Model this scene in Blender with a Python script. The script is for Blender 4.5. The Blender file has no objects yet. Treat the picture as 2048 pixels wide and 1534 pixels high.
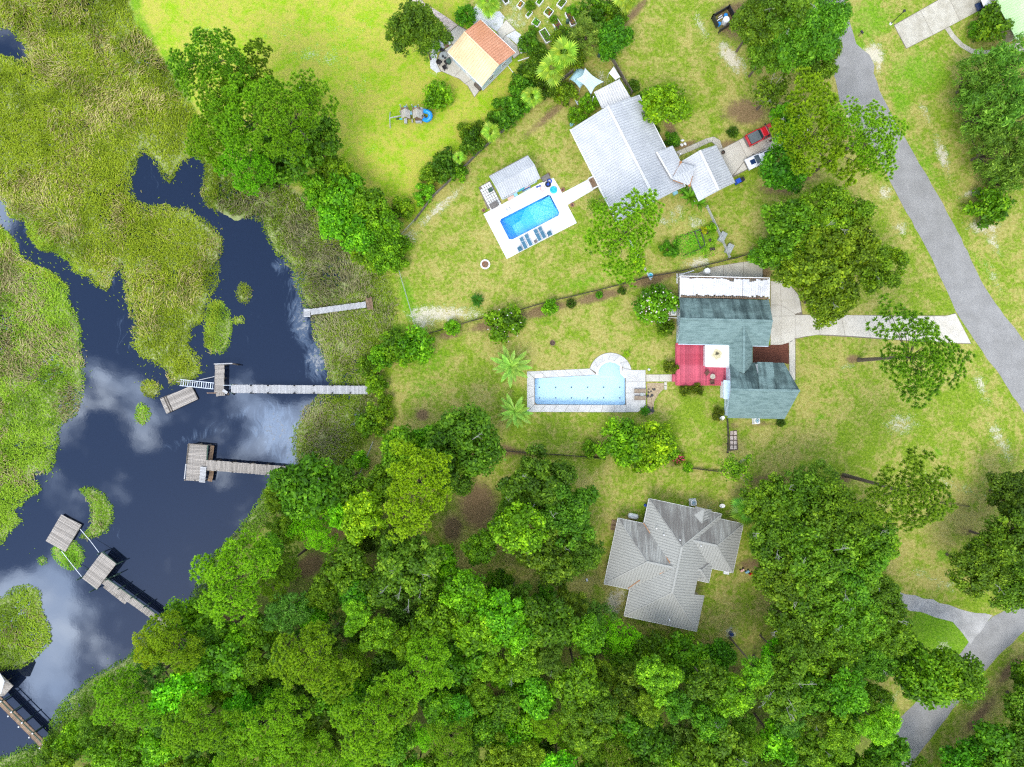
import bpy, math, random
import numpy as np
from mathutils import Vector, Matrix
from mathutils.geometry import tessellate_polygon

# ------------------------------------------------------------------ camera, sky, sun, exposure
SC = bpy.context.scene
COL = SC.collection
S = 12.5          # pixels of the photograph per metre on the ground
H = 112.0         # flying height of the camera
R = math.radians

cam_data = bpy.data.cameras.new('camera')
cam = bpy.data.objects.new('camera', cam_data)
COL.objects.link(cam)
cam.location = (0, 0, H)
cam.rotation_euler = (0, 0, 0)
cam_data.sensor_width = 36.0
cam_data.lens = 36.0 * H / (2048 / S)
cam_data.clip_start = 1.0
cam_data.clip_end = 3000.0
SC.camera = cam

SUN_EL, SUN_AZ = R(58), R(205)      # azimuth clockwise from up-image (+y)
wd = bpy.data.worlds.new('World')
SC.world = wd
wd.use_nodes = True
wt = wd.node_tree
wt.nodes.clear()


class NT:
    """short-hand for building node trees"""
    def __init__(self, tree):
        self.t = tree

    def n(self, typ, ins=None, **props):
        nd = self.t.nodes.new(typ)
        for k, v in props.items():
            setattr(nd, k, v)
        for k, v in (ins or {}).items():
            self.put(nd.inputs[k], v)
        return nd

    def put(self, sock, v):
        if isinstance(v, bpy.types.NodeSocket):
            self.t.links.new(v, sock)
        elif isinstance(v, (tuple, list)) and len(v) == 3 and sock.type == 'RGBA':
            sock.default_value = (*v, 1)
        else:
            sock.default_value = v

    def math(self, op, a, b=0.0, c=None, clamp=False):
        nd = self.n('ShaderNodeMath', operation=op, use_clamp=clamp)
        self.put(nd.inputs[0], a)
        self.put(nd.inputs[1], b)
        if c is not None:
            self.put(nd.inputs[2], c)
        return nd.outputs[0]

    def mix(self, f, a, b, blend='MIX'):
        nd = self.n('ShaderNodeMix', data_type='RGBA', blend_type=blend)
        self.put(nd.inputs[0], f)
        self.put(nd.inputs[6], a)
        self.put(nd.inputs[7], b)
        return nd.outputs[2]

    def noise(self, vec, scale, detail=3, rough=0.55, dist=0.0):
        nd = self.n('ShaderNodeTexNoise', {'Scale': scale, 'Detail': detail, 'Roughness': rough, 'Distortion': dist})
        if vec is not None:
            self.put(nd.inputs['Vector'], vec)
        return nd.outputs['Fac']

    def step(self, x, lo, hi):
        nd = self.n('ShaderNodeMapRange', {'Value': x, 'From Min': lo, 'From Max': hi, 'To Min': 0.0, 'To Max': 1.0}, interpolation_type='SMOOTHSTEP', clamp=True)
        return nd.outputs[0]

    def vmap(self, vec, scale=(1, 1, 1), rot=(0, 0, 0), loc=(0, 0, 0)):
        nd = self.n('ShaderNodeMapping', {'Vector': vec, 'Scale': scale, 'Rotation': rot, 'Location': loc})
        return nd.outputs[0]


w = NT(wt)
sky = w.n('ShaderNodeTexSky', sky_type='NISHITA', sun_disc=False)
sky.sun_elevation = SUN_EL
sky.sun_rotation = SUN_AZ
sky.air_density = 1.0
sky.dust_density = 0.6
sky.ozone_density = 2.5
tc = w.n('ShaderNodeTexCoord')
sep = w.n('ShaderNodeSeparateXYZ', {'Vector': tc.outputs['Generated']})
zz = w.math('MAXIMUM', sep.outputs[2], 0.06)
comb = w.n('ShaderNodeCombineXYZ', {'X': w.math('DIVIDE', sep.outputs[0], zz), 'Y': w.math('DIVIDE', sep.outputs[1], zz), 'Z': 0.0})
CLOUD_LOC = (38.396, 3.433, 1.882)
cv = w.vmap(comb.outputs[0], scale=(1.0, 1.0, 1.0), loc=CLOUD_LOC)
cl = w.noise(cv, 3.2, 7, 0.55, 0.35)
cmask = w.step(cl, 0.495, 0.595)
shade = w.noise(cv, 6.0, 4, 0.5, 0.2)
ccol = w.mix(w.step(shade, 0.35, 0.7), (0.48, 0.55, 0.68), (1.0, 1.0, 1.0))
bg_sky = w.n('ShaderNodeBackground', {'Color': sky.outputs[0], 'Strength': 0.10})
bg_cl = w.n('ShaderNodeBackground', {'Color': ccol, 'Strength': 2.9})
mixb = w.n('ShaderNodeMixShader', {0: cmask, 1: bg_sky.outputs[0], 2: bg_cl.outputs[0]})
wo = w.n('ShaderNodeOutputWorld', {'Surface': mixb.outputs[0]})

sun_data = bpy.data.lights.new('sun', 'SUN')
sun_data.energy = 1.25
sun_data.angle = R(28)
sun_data.color = (1.0, 0.955, 0.88)
sun = bpy.data.objects.new('sun', sun_data)
COL.objects.link(sun)
sd = Vector((math.sin(SUN_AZ) * math.cos(SUN_EL), math.cos(SUN_AZ) * math.cos(SUN_EL), math.sin(SUN_EL)))
sun.rotation_euler = sd.to_track_quat('Z', 'Y').to_euler()
sun.location = (0, 0, 60)

SC.view_settings.view_transform = 'Standard'
SC.view_settings.look = 'None'
SC.view_settings.exposure = 1.04
SC.view_settings.gamma = 1.0
SC.view_settings.use_curve_mapping = False
SC.render.engine = 'CYCLES'
cy = SC.cycles
cy.max_bounces = 5
cy.diffuse_bounces = 3
cy.glossy_bounces = 2
cy.transmission_bounces = 2
cy.transparent_max_bounces = 6
cy.use_denoising = False
cy.filter_width = 1.25
cy.sample_clamp_indirect = 6.0
cy.caustics_reflective = False
cy.caustics_refractive = False

# ------------------------------------------------------------------ helpers
RNG = np.random.default_rng(11)
random.seed(5)
ORG = {}          # world origin of every parent object that is built in world coordinates


def G(px, py, z=0.0):
    """world point that stands at height z over the spot the photograph shows at (px, py)"""
    k = (H - z) / H
    return Vector(((px - 1024) / S * k, (767 - py) / S * k, z))


def tag(o, label=None, cat=None, group=None, kind=None):
    if label: o['label'] = label
    if cat: o['category'] = cat
    if group: o['group'] = group
    if kind: o['kind'] = kind
    return o


def thing(name, loc, label, cat, group=None, rz=0.0):
    o = bpy.data.objects.new(name, None)
    o.empty_display_size = 0.3
    COL.objects.link(o)
    o.location = loc
    o.rotation_euler = (0, 0, rz)
    ORG[o.name] = Vector(loc) if rz == 0.0 else Vector((0, 0, 0))
    return tag(o, label, cat, group)


def link(name, me, parent=None, mat=None):
    o = bpy.data.objects.new(name, me)
    COL.objects.link(o)
    if mat is not None and not me.materials:
        me.materials.append(mat)
    if parent is not None:
        o.parent = parent
        ORG[o.name] = ORG.get(parent.name, Vector((0, 0, 0)))
    else:
        ORG[o.name] = Vector((0, 0, 0))
    return o


def np_mesh(name, verts, faces, mat, tint=None, smooth=False):
    """verts (n,3), faces (m,k) of one size"""
    verts = np.asarray(verts, dtype=np.float32)
    faces = np.asarray(faces, dtype=np.int32)
    me = bpy.data.meshes.new(name)
    me.vertices.add(len(verts))
    me.vertices.foreach_set('co', verts.ravel())
    m, k = faces.shape
    me.loops.add(m * k)
    me.loops.foreach_set('vertex_index', faces.ravel())
    me.polygons.add(m)
    me.polygons.foreach_set('loop_start', np.arange(0, m * k, k, dtype=np.int32))
    try:
        me.polygons.foreach_set('loop_total', np.full(m, k, dtype=np.int32))
    except Exception:
        pass
    if smooth:
        me.polygons.foreach_set('use_smooth', np.ones(m, dtype=bool))
    if tint is not None:
        a = me.attributes.new('tint', 'FLOAT', 'POINT')
        a.data.foreach_set('value', np.asarray(tint, dtype=np.float32))
    me.update(calc_edges=True)
    me.materials.append(mat)
    return me


class MB:
    """collects shapes and links them as one mesh object"""
    def __init__(self):
        self.v, self.f = [], []

    def add(self, vs, fs):
        b = len(self.v)
        self.v += [Vector(p) for p in vs]
        self.f += [tuple(i + b for i in f) for f in fs]
        return self

    def box(self, c, s, rz=0.0, taper=1.0, m=None):
        hx, hy, hz = s[0] / 2, s[1] / 2, s[2] / 2
        q = [(-hx, -hy, -hz), (hx, -hy, -hz), (hx, hy, -hz), (-hx, hy, -hz),
             (-hx * taper, -hy * taper, hz), (hx * taper, -hy * taper, hz), (hx * taper, hy * taper, hz), (-hx * taper, hy * taper, hz)]
        M = m if m is not None else Matrix.Rotation(rz, 3, 'Z')
        c = Vector(c)
        return self.add([M @ Vector(p) + c for p in q],
                        [(3, 2, 1, 0), (4, 5, 6, 7), (0, 1, 5, 4), (1, 2, 6, 5), (2, 3, 7, 6), (3, 0, 4, 7)])

    def frustum(self, r0, r1, z0, z1):
        """two rectangles (x0,x1,y0,y1) joined"""
        a = [(r0[0], r0[2], z0), (r0[1], r0[2], z0), (r0[1], r0[3], z0), (r0[0], r0[3], z0)]
        b = [(r1[0], r1[2], z1), (r1[1], r1[2], z1), (r1[1], r1[3], z1), (r1[0], r1[3], z1)]
        return self.add(a + b, [(3, 2, 1, 0), (4, 5, 6, 7), (0, 1, 5, 4), (1, 2, 6, 5), (2, 3, 7, 6), (3, 0, 4, 7)])

    def beam(self, a, b, wd_, ht):
        """bar from a to b, width wd_, height ht, its axis in the middle"""
        a, b = Vector(a), Vector(b)
        d = (b - a)
        L = d.length
        if L < 1e-6:
            return self
        d.normalize()
        up = Vector((0, 0, 1)) if abs(d.z) < 0.95 else Vector((0, 1, 0))
        s = d.cross(up).normalized()
        u = s.cross(d).normalized()
        s *= wd_ / 2
        u *= ht / 2
        q = [a - s - u, a + s - u, a + s + u, a - s + u, b - s - u, b + s - u, b + s + u, b - s + u]
        return self.add(q, [(0, 1, 2, 3), (7, 6, 5, 4), (0, 4, 5, 1), (1, 5, 6, 2), (2, 6, 7, 3), (3, 7, 4, 0)])

    def tube(self, pts, rad, n=7, cap=True):
        pts = [Vector(p) for p in pts]
        rad = rad if isinstance(rad, (list, tuple)) else [rad] * len(pts)
        vs, fs = [], []
        for i, p in enumerate(pts):
            d = (pts[min(i + 1, len(pts) - 1)] - pts[max(i - 1, 0)]).normalized()
            up = Vector((0, 0, 1)) if abs(d.z) < 0.9 else Vector((1, 0, 0))
            s = d.cross(up).normalized()
            u = s.cross(d)
            for k in range(n):
                a = 2 * math.pi * k / n
                vs.append(p + (s * math.cos(a) + u * math.sin(a)) * rad[i])
        for i in range(len(pts) - 1):
            for k in range(n):
                fs.append((i * n + k, i * n + (k + 1) % n, (i + 1) * n + (k + 1) % n, (i + 1) * n + k))
        if cap:
            fs.append(tuple(range(n - 1, -1, -1)))
            fs.append(tuple((len(pts) - 1) * n + k for k in range(n)))
        return self.add(vs, fs)

    def lathe(self, c, prof, n=16):
        """profile [(r,z)...] around the vertical axis through c"""
        c = Vector(c)
        vs, fs = [], []
        for r, z in prof:
            for k in range(n):
                a = 2 * math.pi * k / n
                vs.append(c + Vector((r * math.cos(a), r * math.sin(a), z)))
        for i in range(len(prof) - 1):
            for k in range(n):
                fs.append((i * n + k, i * n + (k + 1) % n, (i + 1) * n + (k + 1) % n, (i + 1) * n + k))
        fs.append(tuple(range(n - 1, -1, -1)))
        fs.append(tuple((len(prof) - 1) * n + k for k in range(n)))
        return self.add(vs, fs)

    def torus(self, c, R0, r, n=20, m=8, sq=1.0):
        c = Vector(c)
        vs, fs = [], []
        for i in range(n):
            a = 2 * math.pi * i / n
            for j in range(m):
                b = 2 * math.pi * j / m
                rr = R0 + r * math.cos(b)
                vs.append(c + Vector((rr * math.cos(a), rr * math.sin(a), r * sq * math.sin(b))))
        for i in range(n):
            for j in range(m):
                fs.append((i * m + j, ((i + 1) % n) * m + j, ((i + 1) % n) * m + (j + 1) % m, i * m + (j + 1) % m))
        return self.add(vs, fs)

    def prism(self, poly, z0, z1):
        """vertical prism over a 2-D outline (any winding); z may be numbers"""
        p = [(q[0], q[1]) for q in poly]
        ar = sum(p[i][0] * p[(i + 1) % len(p)][1] - p[(i + 1) % len(p)][0] * p[i][1] for i in range(len(p)))
        if ar < 0:
            p = p[::-1]
        n = len(p)
        vs = [(x, y, z0) for x, y in p] + [(x, y, z1) for x, y in p]
        fs = [(i, (i + 1) % n, n + (i + 1) % n, n + i) for i in range(n)]
        tris = tessellate_polygon([[Vector((x, y, 0)) for x, y in p]])
        for t in tris:
            a, b, c = t
            cr = (p[b][0] - p[a][0]) * (p[c][1] - p[a][1]) - (p[b][1] - p[a][1]) * (p[c][0] - p[a][0])
            if cr < 0:
                a, c = c, a
            fs.append((n + a, n + b, n + c))
            fs.append((c, b, a))
        return self.add(vs, fs)

    def ring(self, outer, hole, z0, z1):
        """slab with a hole"""
        o = [(q[0], q[1]) for q in outer]
        h = [(q[0], q[1]) for q in hole]
        allp = o + h
        n, m = len(o), len(h)
        vs = [(x, y, z1) for x, y in allp] + [(x, y, z0) for x, y in allp]
        fs = []
        for t in tessellate_polygon([[Vector((x, y, 0)) for x, y in o], [Vector((x, y, 0)) for x, y in h]]):
            a, b, c = t
            cr = (allp[b][0] - allp[a][0]) * (allp[c][1] - allp[a][1]) - (allp[b][1] - allp[a][1]) * (allp[c][0] - allp[a][0])
            if cr < 0:
                a, c = c, a
            fs.append((a, b, c))
        t = n + m
        for i in range(n):
            fs.append((i, (i + 1) % n, t + (i + 1) % n, t + i))
        for i in range(m):
            fs.append((n + i, n + (i + 1) % m, t + n + (i + 1) % m, t + n + i))
        return self.add(vs, fs)

    def slab(self, pts, th):
        """planar (or nearly) polygon in space, thickened downwards"""
        pts = [Vector(p) for p in pts]
        n = len(pts)
        nr = Vector((0, 0, 0))
        for i in range(n):
            nr += pts[i].cross(pts[(i + 1) % n])
        if nr.z < 0:
            pts = pts[::-1]
            nr = -nr
        nr.normalize()
        lo = [p - nr * th for p in pts]
        fs = [(i, (i + 1) % n, n + (i + 1) % n, n + i)[::-1] for i in range(n)]
        if n <= 4:
            fs += [tuple(range(n)), tuple(range(2 * n - 1, n - 1, -1))]
        else:
            for a, b, c in tessellate_polygon([pts]):
                if (pts[b] - pts[a]).cross(pts[c] - pts[a]).dot(nr) < 0:
                    a, c = c, a
                fs += [(a, b, c), (n + c, n + b, n + a)]
        return self.add(pts + lo, fs)

    def ribs(self, pts, spacing, wd_, ht):
        """raised seams running up the slope of a planar polygon"""
        pts = [Vector(p) for p in pts]
        n = len(pts)
        nr = Vector((0, 0, 0))
        for i in range(n):
            nr += pts[i].cross(pts[(i + 1) % n])
        if nr.z < 0:
            nr = -nr
        nr.normalize()
        d = Vector((0, 0, 1)) - nr * nr.z
        if d.length < 1e-4:
            d = (pts[1] - pts[0])
        d.normalize()
        e = nr.cross(d)
        o = pts[0]
        q = [((p - o).dot(e), (p - o).dot(d)) for p in pts]
        lo, hi = min(a for a, _ in q), max(a for a, _ in q)
        x = lo + spacing * 0.5
        while x < hi:
            ys = []
            for i in range(n):
                (x0, y0), (x1, y1) = q[i], q[(i + 1) % n]
                if (x0 <= x < x1) or (x1 <= x < x0):
                    ys.append(y0 + (y1 - y0) * (x - x0) / (x1 - x0))
            ys.sort()
            for a, b in zip(ys[::2], ys[1::2]):
                if b - a > 0.15:
                    a3, b3 = o + e * x + d * (a + 0.01), o + e * x + d * (b - 0.01)
                    s = e * wd_ / 2
                    u = nr * ht
                    self.add([a3 - s, a3 + s, a3 + s * 0.5 + u, a3 - s * 0.5 + u, b3 - s, b3 + s, b3 + s * 0.5 + u, b3 - s * 0.5 + u],
                             [(0, 1, 2, 3), (7, 6, 5, 4), (1, 5, 6, 2), (2, 6, 7, 3), (3, 7, 4, 0)])
            x += spacing
        return self

    def build(self, name, mat, parent=None, smooth=False, off=None):
        o_ = off if off is not None else (ORG[parent.name] if parent is not None else Vector((0, 0, 0)))
        me = bpy.data.meshes.new(name)
        me.from_pydata([tuple(p - o_) for p in self.v], [], self.f)
        if smooth:
            me.polygons.foreach_set('use_smooth', [True] * len(me.polygons))
        me.update()
        return link(name, me, parent, mat)


def child_copy(src_mesh, name, parent, loc, rz=0.0, scale=(1, 1, 1), rot=None):
    """a piece that shares its mesh with its likes; loc in world coordinates of an unrotated parent"""
    o = bpy.data.objects.new(name, src_mesh)
    COL.objects.link(o)
    o.parent = parent
    o.location = Vector(loc) - ORG.get(parent.name, Vector((0, 0, 0)))
    o.rotation_euler = rot if rot is not None else (0, 0, rz)
    o.scale = scale
    ORG[o.name] = ORG.get(parent.name, Vector((0, 0, 0)))
    return o


def pts(lst, z=0.0):
    return [G(a, b, z) for a, b in lst]


# ------------------------------------------------------------------ materials
MATS = {}


def newmat(name):
    m = bpy.data.materials.new(name)
    m.use_nodes = True
    m.node_tree.nodes.clear()
    k = NT(m.node_tree)
    MATS[name] = m
    return m, k


def finish(k, bsdf, disp=None):
    k.n('ShaderNodeOutputMaterial', {'Surface': bsdf})


def bumped(k, height, strength=0.3, dist=0.02):
    return k.n('ShaderNodeBump', {'Height': height, 'Strength': strength, 'Distance': dist}).outputs[0]


def plain(name, c1, c2=None, scale=3.0, rough=0.7, metal=0.0, bump=0.15, var=0.06, spec=0.4, stretch=None, coat=0.0, lo=0.35, hi=0.65):
    """two colours mixed by noise, a little variation from piece to piece"""
    m, k = newmat(name)
    c2 = c2 or tuple(min(1, x * 1.18) for x in c1)
    t = k.n('ShaderNodeTexCoord')
    vec = t.outputs['Object']
    if stretch:
        vec = k.vmap(vec, scale=stretch)
    n1 = k.noise(vec, scale, 5, 0.6)
    col = k.mix(k.step(n1, lo, hi), c1, c2)
    oi = k.n('ShaderNodeObjectInfo')
    br = k.math('MULTIPLY_ADD', oi.outputs['Random'], var * 2, 1 - var)
    hsv = k.n('ShaderNodeHueSaturation', {'Color': col, 'Value': br})
    n2 = k.noise(vec, scale * 7, 3, 0.6)
    p = k.n('ShaderNodeBsdfPrincipled', {'Base Color': hsv.outputs[0], 'Roughness': rough, 'Metallic': metal, 'Specular IOR Level': spec, 'Coat Weight': coat})
    if bump:
        k.put(p.inputs['Normal'], bumped(k, n2, bump, 0.02))
    finish(k, p.outputs[0])
    return m


def leafmat(name, dark, mid, light, trans=0.30, rough=0.55):
    """leaf colour from the per-leaf tint, times the object's own colour"""
    m, k = newmat(name)
    at = k.n('ShaderNodeAttribute', attribute_name='tint')
    f = at.outputs['Fac']
    c = k.mix(k.step(f, 0.0, 0.55), dark, mid)
    c = k.mix(k.step(f, 0.5, 1.0), c, light)
    oi = k.n('ShaderNodeObjectInfo')
    c = k.mix(1.0, c, oi.outputs['Color'], 'MULTIPLY')
    hs = k.n('ShaderNodeHueSaturation', {'Color': c, 'Hue': k.math('MULTIPLY_ADD', oi.outputs['Random'], 0.034, 0.483),
                                         'Value': k.math('MULTIPLY_ADD', oi.outputs['Random'], 0.4, 0.8)})
    p = k.n('ShaderNodeBsdfPrincipled', {'Base Color': hs.outputs[0], 'Roughness': rough, 'Specular IOR Level': 0.25})
    tr = k.n('ShaderNodeBsdfTranslucent', {'Color': hs.outputs[0]})
    mx = k.n('ShaderNodeMixShader', {0: trans, 1: p.outputs[0], 2: tr.outputs[0]})
    finish(k, mx.outputs[0])
    return m


M = MATS
leafmat('leaf_broad', (0.036, 0.090, 0.003), (0.118, 0.265, 0.004), (0.320, 0.520, 0.014))
leafmat('leaf_oak', (0.040, 0.090, 0.004), (0.122, 0.235, 0.006), (0.310, 0.460, 0.020))
leafmat('leaf_pine', (0.050, 0.110, 0.004), (0.205, 0.410, 0.006), (0.500, 0.760, 0.022), trans=0.4)
leafmat('leaf_cedar', (0.035, 0.085, 0.010), (0.095, 0.200, 0.015), (0.230, 0.370, 0.045))
leafmat('leaf_palm', (0.06, 0.13, 0.015), (0.22, 0.40, 0.03), (0.46, 0.62, 0.06), rough=0.4)
leafmat('leaf_reed', (0.180, 0.270, 0.045), (0.350, 0.530, 0.045), (0.620, 0.800, 0.110), trans=0.4)
leafmat('leaf_straw', (0.24, 0.21, 0.11), (0.44, 0.39, 0.24), (0.62, 0.56, 0.38), trans=0.15)
leafmat('petal', (0.55, 0.35, 0.4), (0.75, 0.6, 0.62), (0.9, 0.85, 0.82))
leafmat('leaf_garden', (0.03, 0.10, 0.006), (0.09, 0.22, 0.01), (0.20, 0.38, 0.02))

plain('bark', (0.075, 0.055, 0.04), (0.16, 0.125, 0.095), 2.5, 0.95, bump=0.6, stretch=(1, 1, 0.25))
plain('bark_pale', (0.24, 0.23, 0.20), (0.38, 0.36, 0.32), 3, 0.9)
plain('metal_seam', (0.33, 0.34, 0.35), (0.40, 0.41, 0.415), 0.6, 0.5, var=0)
plain('metal_salmon_glare_seam', (0.58, 0.41, 0.22), (0.66, 0.48, 0.27), 0.6, 0.5, var=0)  # seam tone to go with the painted sun glare
plain('metal_salmon_seam', (0.45, 0.195, 0.10), (0.52, 0.24, 0.13), 0.6, 0.5, var=0)
plain('metal_grey_seam', (0.20, 0.20, 0.178), (0.25, 0.25, 0.222), 0.6, 0.6, var=0)
plain('metal_white', (0.41, 0.42, 0.43), (0.49, 0.50, 0.505), 0.35, 0.42, var=0.0, spec=0.5, bump=0.03)
plain('metal_white_ridge', (0.52, 0.51, 0.485), (0.60, 0.59, 0.56), 0.5, 0.5, var=0.0)
plain('metal_salmon_glare', (0.66, 0.48, 0.27), (0.74, 0.56, 0.33), 0.4, 0.45, var=0.0, bump=0.03)  # salmon roof metal with sun glare put into the colour
plain('metal_salmon', (0.52, 0.235, 0.125), (0.60, 0.29, 0.165), 0.4, 0.45, var=0.0, bump=0.03)
plain('metal_green', (0.38, 0.58, 0.27), (0.46, 0.66, 0.34), 0.4, 0.45, var=0.0)
plain('siding_blue', (0.50, 0.62, 0.70), (0.58, 0.69, 0.76), 1.5, 0.7, stretch=(1, 1, 8))
plain('siding_white', (0.72, 0.73, 0.72), (0.8, 0.8, 0.79), 1.5, 0.7)
plain('siding_tan', (0.45, 0.40, 0.32), (0.52, 0.47, 0.38), 1.5, 0.7)
plain('white_paint', (0.74, 0.74, 0.73), (0.82, 0.82, 0.81), 2, 0.5)
plain('window_glass', (0.015, 0.03, 0.035), (0.03, 0.05, 0.055), 1, 0.08, spec=0.6, bump=0)
plain('wood_grey', (0.20, 0.17, 0.14), (0.40, 0.37, 0.33), 2.2, 0.9, bump=0.4, var=0.22, stretch=(1, 6, 1))
plain('wood_pale', (0.30, 0.30, 0.30), (0.46, 0.46, 0.46), 2.5, 0.85, bump=0.3, var=0.14, stretch=(1, 6, 1))
plain('wood_brown', (0.16, 0.10, 0.06), (0.28, 0.19, 0.12), 2.0, 0.85, bump=0.3, var=0.2)
plain('wood_dark', (0.035, 0.028, 0.022), (0.08, 0.065, 0.05), 2, 0.9, bump=0.3)
plain('wood_green', (0.03, 0.07, 0.05), (0.07, 0.12, 0.09), 2, 0.85)
plain('wood_fence', (0.10, 0.085, 0.07), (0.20, 0.175, 0.145), 2.5, 0.9, bump=0.3, var=0.25)
plain('deck_red', (0.42, 0.045, 0.075), (0.56, 0.10, 0.145), 1.2, 0.6, var=0.22, stretch=(1, 0.3, 1))
plain('deck_red_joist', (0.12, 0.02, 0.02))
plain('pool_deck', (0.64, 0.635, 0.63), (0.70, 0.695, 0.69), 0.6, 0.7, var=0.0, bump=0.05)
plain('concrete', (0.37, 0.34, 0.265), (0.46, 0.43, 0.35), 0.7, 0.85, bump=0.15, var=0.07)
plain('concrete_grey', (0.46, 0.455, 0.43), (0.53, 0.525, 0.50), 0.8, 0.85, bump=0.12, var=0.05)
plain('concrete_light', (0.46, 0.425, 0.35), (0.53, 0.495, 0.42), 0.5, 0.85, bump=0.12, var=0.05)
plain('joint', (0.14, 0.12, 0.09), (0.2, 0.17, 0.13), 2, 0.95)
plain('paver_pink', (0.50, 0.40, 0.33), (0.60, 0.50, 0.42), 1.2, 0.85, var=0.1)
plain('stone_white', (0.62, 0.62, 0.60), (0.76, 0.76, 0.74), 4, 0.9, bump=0.5)
plain('chainlink', (0.40, 0.42, 0.42), (0.5, 0.52, 0.52), 3, 0.45, metal=0.6)
plain('black_metal', (0.018, 0.018, 0.02), (0.03, 0.03, 0.032), 3, 0.5)
plain('wicker_black', (0.012, 0.011, 0.011), (0.035, 0.03, 0.028), 18, 0.7, bump=0.5)
plain('wicker_brown', (0.10, 0.045, 0.03), (0.16, 0.075, 0.05), 14, 0.7, bump=0.4)
plain('box_grey', (0.12, 0.11, 0.10), (0.17, 0.155, 0.14), 3, 0.7)
plain('box_brown', (0.09, 0.065, 0.05), (0.13, 0.10, 0.08), 3, 0.7)
plain('panel_grey', (0.27, 0.29, 0.27), (0.36, 0.38, 0.36), 2, 0.8)
plain('sling_blue', (0.045, 0.13, 0.20), (0.06, 0.17, 0.25), 6, 0.8, bump=0.2)
plain('sling_tan', (0.22, 0.17, 0.12), (0.30, 0.24, 0.17), 6, 0.8, bump=0.2)
plain('float_blue', (0.01, 0.05, 0.35), (0.02, 0.08, 0.45), 3, 0.35)
plain('float_turquoise', (0.02, 0.42, 0.55), (0.03, 0.52, 0.62), 3, 0.35)
plain('float_pink', (0.70, 0.38, 0.32), (0.80, 0.5, 0.42), 3, 0.4)
plain('plastic_blue', (0.01, 0.22, 0.62), (0.015, 0.30, 0.72), 2, 0.3, bump=0.02)
plain('plastic_lightblue', (0.22, 0.45, 0.55), (0.3, 0.55, 0.65), 2, 0.35)
plain('rubber', (0.012, 0.012, 0.012), (0.02, 0.02, 0.02), 5, 0.8)
plain('terracotta', (0.22, 0.10, 0.06), (0.3, 0.15, 0.09), 4, 0.8)
plain('soil', (0.06, 0.04, 0.028), (0.13, 0.09, 0.065), 3, 0.95, bump=0.6)
plain('mulch_red', (0.075, 0.022, 0.012), (0.16, 0.055, 0.03), 7, 0.95, bump=0.8, lo=0.4, hi=0.6)
plain('mulch_dark', (0.03, 0.03, 0.032), (0.09, 0.09, 0.09), 4, 0.9, bump=0.4)
plain('car_red', (0.50, 0.008, 0.015), (0.55, 0.012, 0.02), 1, 0.25, coat=0.6, bump=0, var=0)
plain('car_white', (0.74, 0.75, 0.77), (0.78, 0.79, 0.80), 1, 0.25, coat=0.6, bump=0, var=0)
plain('car_blue', (0.01, 0.03, 0.10), (0.015, 0.04, 0.13), 1, 0.3, coat=0.5, bump=0, var=0)
plain('vinyl_grey', (0.09, 0.11, 0.115), (0.12, 0.14, 0.145), 4, 0.6)
plain('chrome', (0.6, 0.6, 0.62), None, 2, 0.2, metal=0.9, bump=0)
plain('sail_grey', (0.42, 0.52, 0.57), (0.48, 0.58, 0.63), 1, 0.85, bump=0.05)
plain('sail_blue', (0.30, 0.50, 0.56), (0.40, 0.60, 0.65), 1, 0.7)
plain('tarp_white', (0.60, 0.60, 0.61), (0.72, 0.72, 0.73), 1, 0.6)
plain('tank_white', (0.72, 0.72, 0.70), (0.78, 0.78, 0.76), 1, 0.5)
plain('aluminium', (0.50, 0.55, 0.60), (0.6, 0.65, 0.7), 2, 0.45, metal=0.5)
plain('rope_white', (0.7, 0.72, 0.75), None, 2, 0.7)
plain('ember', (0.35, 0.13, 0.05), (0.16, 0.11, 0.08), 5, 0.9, bump=0.6)
plain('head_light', (0.7, 0.72, 0.75), None, 2, 0.15, bump=0)
plain('tail_light', (0.35, 0.01, 0.01), None, 2, 0.2, bump=0)
plain('flowers_orange', (0.5, 0.2, 0.02), (0.65, 0.35, 0.05), 8, 0.8)
plain('flat_roof', (0.74, 0.74, 0.74), (0.82, 0.82, 0.82), 0.6, 0.7, var=0)
plain('rust', (0.32, 0.13, 0.04), (0.42, 0.2, 0.08), 3, 0.9)
plain('pool_head', (0.02, 0.04, 0.06), None, 2, 0.5)

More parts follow.
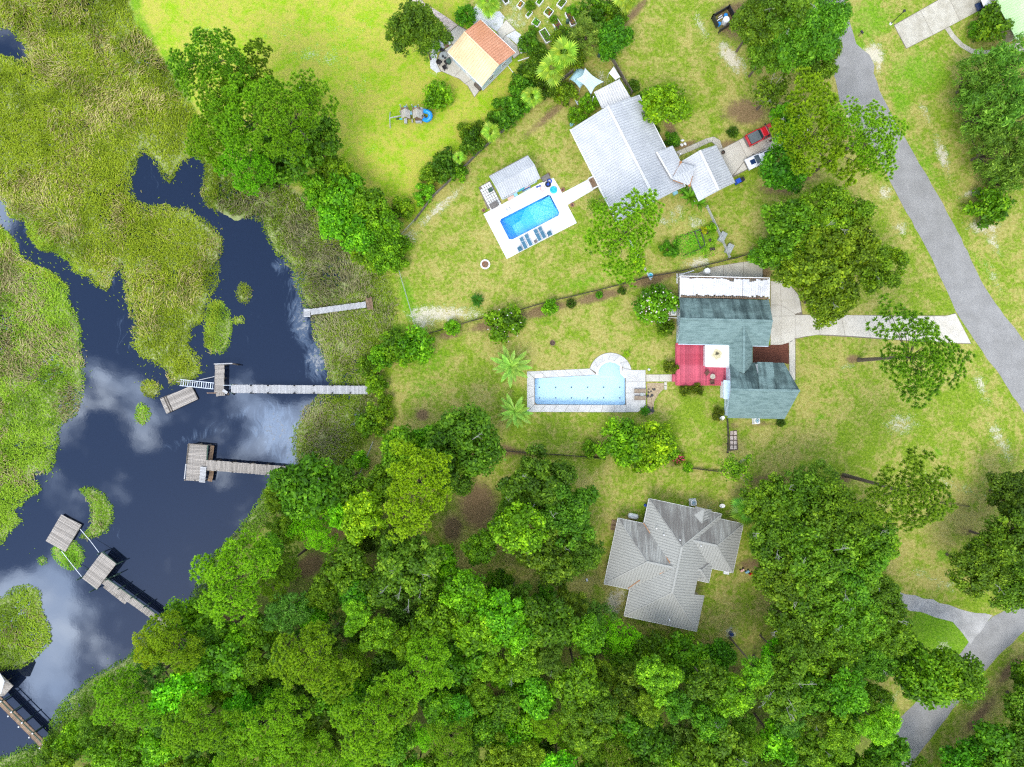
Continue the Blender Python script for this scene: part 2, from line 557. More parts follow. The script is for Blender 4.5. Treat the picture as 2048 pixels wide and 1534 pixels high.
def shingle_mat():
    m, k = newmat('shingle_teal')
    t = k.n('ShaderNodeTexCoord')
    g = k.n('ShaderNodeNewGeometry')
    v = t.outputs['Object']
    br = k.n('ShaderNodeTexBrick', {'Vector': k.vmap(v, scale=(1, 1, 1)), 'Color1': (0.105, 0.165, 0.155, 1), 'Color2': (0.155, 0.225, 0.215, 1),
                                    'Mortar': (0.07, 0.12, 0.115, 1), 'Scale': 1.0, 'Mortar Size': 0.012, 'Bias': 0.0, 'Brick Width': 0.75, 'Row Height': 0.28})
    n = k.noise(k.vmap(v, scale=(0.7, 2.2, 1)), 1.1, 4, 0.6)
    c = k.mix(k.step(n, 0.3, 0.75), br.outputs['Color'], (0.185, 0.265, 0.25))
    # mildew grows on the slopes that face up the picture: streaks running down the roof
    sp = k.n('ShaderNodeSeparateXYZ', {'Vector': g.outputs['True Normal']})
    north = k.step(sp.outputs[1], 0.15, 0.4)
    s1 = k.noise(k.vmap(v, scale=(1.1, 0.13, 0.13)), 1.0, 4, 0.55)
    s2 = k.noise(v, 0.35, 3, 0.5)
    st = k.math('MULTIPLY', k.step(k.math('ADD', k.math('MULTIPLY', s1, 0.6), k.math('MULTIPLY', s2, 0.5)), 0.44, 0.66), north)
    c = k.mix(k.math('MULTIPLY', st, 0.85), c, (0.03, 0.05, 0.05))
    p = k.n('ShaderNodeBsdfPrincipled', {'Base Color': c, 'Roughness': 0.9, 'Specular IOR Level': 0.2, 'Normal': bumped(k, br.outputs['Fac'], 0.4, 0.02)})
    finish(k, p.outputs[0])


shingle_mat()


def stained_metal():
    m, k = newmat('metal_grey')
    t = k.n('ShaderNodeTexCoord')
    g = k.n('ShaderNodeNewGeometry')
    v = t.outputs['Object']
    n = k.noise(v, 0.5, 4, 0.6)
    c = k.mix(n, (0.265, 0.265, 0.235), (0.325, 0.325, 0.29))
    sp = k.n('ShaderNodeSeparateXYZ', {'Vector': g.outputs['True Normal']})
    north = k.step(sp.outputs[1], 0.18, 0.32)
    s1 = k.noise(k.vmap(v, scale=(1.6, 0.12, 0.12), rot=(0, 0, R(-12.5))), 1.2, 5, 0.6)
    s2 = k.noise(v, 0.22, 3, 0.5)
    st = k.math('MULTIPLY', k.step(k.math('ADD', k.math('MULTIPLY', s1, 0.65), k.math('MULTIPLY', s2, 0.5)), 0.42, 0.68), k.math('MULTIPLY_ADD', north, 0.86, 0.0))
    c = k.mix(k.math('MULTIPLY', st, 0.85), c, (0.075, 0.06, 0.05))
    p = k.n('ShaderNodeBsdfPrincipled', {'Base Color': c, 'Roughness': 0.55, 'Specular IOR Level': 0.4})
    finish(k, p.outputs[0])


stained_metal()


def flat_roof_mat():
    m, k = newmat('flat_roof_stained')
    t = k.n('ShaderNodeTexCoord')
    v = t.outputs['Object']
    d = k.n('ShaderNodeVectorMath', {0: v}, operation='LENGTH').outputs['Value']
    n = k.noise(v, 1.6, 4, 0.6)
    r = k.math('ADD', d, k.math('MULTIPLY_ADD', n, 1.1, -0.55))
    c = k.mix(k.step(r, 0.55, 1.25), (0.50, 0.44, 0.26), (0.80, 0.80, 0.79))
    c = k.mix(k.step(r, 0.1, 0.45), (0.05, 0.045, 0.02), c)
    n2 = k.noise(k.vmap(v, scale=(0.6, 1.6, 1)), 0.9, 4, 0.6)
    sp = k.n('ShaderNodeSeparateXYZ', {'Vector': v})
    south = k.step(sp.outputs[1], -0.7, -1.6)
    c = k.mix(k.math('MULTIPLY', k.math('MULTIPLY', k.step(n2, 0.45, 0.7), south), 0.7), c, (0.32, 0.31, 0.30))
    p = k.n('ShaderNodeBsdfPrincipled', {'Base Color': c, 'Roughness': 0.7})
    finish(k, p.outputs[0])


flat_roof_mat()

# ------------------------------------------------------------------ outlines traced on the ground (photograph pixels)
WATER = [(-420, 360), (-150, 380), (0, 398), (15, 432), (50, 441), (55, 470), (75, 495), (105, 502), (135, 520), (148, 545), (175, 550), (195, 575), (213, 582), (220, 555),
         (238, 528), (247, 565), (252, 600), (268, 650), (260, 690), (278, 712), (300, 722), (330, 742), (340, 765), (375, 766), (400, 745), (395, 720), (376, 690), (381, 655),
         (402, 640), (416, 600), (433, 560), (440, 500), (445, 475), (425, 455), (400, 436), (378, 418), (350, 414), (330, 408), (300, 412), (278, 405), (258, 380), (260, 350),
         (270, 320), (285, 296), (305, 318), (320, 342), (333, 362), (345, 350), (356, 328), (392, 308), (408, 330), (410, 350), (400, 385), (412, 408), (440, 430), (470, 448),
         (500, 433), (520, 440), (530, 470), (548, 505), (572, 522), (585, 545), (594, 580), (610, 612), (622, 640), (628, 680), (646, 720), (660, 770), (630, 800), (604, 830),
         (588, 860), (586, 900), (594, 935), (562, 960), (527, 985), (502, 1020), (480, 1055), (452, 1085), (422, 1115), (402, 1150), (387, 1180), (374, 1210), (332, 1240),
         (302, 1262), (272, 1295), (242, 1322), (207, 1342), (182, 1352), (152, 1382), (122, 1402), (102, 1432), (92, 1475), (50, 1497), (0, 1517), (-150, 1585), (-420, 1700)]
POND = [(-60, 35), (0, 50), (25, 62), (48, 92), (52, 112), (35, 120), (0, 108), (-60, 100)]


def ell(cx, cy, rx, ry, rot=0, n=14, jag=0.12, seed=0):
    rr = random.Random(seed + int(cx))
    out = []
    for i in range(n):
        a = 2 * math.pi * i / n
        q = 1 + rr.uniform(-jag, jag)
        x, y = rx * math.cos(a) * q, ry * math.sin(a) * q
        out.append((cx + x * math.cos(rot) - y * math.sin(rot), cy + x * math.sin(rot) + y * math.cos(rot)))
    return out


ISLANDS = {
    'west': [(-420, 440), (-150, 440), (0, 455), (25, 480), (45, 520), (90, 540), (130, 570), (135, 610), (158, 650), (160, 700), (165, 760), (155, 820), (120, 850), (108, 900), (100, 938),
             (62, 950), (76, 980), (45, 1000), (25, 1022), (40, 1042), (20, 1062), (0, 1085), (-150, 1120), (-420, 1150)],
    'southwest': [(-420, 1160), (-150, 1165), (0, 1195), (20, 1175), (50, 1168), (78, 1180), (80, 1215), (98, 1255), (100, 1285), (70, 1318), (40, 1338), (0, 1342), (-150, 1350), (-420, 1360)],
    'slim': [(418, 605), (440, 600), (458, 620), (465, 650), (458, 690), (448, 708), (425, 708), (410, 690), (408, 655), (412, 625)],
    'tuft_a': ell(486, 586, 17, 22, 0),
    'tuft_b': ell(476, 640, 13, 9, 0),
    'tuft_c': ell(282, 828, 17, 21, 0),
    'tuft_d': ell(297, 779, 21, 18, 0.3),
    'crescent': [(155, 978), (178, 972), (205, 985), (222, 1010), (225, 1040), (212, 1065), (185, 1078), (155, 1078), (175, 1055), (178, 1030), (175, 1005)],
    'middle': [(98, 1098), (120, 1082), (145, 1078), (162, 1095), (168, 1115), (160, 1135), (140, 1142), (120, 1135), (105, 1120)],
    'speck': ell(82, 1122, 11, 9, 0),
}
MARSH = [(-420, -120), (225, -120), (245, -10), (262, 50), (300, 105), (350, 165), (385, 230), (420, 310), (520, 350), (600, 395), (650, 435), (700, 490), (755, 530), (772, 580), (778, 640),
         (768, 660), (735, 700), (738, 780), (728, 830), (712, 880), (690, 925), (600, 955), (550, 1005), (505, 1060), (472, 1105), (425, 1165), (395, 1222), (335, 1275), (295, 1315), (245, 1355),
         (205, 1385), (155, 1425), (112, 1475), (60, 1530), (-150, 1650), (-420, 1760)]
POOL1 = [(1096, 390), (1101, 391), (1118.5, 424.5), (1117, 431), (1025, 479), (1018, 478.5), (1000, 443), (1002, 438)]
POOL2 = [(1069.5, 757), (1130, 753.5), (1193, 750)] + [(1221 + 26 * math.cos(a), 747 - 24 * math.sin(a)) for a in [math.pi - i * math.pi / 10 for i in range(9)]] + \
        [(1240, 738), (1241, 746), (1250, 755), (1250.5, 808), (1246, 809.5), (1074, 808.5), (1070, 804)]


def W2(poly):
    return np.array([((x - 1024) / S, (767 - y) / S) for x, y in poly])


def inside(P, poly):
    x, y = P[:, 0], P[:, 1]
    r = np.zeros(len(P), dtype=bool)
    n = len(poly)
    for i in range(n):
        x0, y0 = poly[i]
        x1, y1 = poly[(i + 1) % n]
        c = ((y0 > y) != (y1 > y))
        with np.errstate(divide='ignore', invalid='ignore'):
            xi = (x1 - x0) * (y - y0) / (y1 - y0 + 1e-12) + x0
        r ^= c & (x < xi)
    return r


def dist(P, poly, closed=True):
    d = np.full(len(P), 1e9)
    n = len(poly)
    for i in range(n if closed else n - 1):
        a = poly[i]
        b = poly[(i + 1) % n]
        ab = b - a
        t = np.clip(((P - a) @ ab) / (ab @ ab + 1e-12), 0, 1)
        q = P - (a + t[:, None] * ab)
        d = np.minimum(d, np.sqrt((q ** 2).sum(1)))
    return d


def sdist(P, poly):
    """positive inside"""
    d = dist(P, poly)
    return np.where(inside(P, poly), d, -d)


def vnoise(P, scale, seed=0):
    """cheap smooth value noise in numpy"""
    q = P * scale + seed * 17.3
    i = np.floor(q).astype(int)
    f = q - i
    f = f * f * (3 - 2 * f)

    def h(ix, iy):
        n = (ix * 374761393 + iy * 668265263 + seed * 974711) & 0x7fffffff
        n = ((n ^ (n >> 13)) * 1274126177) & 0x7fffffff
        return ((n ^ (n >> 16)) & 0xffff) / 65535.0
    a = h(i[:, 0], i[:, 1]); b = h(i[:, 0] + 1, i[:, 1]); c = h(i[:, 0], i[:, 1] + 1); d = h(i[:, 0] + 1, i[:, 1] + 1)
    return (a * (1 - f[:, 0]) + b * f[:, 0]) * (1 - f[:, 1]) + (c * (1 - f[:, 0]) + d * f[:, 0]) * f[:, 1]


def fbm(P, scale, seed=0, o=4):
    s, a, t = 0, 0.5, 0
    for i in range(o):
        s = s + a * vnoise(P, scale * 2 ** i, seed + i)
        t += a
        a *= 0.5
    return s / t


WATER_W, POND_W, MARSH_W = W2(WATER), W2(POND), W2(MARSH)
ISL_W = {k: W2(v) for k, v in ISLANDS.items()}


def water_sd(P):
    """positive in open water"""
    d = np.maximum(sdist(P, WATER_W), sdist(P, POND_W))
    for v in ISL_W.values():
        d = np.minimum(d, -sdist(P, v))
    return d


def sm(x, a, b):
    t = np.clip((x - a) / (b - a), 0, 1)
    return t * t * (3 - 2 * t)


def zone_blobs(P, lst):
    m = np.zeros(len(P))
    for cx, cy, rx, ry, rot, s in lst:
        q = P - np.array([(cx - 1024) / S, (767 - cy) / S])
        a = math.radians(-rot)
        x = (q[:, 0] * math.cos(a) + q[:, 1] * math.sin(a)) / (rx / S)
        y = (-q[:, 0] * math.sin(a) + q[:, 1] * math.cos(a)) / (ry / S)
        m = np.maximum(m, s * np.exp(-(x * x + y * y)))
    return m


SAND = [(640, 110, 60, 30, 20, .42), (700, 60, 50, 22, 0, .36), (420, 60, 60, 40, -30, .34), (560, 60, 40, 30, 0, .36), (720, 290, 50, 20, 40, .3), (1030, 20, 50, 30, 0, .5), (1130, 100, 30, 20, 0, .4), (720, 170, 30, 30, 0, .3), (885, 628, 60, 16, 0, .9), (850, 640, 25, 20, 0, .8), (880, 415, 70, 9, -42, .75), (820, 470, 20, 14, 0, .6), (985, 465, 14, 10, 0, .5), (1402, 52, 10, 30, -20, .6), (1462, 115, 14, 34, -40, .95), (1478, 140, 16, 12, 0, .7),
        (1380, 300, 20, 10, 0, .4), (1500, 215, 20, 16, 0, .35), (1745, 108, 18, 20, 30, 1.0), (1758, 128, 9, 22, 10, .9), (1700, 235, 9, 22, -10, .9), (1850, 225, 8, 30, -20, .7), (1885, 310, 10, 40, -18, .8),
        (1948, 386, 26, 9, -10, .8), (1970, 455, 32, 14, 10, .85), (1770, 385, 14, 14, 0, .8), (1800, 455, 16, 14, 0, .7), (1985, 480, 10, 30, -20, .7), (1990, 560, 8, 40, -25, .55), (1800, 850, 28, 20, 0, .75),
        (1962, 770, 10, 40, -25, .6), (2000, 880, 12, 60, -28, .65), (1955, 760, 8, 16, -20, .6), (1860, 700, 10, 10, 0, .4), (1900, 970, 60, 14, 20, .5), (1985, 960, 30, 12, 0, .4), (1232, 1200, 18, 28, 15, .85),
        (1410, 1010, 16, 8, 0, .7), (1305, 1000, 16, 6, 0, .4), (1390, 445, 22, 14, 0, .55), (1355, 420, 12, 22, 20, .6), (1395, 525, 28, 12, -10, .8), (1330, 440, 30, 14, 0, .5), (1200, 155, 22, 14, 60, .55),
        (1204, 120, 10, 16, 0, .4), (1040, 40, 40, 26, 0, .55), (1100, 50, 40, 30, 0, .4), (1740, 1385, 22, 16, 0, .85), (1790, 1395, 26, 12, -40, .5), (1880, 1165, 40, 16, 10, .55), (1840, 1150, 20, 14, 0, .5),
        (1460, 1265, 18, 12, 0, .7), (1885, 1300, 12, 22, 20, .75), (1690, 730, 18, 12, 0, .5), (1620, 735, 14, 10, 0, .4), (960, 330, 10, 6, 0, .4), (870, 145, 14, 8, 0, .5), (820, 150, 10, 10, 0, .4), (1170, 1160, 10, 14, 0, .4),
        (1240, 870, 12, 6, 0, .4), (1030, 965, 20, 8, 0, .35), (790, 850, 12, 8, 0, .4), (690, 920, 20, 14, -30, .7), (1595, 750, 8, 20, 0, .3), (1985, 1000, 30, 10, 10, .5), (1770, 1010, 14, 10, 0, .5)]
LITTER = [(955, 1010, 42, 55, -10, 1.0), (905, 1055, 22, 30, 0, 1), (1000, 900, 40, 18, 0, .8), (620, 1130, 40, 26, -30, 1), (680, 1060, 20, 20, 0, .9), (470, 1225, 40, 30, 0, 1), (1490, 225, 50, 30, 10, .95), (1455, 290, 26, 16, 0, .8), (1480, 38, 55, 42, 0, 1.0),
          (1560, 375, 60, 20, 0, .75), (1600, 352, 50, 18, 0, .8), (1705, 718, 16, 10, 0, .9), (1690, 957, 18, 10, 0, .9), (845, 830, 15, 13, 0, 1.0), (1570, 225, 40, 26, 0, .9), (1300, 560, 60, 12, -14, 1.0), (1200, 592, 70, 12, -14, .9), (1090, 620, 60, 12, -14, 1.0),
          (980, 650, 60, 12, -12, .8), (900, 670, 30, 10, -12, .8), (1640, 1310, 60, 40, 0, .8), (1160, 1130, 24, 24, 0, .4), (1130, 1080, 60, 50, 0, .8), (860, 360, 60, 14, -42, .6), (1270, 25, 50, 10, -50, .8), (1190, 905, 26, 10, 0, .9), (1330, 928, 60, 8, 4, .6),
          (1345, 640, 14, 60, 0, .6), (1470, 850, 14, 10, 0, .6), (1520, 848, 40, 8, 0, .6), (1400, 900, 20, 8, 0, .4), (1050, 905, 60, 8, 2, .7), (1930, 1060, 30, 16, 0, .5), (1960, 1430, 60, 14, -48, .85), (2020, 1340, 50, 14, -48, .8), (1460, 940, 30, 14, 0, .4),
          (1540, 960, 60, 20, -5, .6), (1540, 440, 20, 40, 0, .6), (1530, 545, 16, 20, 0, .9), (1340, 255, 14, 40, -26, .7), (1370, 290, 26, 8, -20, .9), (1100, 230, 90, 12, -40, .7), (1500, 1130, 40, 16, 0, .7), (1360, 1300, 60, 20, 0, .6)]
LUSH = [(285, 60, 22, 60, -28, 1.0), (345, 140, 22, 60, -38, 1.0), (270, 0, 18, 40, -10, .9), (815, 595, 16, 60, -15, 1.0), (800, 660, 20, 20, 0, .8), (1885, 1265, 60, 36, 20, 2.2), (860, 720, 60, 40, -10, .6), (850, 780, 60, 40, 0, .55), (1150, 740, 60, 30, 0, .25), (1180, 560, 90, 20, -14, .55), (1300, 535, 40, 12, 0, .55), (1640, 50, 40, 40, 0, .8),
        (1740, 40, 60, 60, 0, .75), (1830, 140, 70, 60, 0, .8), (1800, 200, 30, 60, -20, .7), (1850, 330, 30, 90, -25, .6), (1960, 520, 20, 60, -28, .5), (1690, 770, 40, 20, 0, .35), (1650, 870, 40, 30, 0, .3), (1875, 905, 14, 16, 0, .8), (1885, 1110, 16, 14, 0, 1.0),
        (1960, 920, 12, 8, 0, .6), (1640, 835, 14, 6, -20, .8), (1430, 800, 60, 20, 30, .45), (1420, 860, 30, 20, 0, .45), (1100, 640, 60, 30, -10, .35), (1250, 650, 50, 30, 0, .25), (1395, 490, 46, 30, -20, 1.0), (1400, 700, 20, 10, 0, .3),
        (1215, 260, 20, 40, 0, .2), (1120, 300, 30, 40, 0, .35), (1140, 470, 40, 30, -20, .45), (1420, 230, 40, 30, 0, .3), (1300, 970, 60, 14, 0, .35), (1260, 1020, 40, 20, 0, .5), (1240, 1060, 14, 40, 0, .6), (1440, 1180, 16, 40, 0, .35), (1330, 1270, 60, 16, 8, .4),
        (940, 570, 60, 40, 0, .3), (960, 490, 50, 30, 0, .2), (870, 560, 30, 30, 0, .2), (1330, 1000, 60, 8, 12, .6), (1860, 400, 14, 40, -25, .4), (1720, 90, 14, 14, 0, 1.0)]
FIELD = [(225, -120), (245, -10), (262, 50), (300, 105), (350, 165), (385, 230), (460, 250), (650, 320), (700, 380), (790, 430), (800, 480), (870, 395), (960, 300), (1068, 205), (1050, 150), (1035, 112), (1005, 50), (940, 10), (900, -120)]
FOREST = [(590, 950), (640, 905), (690, 925), (745, 960), (740, 1000), (800, 1020), (850, 1060), (900, 1110), (960, 1140), (1100, 1150), (1150, 1180), (1200, 1230), (1290, 1265), (1400, 1300), (1470, 1290), (1560, 1260), (1600, 1330), (1720, 1360),
          (1780, 1440), (1800, 1500), (1800, 1900), (-420, 1900), (-420, 1700), (60, 1530), (155, 1425), (245, 1355), (335, 1275), (395, 1222), (472, 1105), (550, 1005)]

# ------------------------------------------------------------------ terrain
def axis(lo, hi, step, far, nfar=14):
    a = np.arange(lo, hi + step / 2, step)
    g = np.geomspace(step * 2, far, nfar)
    return np.concatenate([lo - g[::-1], a, hi + g])


xs = axis(-92.0, 92.0, 0.42, 700)
ys = axis(-72.0, 72.0, 0.42, 700)
XX, YY = np.meshgrid(xs, ys)
P = np.stack([XX.ravel(), YY.ravel()], 1)
wsd = water_sd(P)
msd = sdist(P, MARSH_W)
fsd = sdist(P, W2(FOREST))
fieldsd = sdist(P, W2(FIELD))
n1 = fbm(P, 0.35, 3)
n2 = fbm(P, 0.06, 9)
land = sm(-msd, -0.5, 2.5)
Z = -0.33 + 0.16 * (n1 - 0.5) - .22 * sm(fbm(P, .22, 81), .60, .72)
Z = Z * (1 - land) + land * (0.0 + 0.0 * n1)
Z = np.where(wsd > -0.6, Z - sm(wsd, -0.6, 1.2) * 1.3, Z)
for pool in (POOL1, POOL2):
    ps = sdist(P, W2(pool))
    Z = np.where(ps > -0.62, -3.2, Z)
inwater = sm(wsd, -0.8, 0.5)
marsh_m = np.clip(1 - sm(-msd, -0.3, 1.2), 0, 1)
sand = zone_blobs(P, [(a, b, c * 1.35, d * 1.35, e, f * .82) for a, b, c, d, e, f in SAND])
litter = np.maximum(zone_blobs(P, LITTER), sm(fsd, -1.2, 1.2) * .45)
lush = np.maximum(zone_blobs(P, LUSH) * 0.9, sm(fsd, -.5, 1.5) * .6)
field = sm(fieldsd, -0.3, 1.5)
nyx, nxx = XX.shape
ii = np.arange(nyx * nxx).reshape(nyx, nxx)
F = np.stack([ii[:-1, :-1].ravel(), ii[:-1, 1:].ravel(), ii[1:, 1:].ravel(), ii[1:, :-1].ravel()], 1)


def ground_mat():
    m, k = newmat('ground')
    g = k.n('ShaderNodeNewGeometry')
    v = g.outputs['Position']
    za = k.n('ShaderNodeAttribute', attribute_name='zone_a')
    zs = k.n('ShaderNodeSeparateColor', {'Color': za.outputs['Color']})
    lushf, sandf, litf = zs.outputs[0], zs.outputs[1], zs.outputs[2]
    zb = k.n('ShaderNodeAttribute', attribute_name='zone_b')
    zt = k.n('ShaderNodeSeparateColor', {'Color': zb.outputs['Color']})
    marshf, fieldf, mudf = zt.outputs[0], zt.outputs[1], zt.outputs[2]
    big = k.noise(v, 0.05, 3, 0.5)
    med = k.noise(v, 0.30, 8, 0.70, 0.5)
    sml = k.noise(v, 1.3, 6, 0.72, 0.3)
    fine = k.noise(v, 5.0, 4, 0.75)
    fine2 = k.noise(v, 2.4, 4, 0.7)
    # dry and green turf
    dry = k.mix(k.step(fine2, 0.3, 0.7), (0.270, 0.240, 0.050), (0.40, 0.365, 0.115))
    green = k.mix(k.step(fine2, 0.3, 0.7), (0.100, 0.185, 0.006), (0.215, 0.310, 0.018))
    t = k.math('ADD', k.math('MULTIPLY', med, 0.95), k.math('MULTIPLY', sml, 0.75))
    t = k.math('ADD', t, k.math('MULTIPLY', big, 0.45))
    gf = k.step(t, 0.94, 1.20)
    c = k.mix(gf, dry, green)
    # the big open field is a yellower, brighter kind of grass
    fy = k.mix(k.step(k.math('ADD', k.math('MULTIPLY', med, 0.8), k.math('MULTIPLY', sml, 0.5)), 0.56, 0.78), (0.40, 0.365, 0.07), (0.195, 0.385, 0.003))
    fy = k.mix(k.math('MULTIPLY', k.step(fine2, 0.35, 0.7), 0.6), fy, (0.35, 0.43, 0.02))
    fy = k.mix(k.math('MULTIPLY', k.step(sml, 0.54, 0.70), 0.55), fy, (0.13, 0.28, 0.004))
    c = k.mix(fieldf, c, fy)
    lc = k.mix(k.step(fine2, 0.3, 0.7), (0.075, 0.210, 0.004), (0.170, 0.350, 0.010))
    lm = k.step(k.math('ADD', lushf, k.math('MULTIPLY_ADD', k.math('ADD', sml, med), 0.8, -0.8)), 0.22, 0.75)
    c = k.mix(k.math('MULTIPLY', lm, 0.85), c, lc)
    # light and dark flecks of blades and thatch
    c = k.mix(k.math('MULTIPLY', k.step(fine, 0.50, 0.72), 0.42), c, (0.44, 0.43, 0.15))
    c = k.mix(k.math('MULTIPLY', k.step(fine, 0.48, 0.28), 0.50), c, (0.060, 0.100, 0.008))
    # bare sand, broken up by tufts
    scl = k.mix(fine, (0.44, 0.37, 0.26), (0.72, 0.66, 0.55))
    brk = k.math('ADD', k.math('ADD', k.math('MULTIPLY', med, 0.9), k.math('MULTIPLY', sml, 0.9)), k.math('MULTIPLY', fine, 0.9))
    sm_ = k.step(k.math('ADD', sandf, k.math('MULTIPLY_ADD', brk, 1.25, -1.70)), 0.34, 0.74)
    c = k.mix(k.math('MULTIPLY', sm_, 0.85), c, scl)
    # pine straw and leaf litter
    lit = k.mix(k.step(fine, 0.3, 0.7), (0.10, 0.058, 0.028), (0.27, 0.175, 0.10))
    lm2 = k.step(k.math('ADD', litf, k.math('MULTIPLY_ADD', brk, 1.0, -1.35)), 0.24, 0.72)
    c = k.mix(k.math('MULTIPLY', lm2, 0.9), c, lit)
    # marsh mud
    mud = k.mix(k.step(sml, 0.3, 0.7), (0.19, 0.24, 0.075), (0.34, 0.36, 0.17))
    c = k.mix(marshf, c, mud)
    c = k.mix(mudf, c, (0.02, 0.02, 0.018))
    h = k.math('ADD', fine, k.math('MULTIPLY', sml, 1.2))
    p = k.n('ShaderNodeBsdfPrincipled', {'Base Color': c, 'Roughness': 0.95, 'Specular IOR Level': 0.1, 'Normal': bumped(k, h, 0.5, 0.08)})
    finish(k, p.outputs[0])
    return m


gm = ground_mat()
me = np_mesh('ground', np.stack([P[:, 0], P[:, 1], Z], 1), F, gm, smooth=True)
for nm, cols in (('zone_a', (lush, sand, litter)), ('zone_b', (marsh_m, field, inwater))):
    at = me.attributes.new(nm, 'FLOAT_COLOR', 'POINT')
    dat = np.ones((len(P), 4), dtype=np.float32)
    for i, cc in enumerate(cols):
        dat[:, i] = np.clip(cc, 0, 1.5)
    at.data.foreach_set('color', dat.ravel())
ground = tag(link('ground', me), kind='structure')

# ------------------------------------------------------------------ water of the creek
def water_mat():
    m, k = newmat('water')
    g = k.n('ShaderNodeNewGeometry')
    v = g.outputs['Position']
    at = k.n('ShaderNodeAttribute', attribute_name='scum')
    wv = k.noise(v, 0.35, 3, 0.5)
    wv2 = k.noise(v, 3.5, 3, 0.6)
    # film and floating debris drawn out into swirls
    d1 = k.n('ShaderNodeTexNoise', {'Vector': v, 'Scale': 0.10, 'Detail': 2.0})
    dv = k.n('ShaderNodeVectorMath', {0: d1.outputs['Color'], 1: (9, 9, 0)}, operation='MULTIPLY').outputs[0]
    v2 = k.n('ShaderNodeVectorMath', {0: v, 1: dv}, operation='ADD').outputs[0]
    sw = k.noise(k.vmap(v2, scale=(0.55, 0.18, 0.3)), 1.6, 6, 0.68, 1.4)
    sp = k.noise(v, 2.2, 4, 0.7)
    film = k.step(k.math('ADD', at.outputs['Fac'], k.math('MULTIPLY_ADD', sw, 1.7, -0.92)), 0.25, 0.70)
    debris = k.step(k.math('ADD', k.math('MULTIPLY', at.outputs['Fac'], 0.55), k.math('MULTIPLY_ADD', k.math('ADD', k.math('MULTIPLY', sw, 0.6), k.math('MULTIPLY', sp, 0.5)), 1.6, -0.84)), 0.42, 0.70)
    c = k.mix(film, (0.006, 0.010, 0.022), (0.06, 0.085, 0.125))
    c = k.mix(k.math('MULTIPLY', debris, 0.7), c, (0.22, 0.21, 0.18))
    h = k.math('ADD', k.math('MULTIPLY', wv, 0.7), k.math('MULTIPLY', wv2, 0.12))
    p = k.n('ShaderNodeBsdfPrincipled', {'Base Color': c, 'Roughness': k.math('MULTIPLY_ADD', debris, 0.4, 0.025), 'IOR': 2.05, 'Specular IOR Level': 0.5,
                                         'Specular Tint': (0.72, 0.82, 0.96, 1), 'Normal': bumped(k, h, 0.07, 0.06)})
    finish(k, p.outputs[0])
    return m


water_mat()
wx = np.concatenate([[-700, -400, -200, -140], np.arange(-112, -22, 0.8)])
wy = np.concatenate([[-700, -400, -200, -110], np.arange(-82, 66, 0.8), [100, 200]])
WX, WY = np.meshgrid(wx, wy)
PW = np.stack([WX.ravel(), WY.ravel()], 1)
scum = zone_blobs(PW, [(600, 640, 26, 60, -10, .9), (632, 720, 26, 50, -8, 1.0), (560, 870, 60, 60, 0, 0.75), (585, 920, 40, 30, 0, .9), (600, 560, 30, 40, 0, .8), (400, 870, 110, 16, -18, .45), (440, 790, 30, 20, 0, .3),
                       (540, 840, 60, 40, -30, .75), (480, 830, 60, 14, -20, .5), (420, 460, 40, 40, 0, .35), (385, 610, 18, 70, 10, .5), (500, 640, 40, 60, 0, .25), (300, 770, 40, 40, 0, .3), (215, 560, 16, 30, 0, .6), (160, 600, 20, 70, 0, .25),
                       (60, 480, 60, 40, 0, .2), (330, 340, 60, 50, 0, .25), (560, 530, 20, 20, 0, .7), (240, 690, 30, 120, 0, .22), (230, 1060, 16, 40, 0, .3)])
nyw, nxw = WX.shape
iw = np.arange(nyw * nxw).reshape(nyw, nxw)
FW = np.stack([iw[:-1, :-1].ravel(), iw[:-1, 1:].ravel(), iw[1:, 1:].ravel(), iw[1:, :-1].ravel()], 1)
wme = np_mesh('water', np.stack([PW[:, 0], PW[:, 1], np.full(len(PW), -0.40)], 1), FW, M['water'], smooth=True)
wa = wme.attributes.new('scum', 'FLOAT', 'POINT')
wa.data.foreach_set('value', scum.astype(np.float32))
tag(link('water', wme), kind='structure')

# ------------------------------------------------------------------ roads
def asphalt(name, a, b, edge=0.0):
    m, k = newmat(name)
    g = k.n('ShaderNodeNewGeometry')
    v = g.outputs['Position']
    n = k.noise(v, 0.4, 4, 0.6)
    f = k.noise(v, 11, 3, 0.7)
    c = k.mix(k.step(n, 0.3, 0.7), a, b)
    c = k.mix(k.math('MULTIPLY', k.step(f, 0.5, 0.75), 0.16), c, tuple(min(1, x * 1.35) for x in b))
    c = k.mix(k.math('MULTIPLY', k.step(f, 0.45, 0.25), 0.16), c, tuple(x * 0.65 for x in a))
    cr = k.n('ShaderNodeTexVoronoi', {'Vector': k.n('ShaderNodeVectorMath', {0: v, 1: k.n('ShaderNodeTexNoise', {'Vector': v, 'Scale': 0.8}).outputs['Color']}, operation='ADD').outputs[0], 'Scale': 0.16}, feature='DISTANCE_TO_EDGE')
    c = k.mix(k.math('MULTIPLY', k.step(cr.outputs['Distance'], 0.010, 0.003), 0.16), c, tuple(x * 0.55 for x in a))
    p = k.n('ShaderNodeBsdfPrincipled', {'Base Color': c, 'Roughness': 0.92, 'Specular IOR Level': 0.2, 'Normal': bumped(k, f, 0.3, 0.02)})
    finish(k, p.outputs[0])


asphalt('asphalt', (0.228, 0.222, 0.208), (0.278, 0.271, 0.256))
asphalt('gravel_drive', (0.29, 0.282, 0.262), (0.42, 0.41, 0.385))


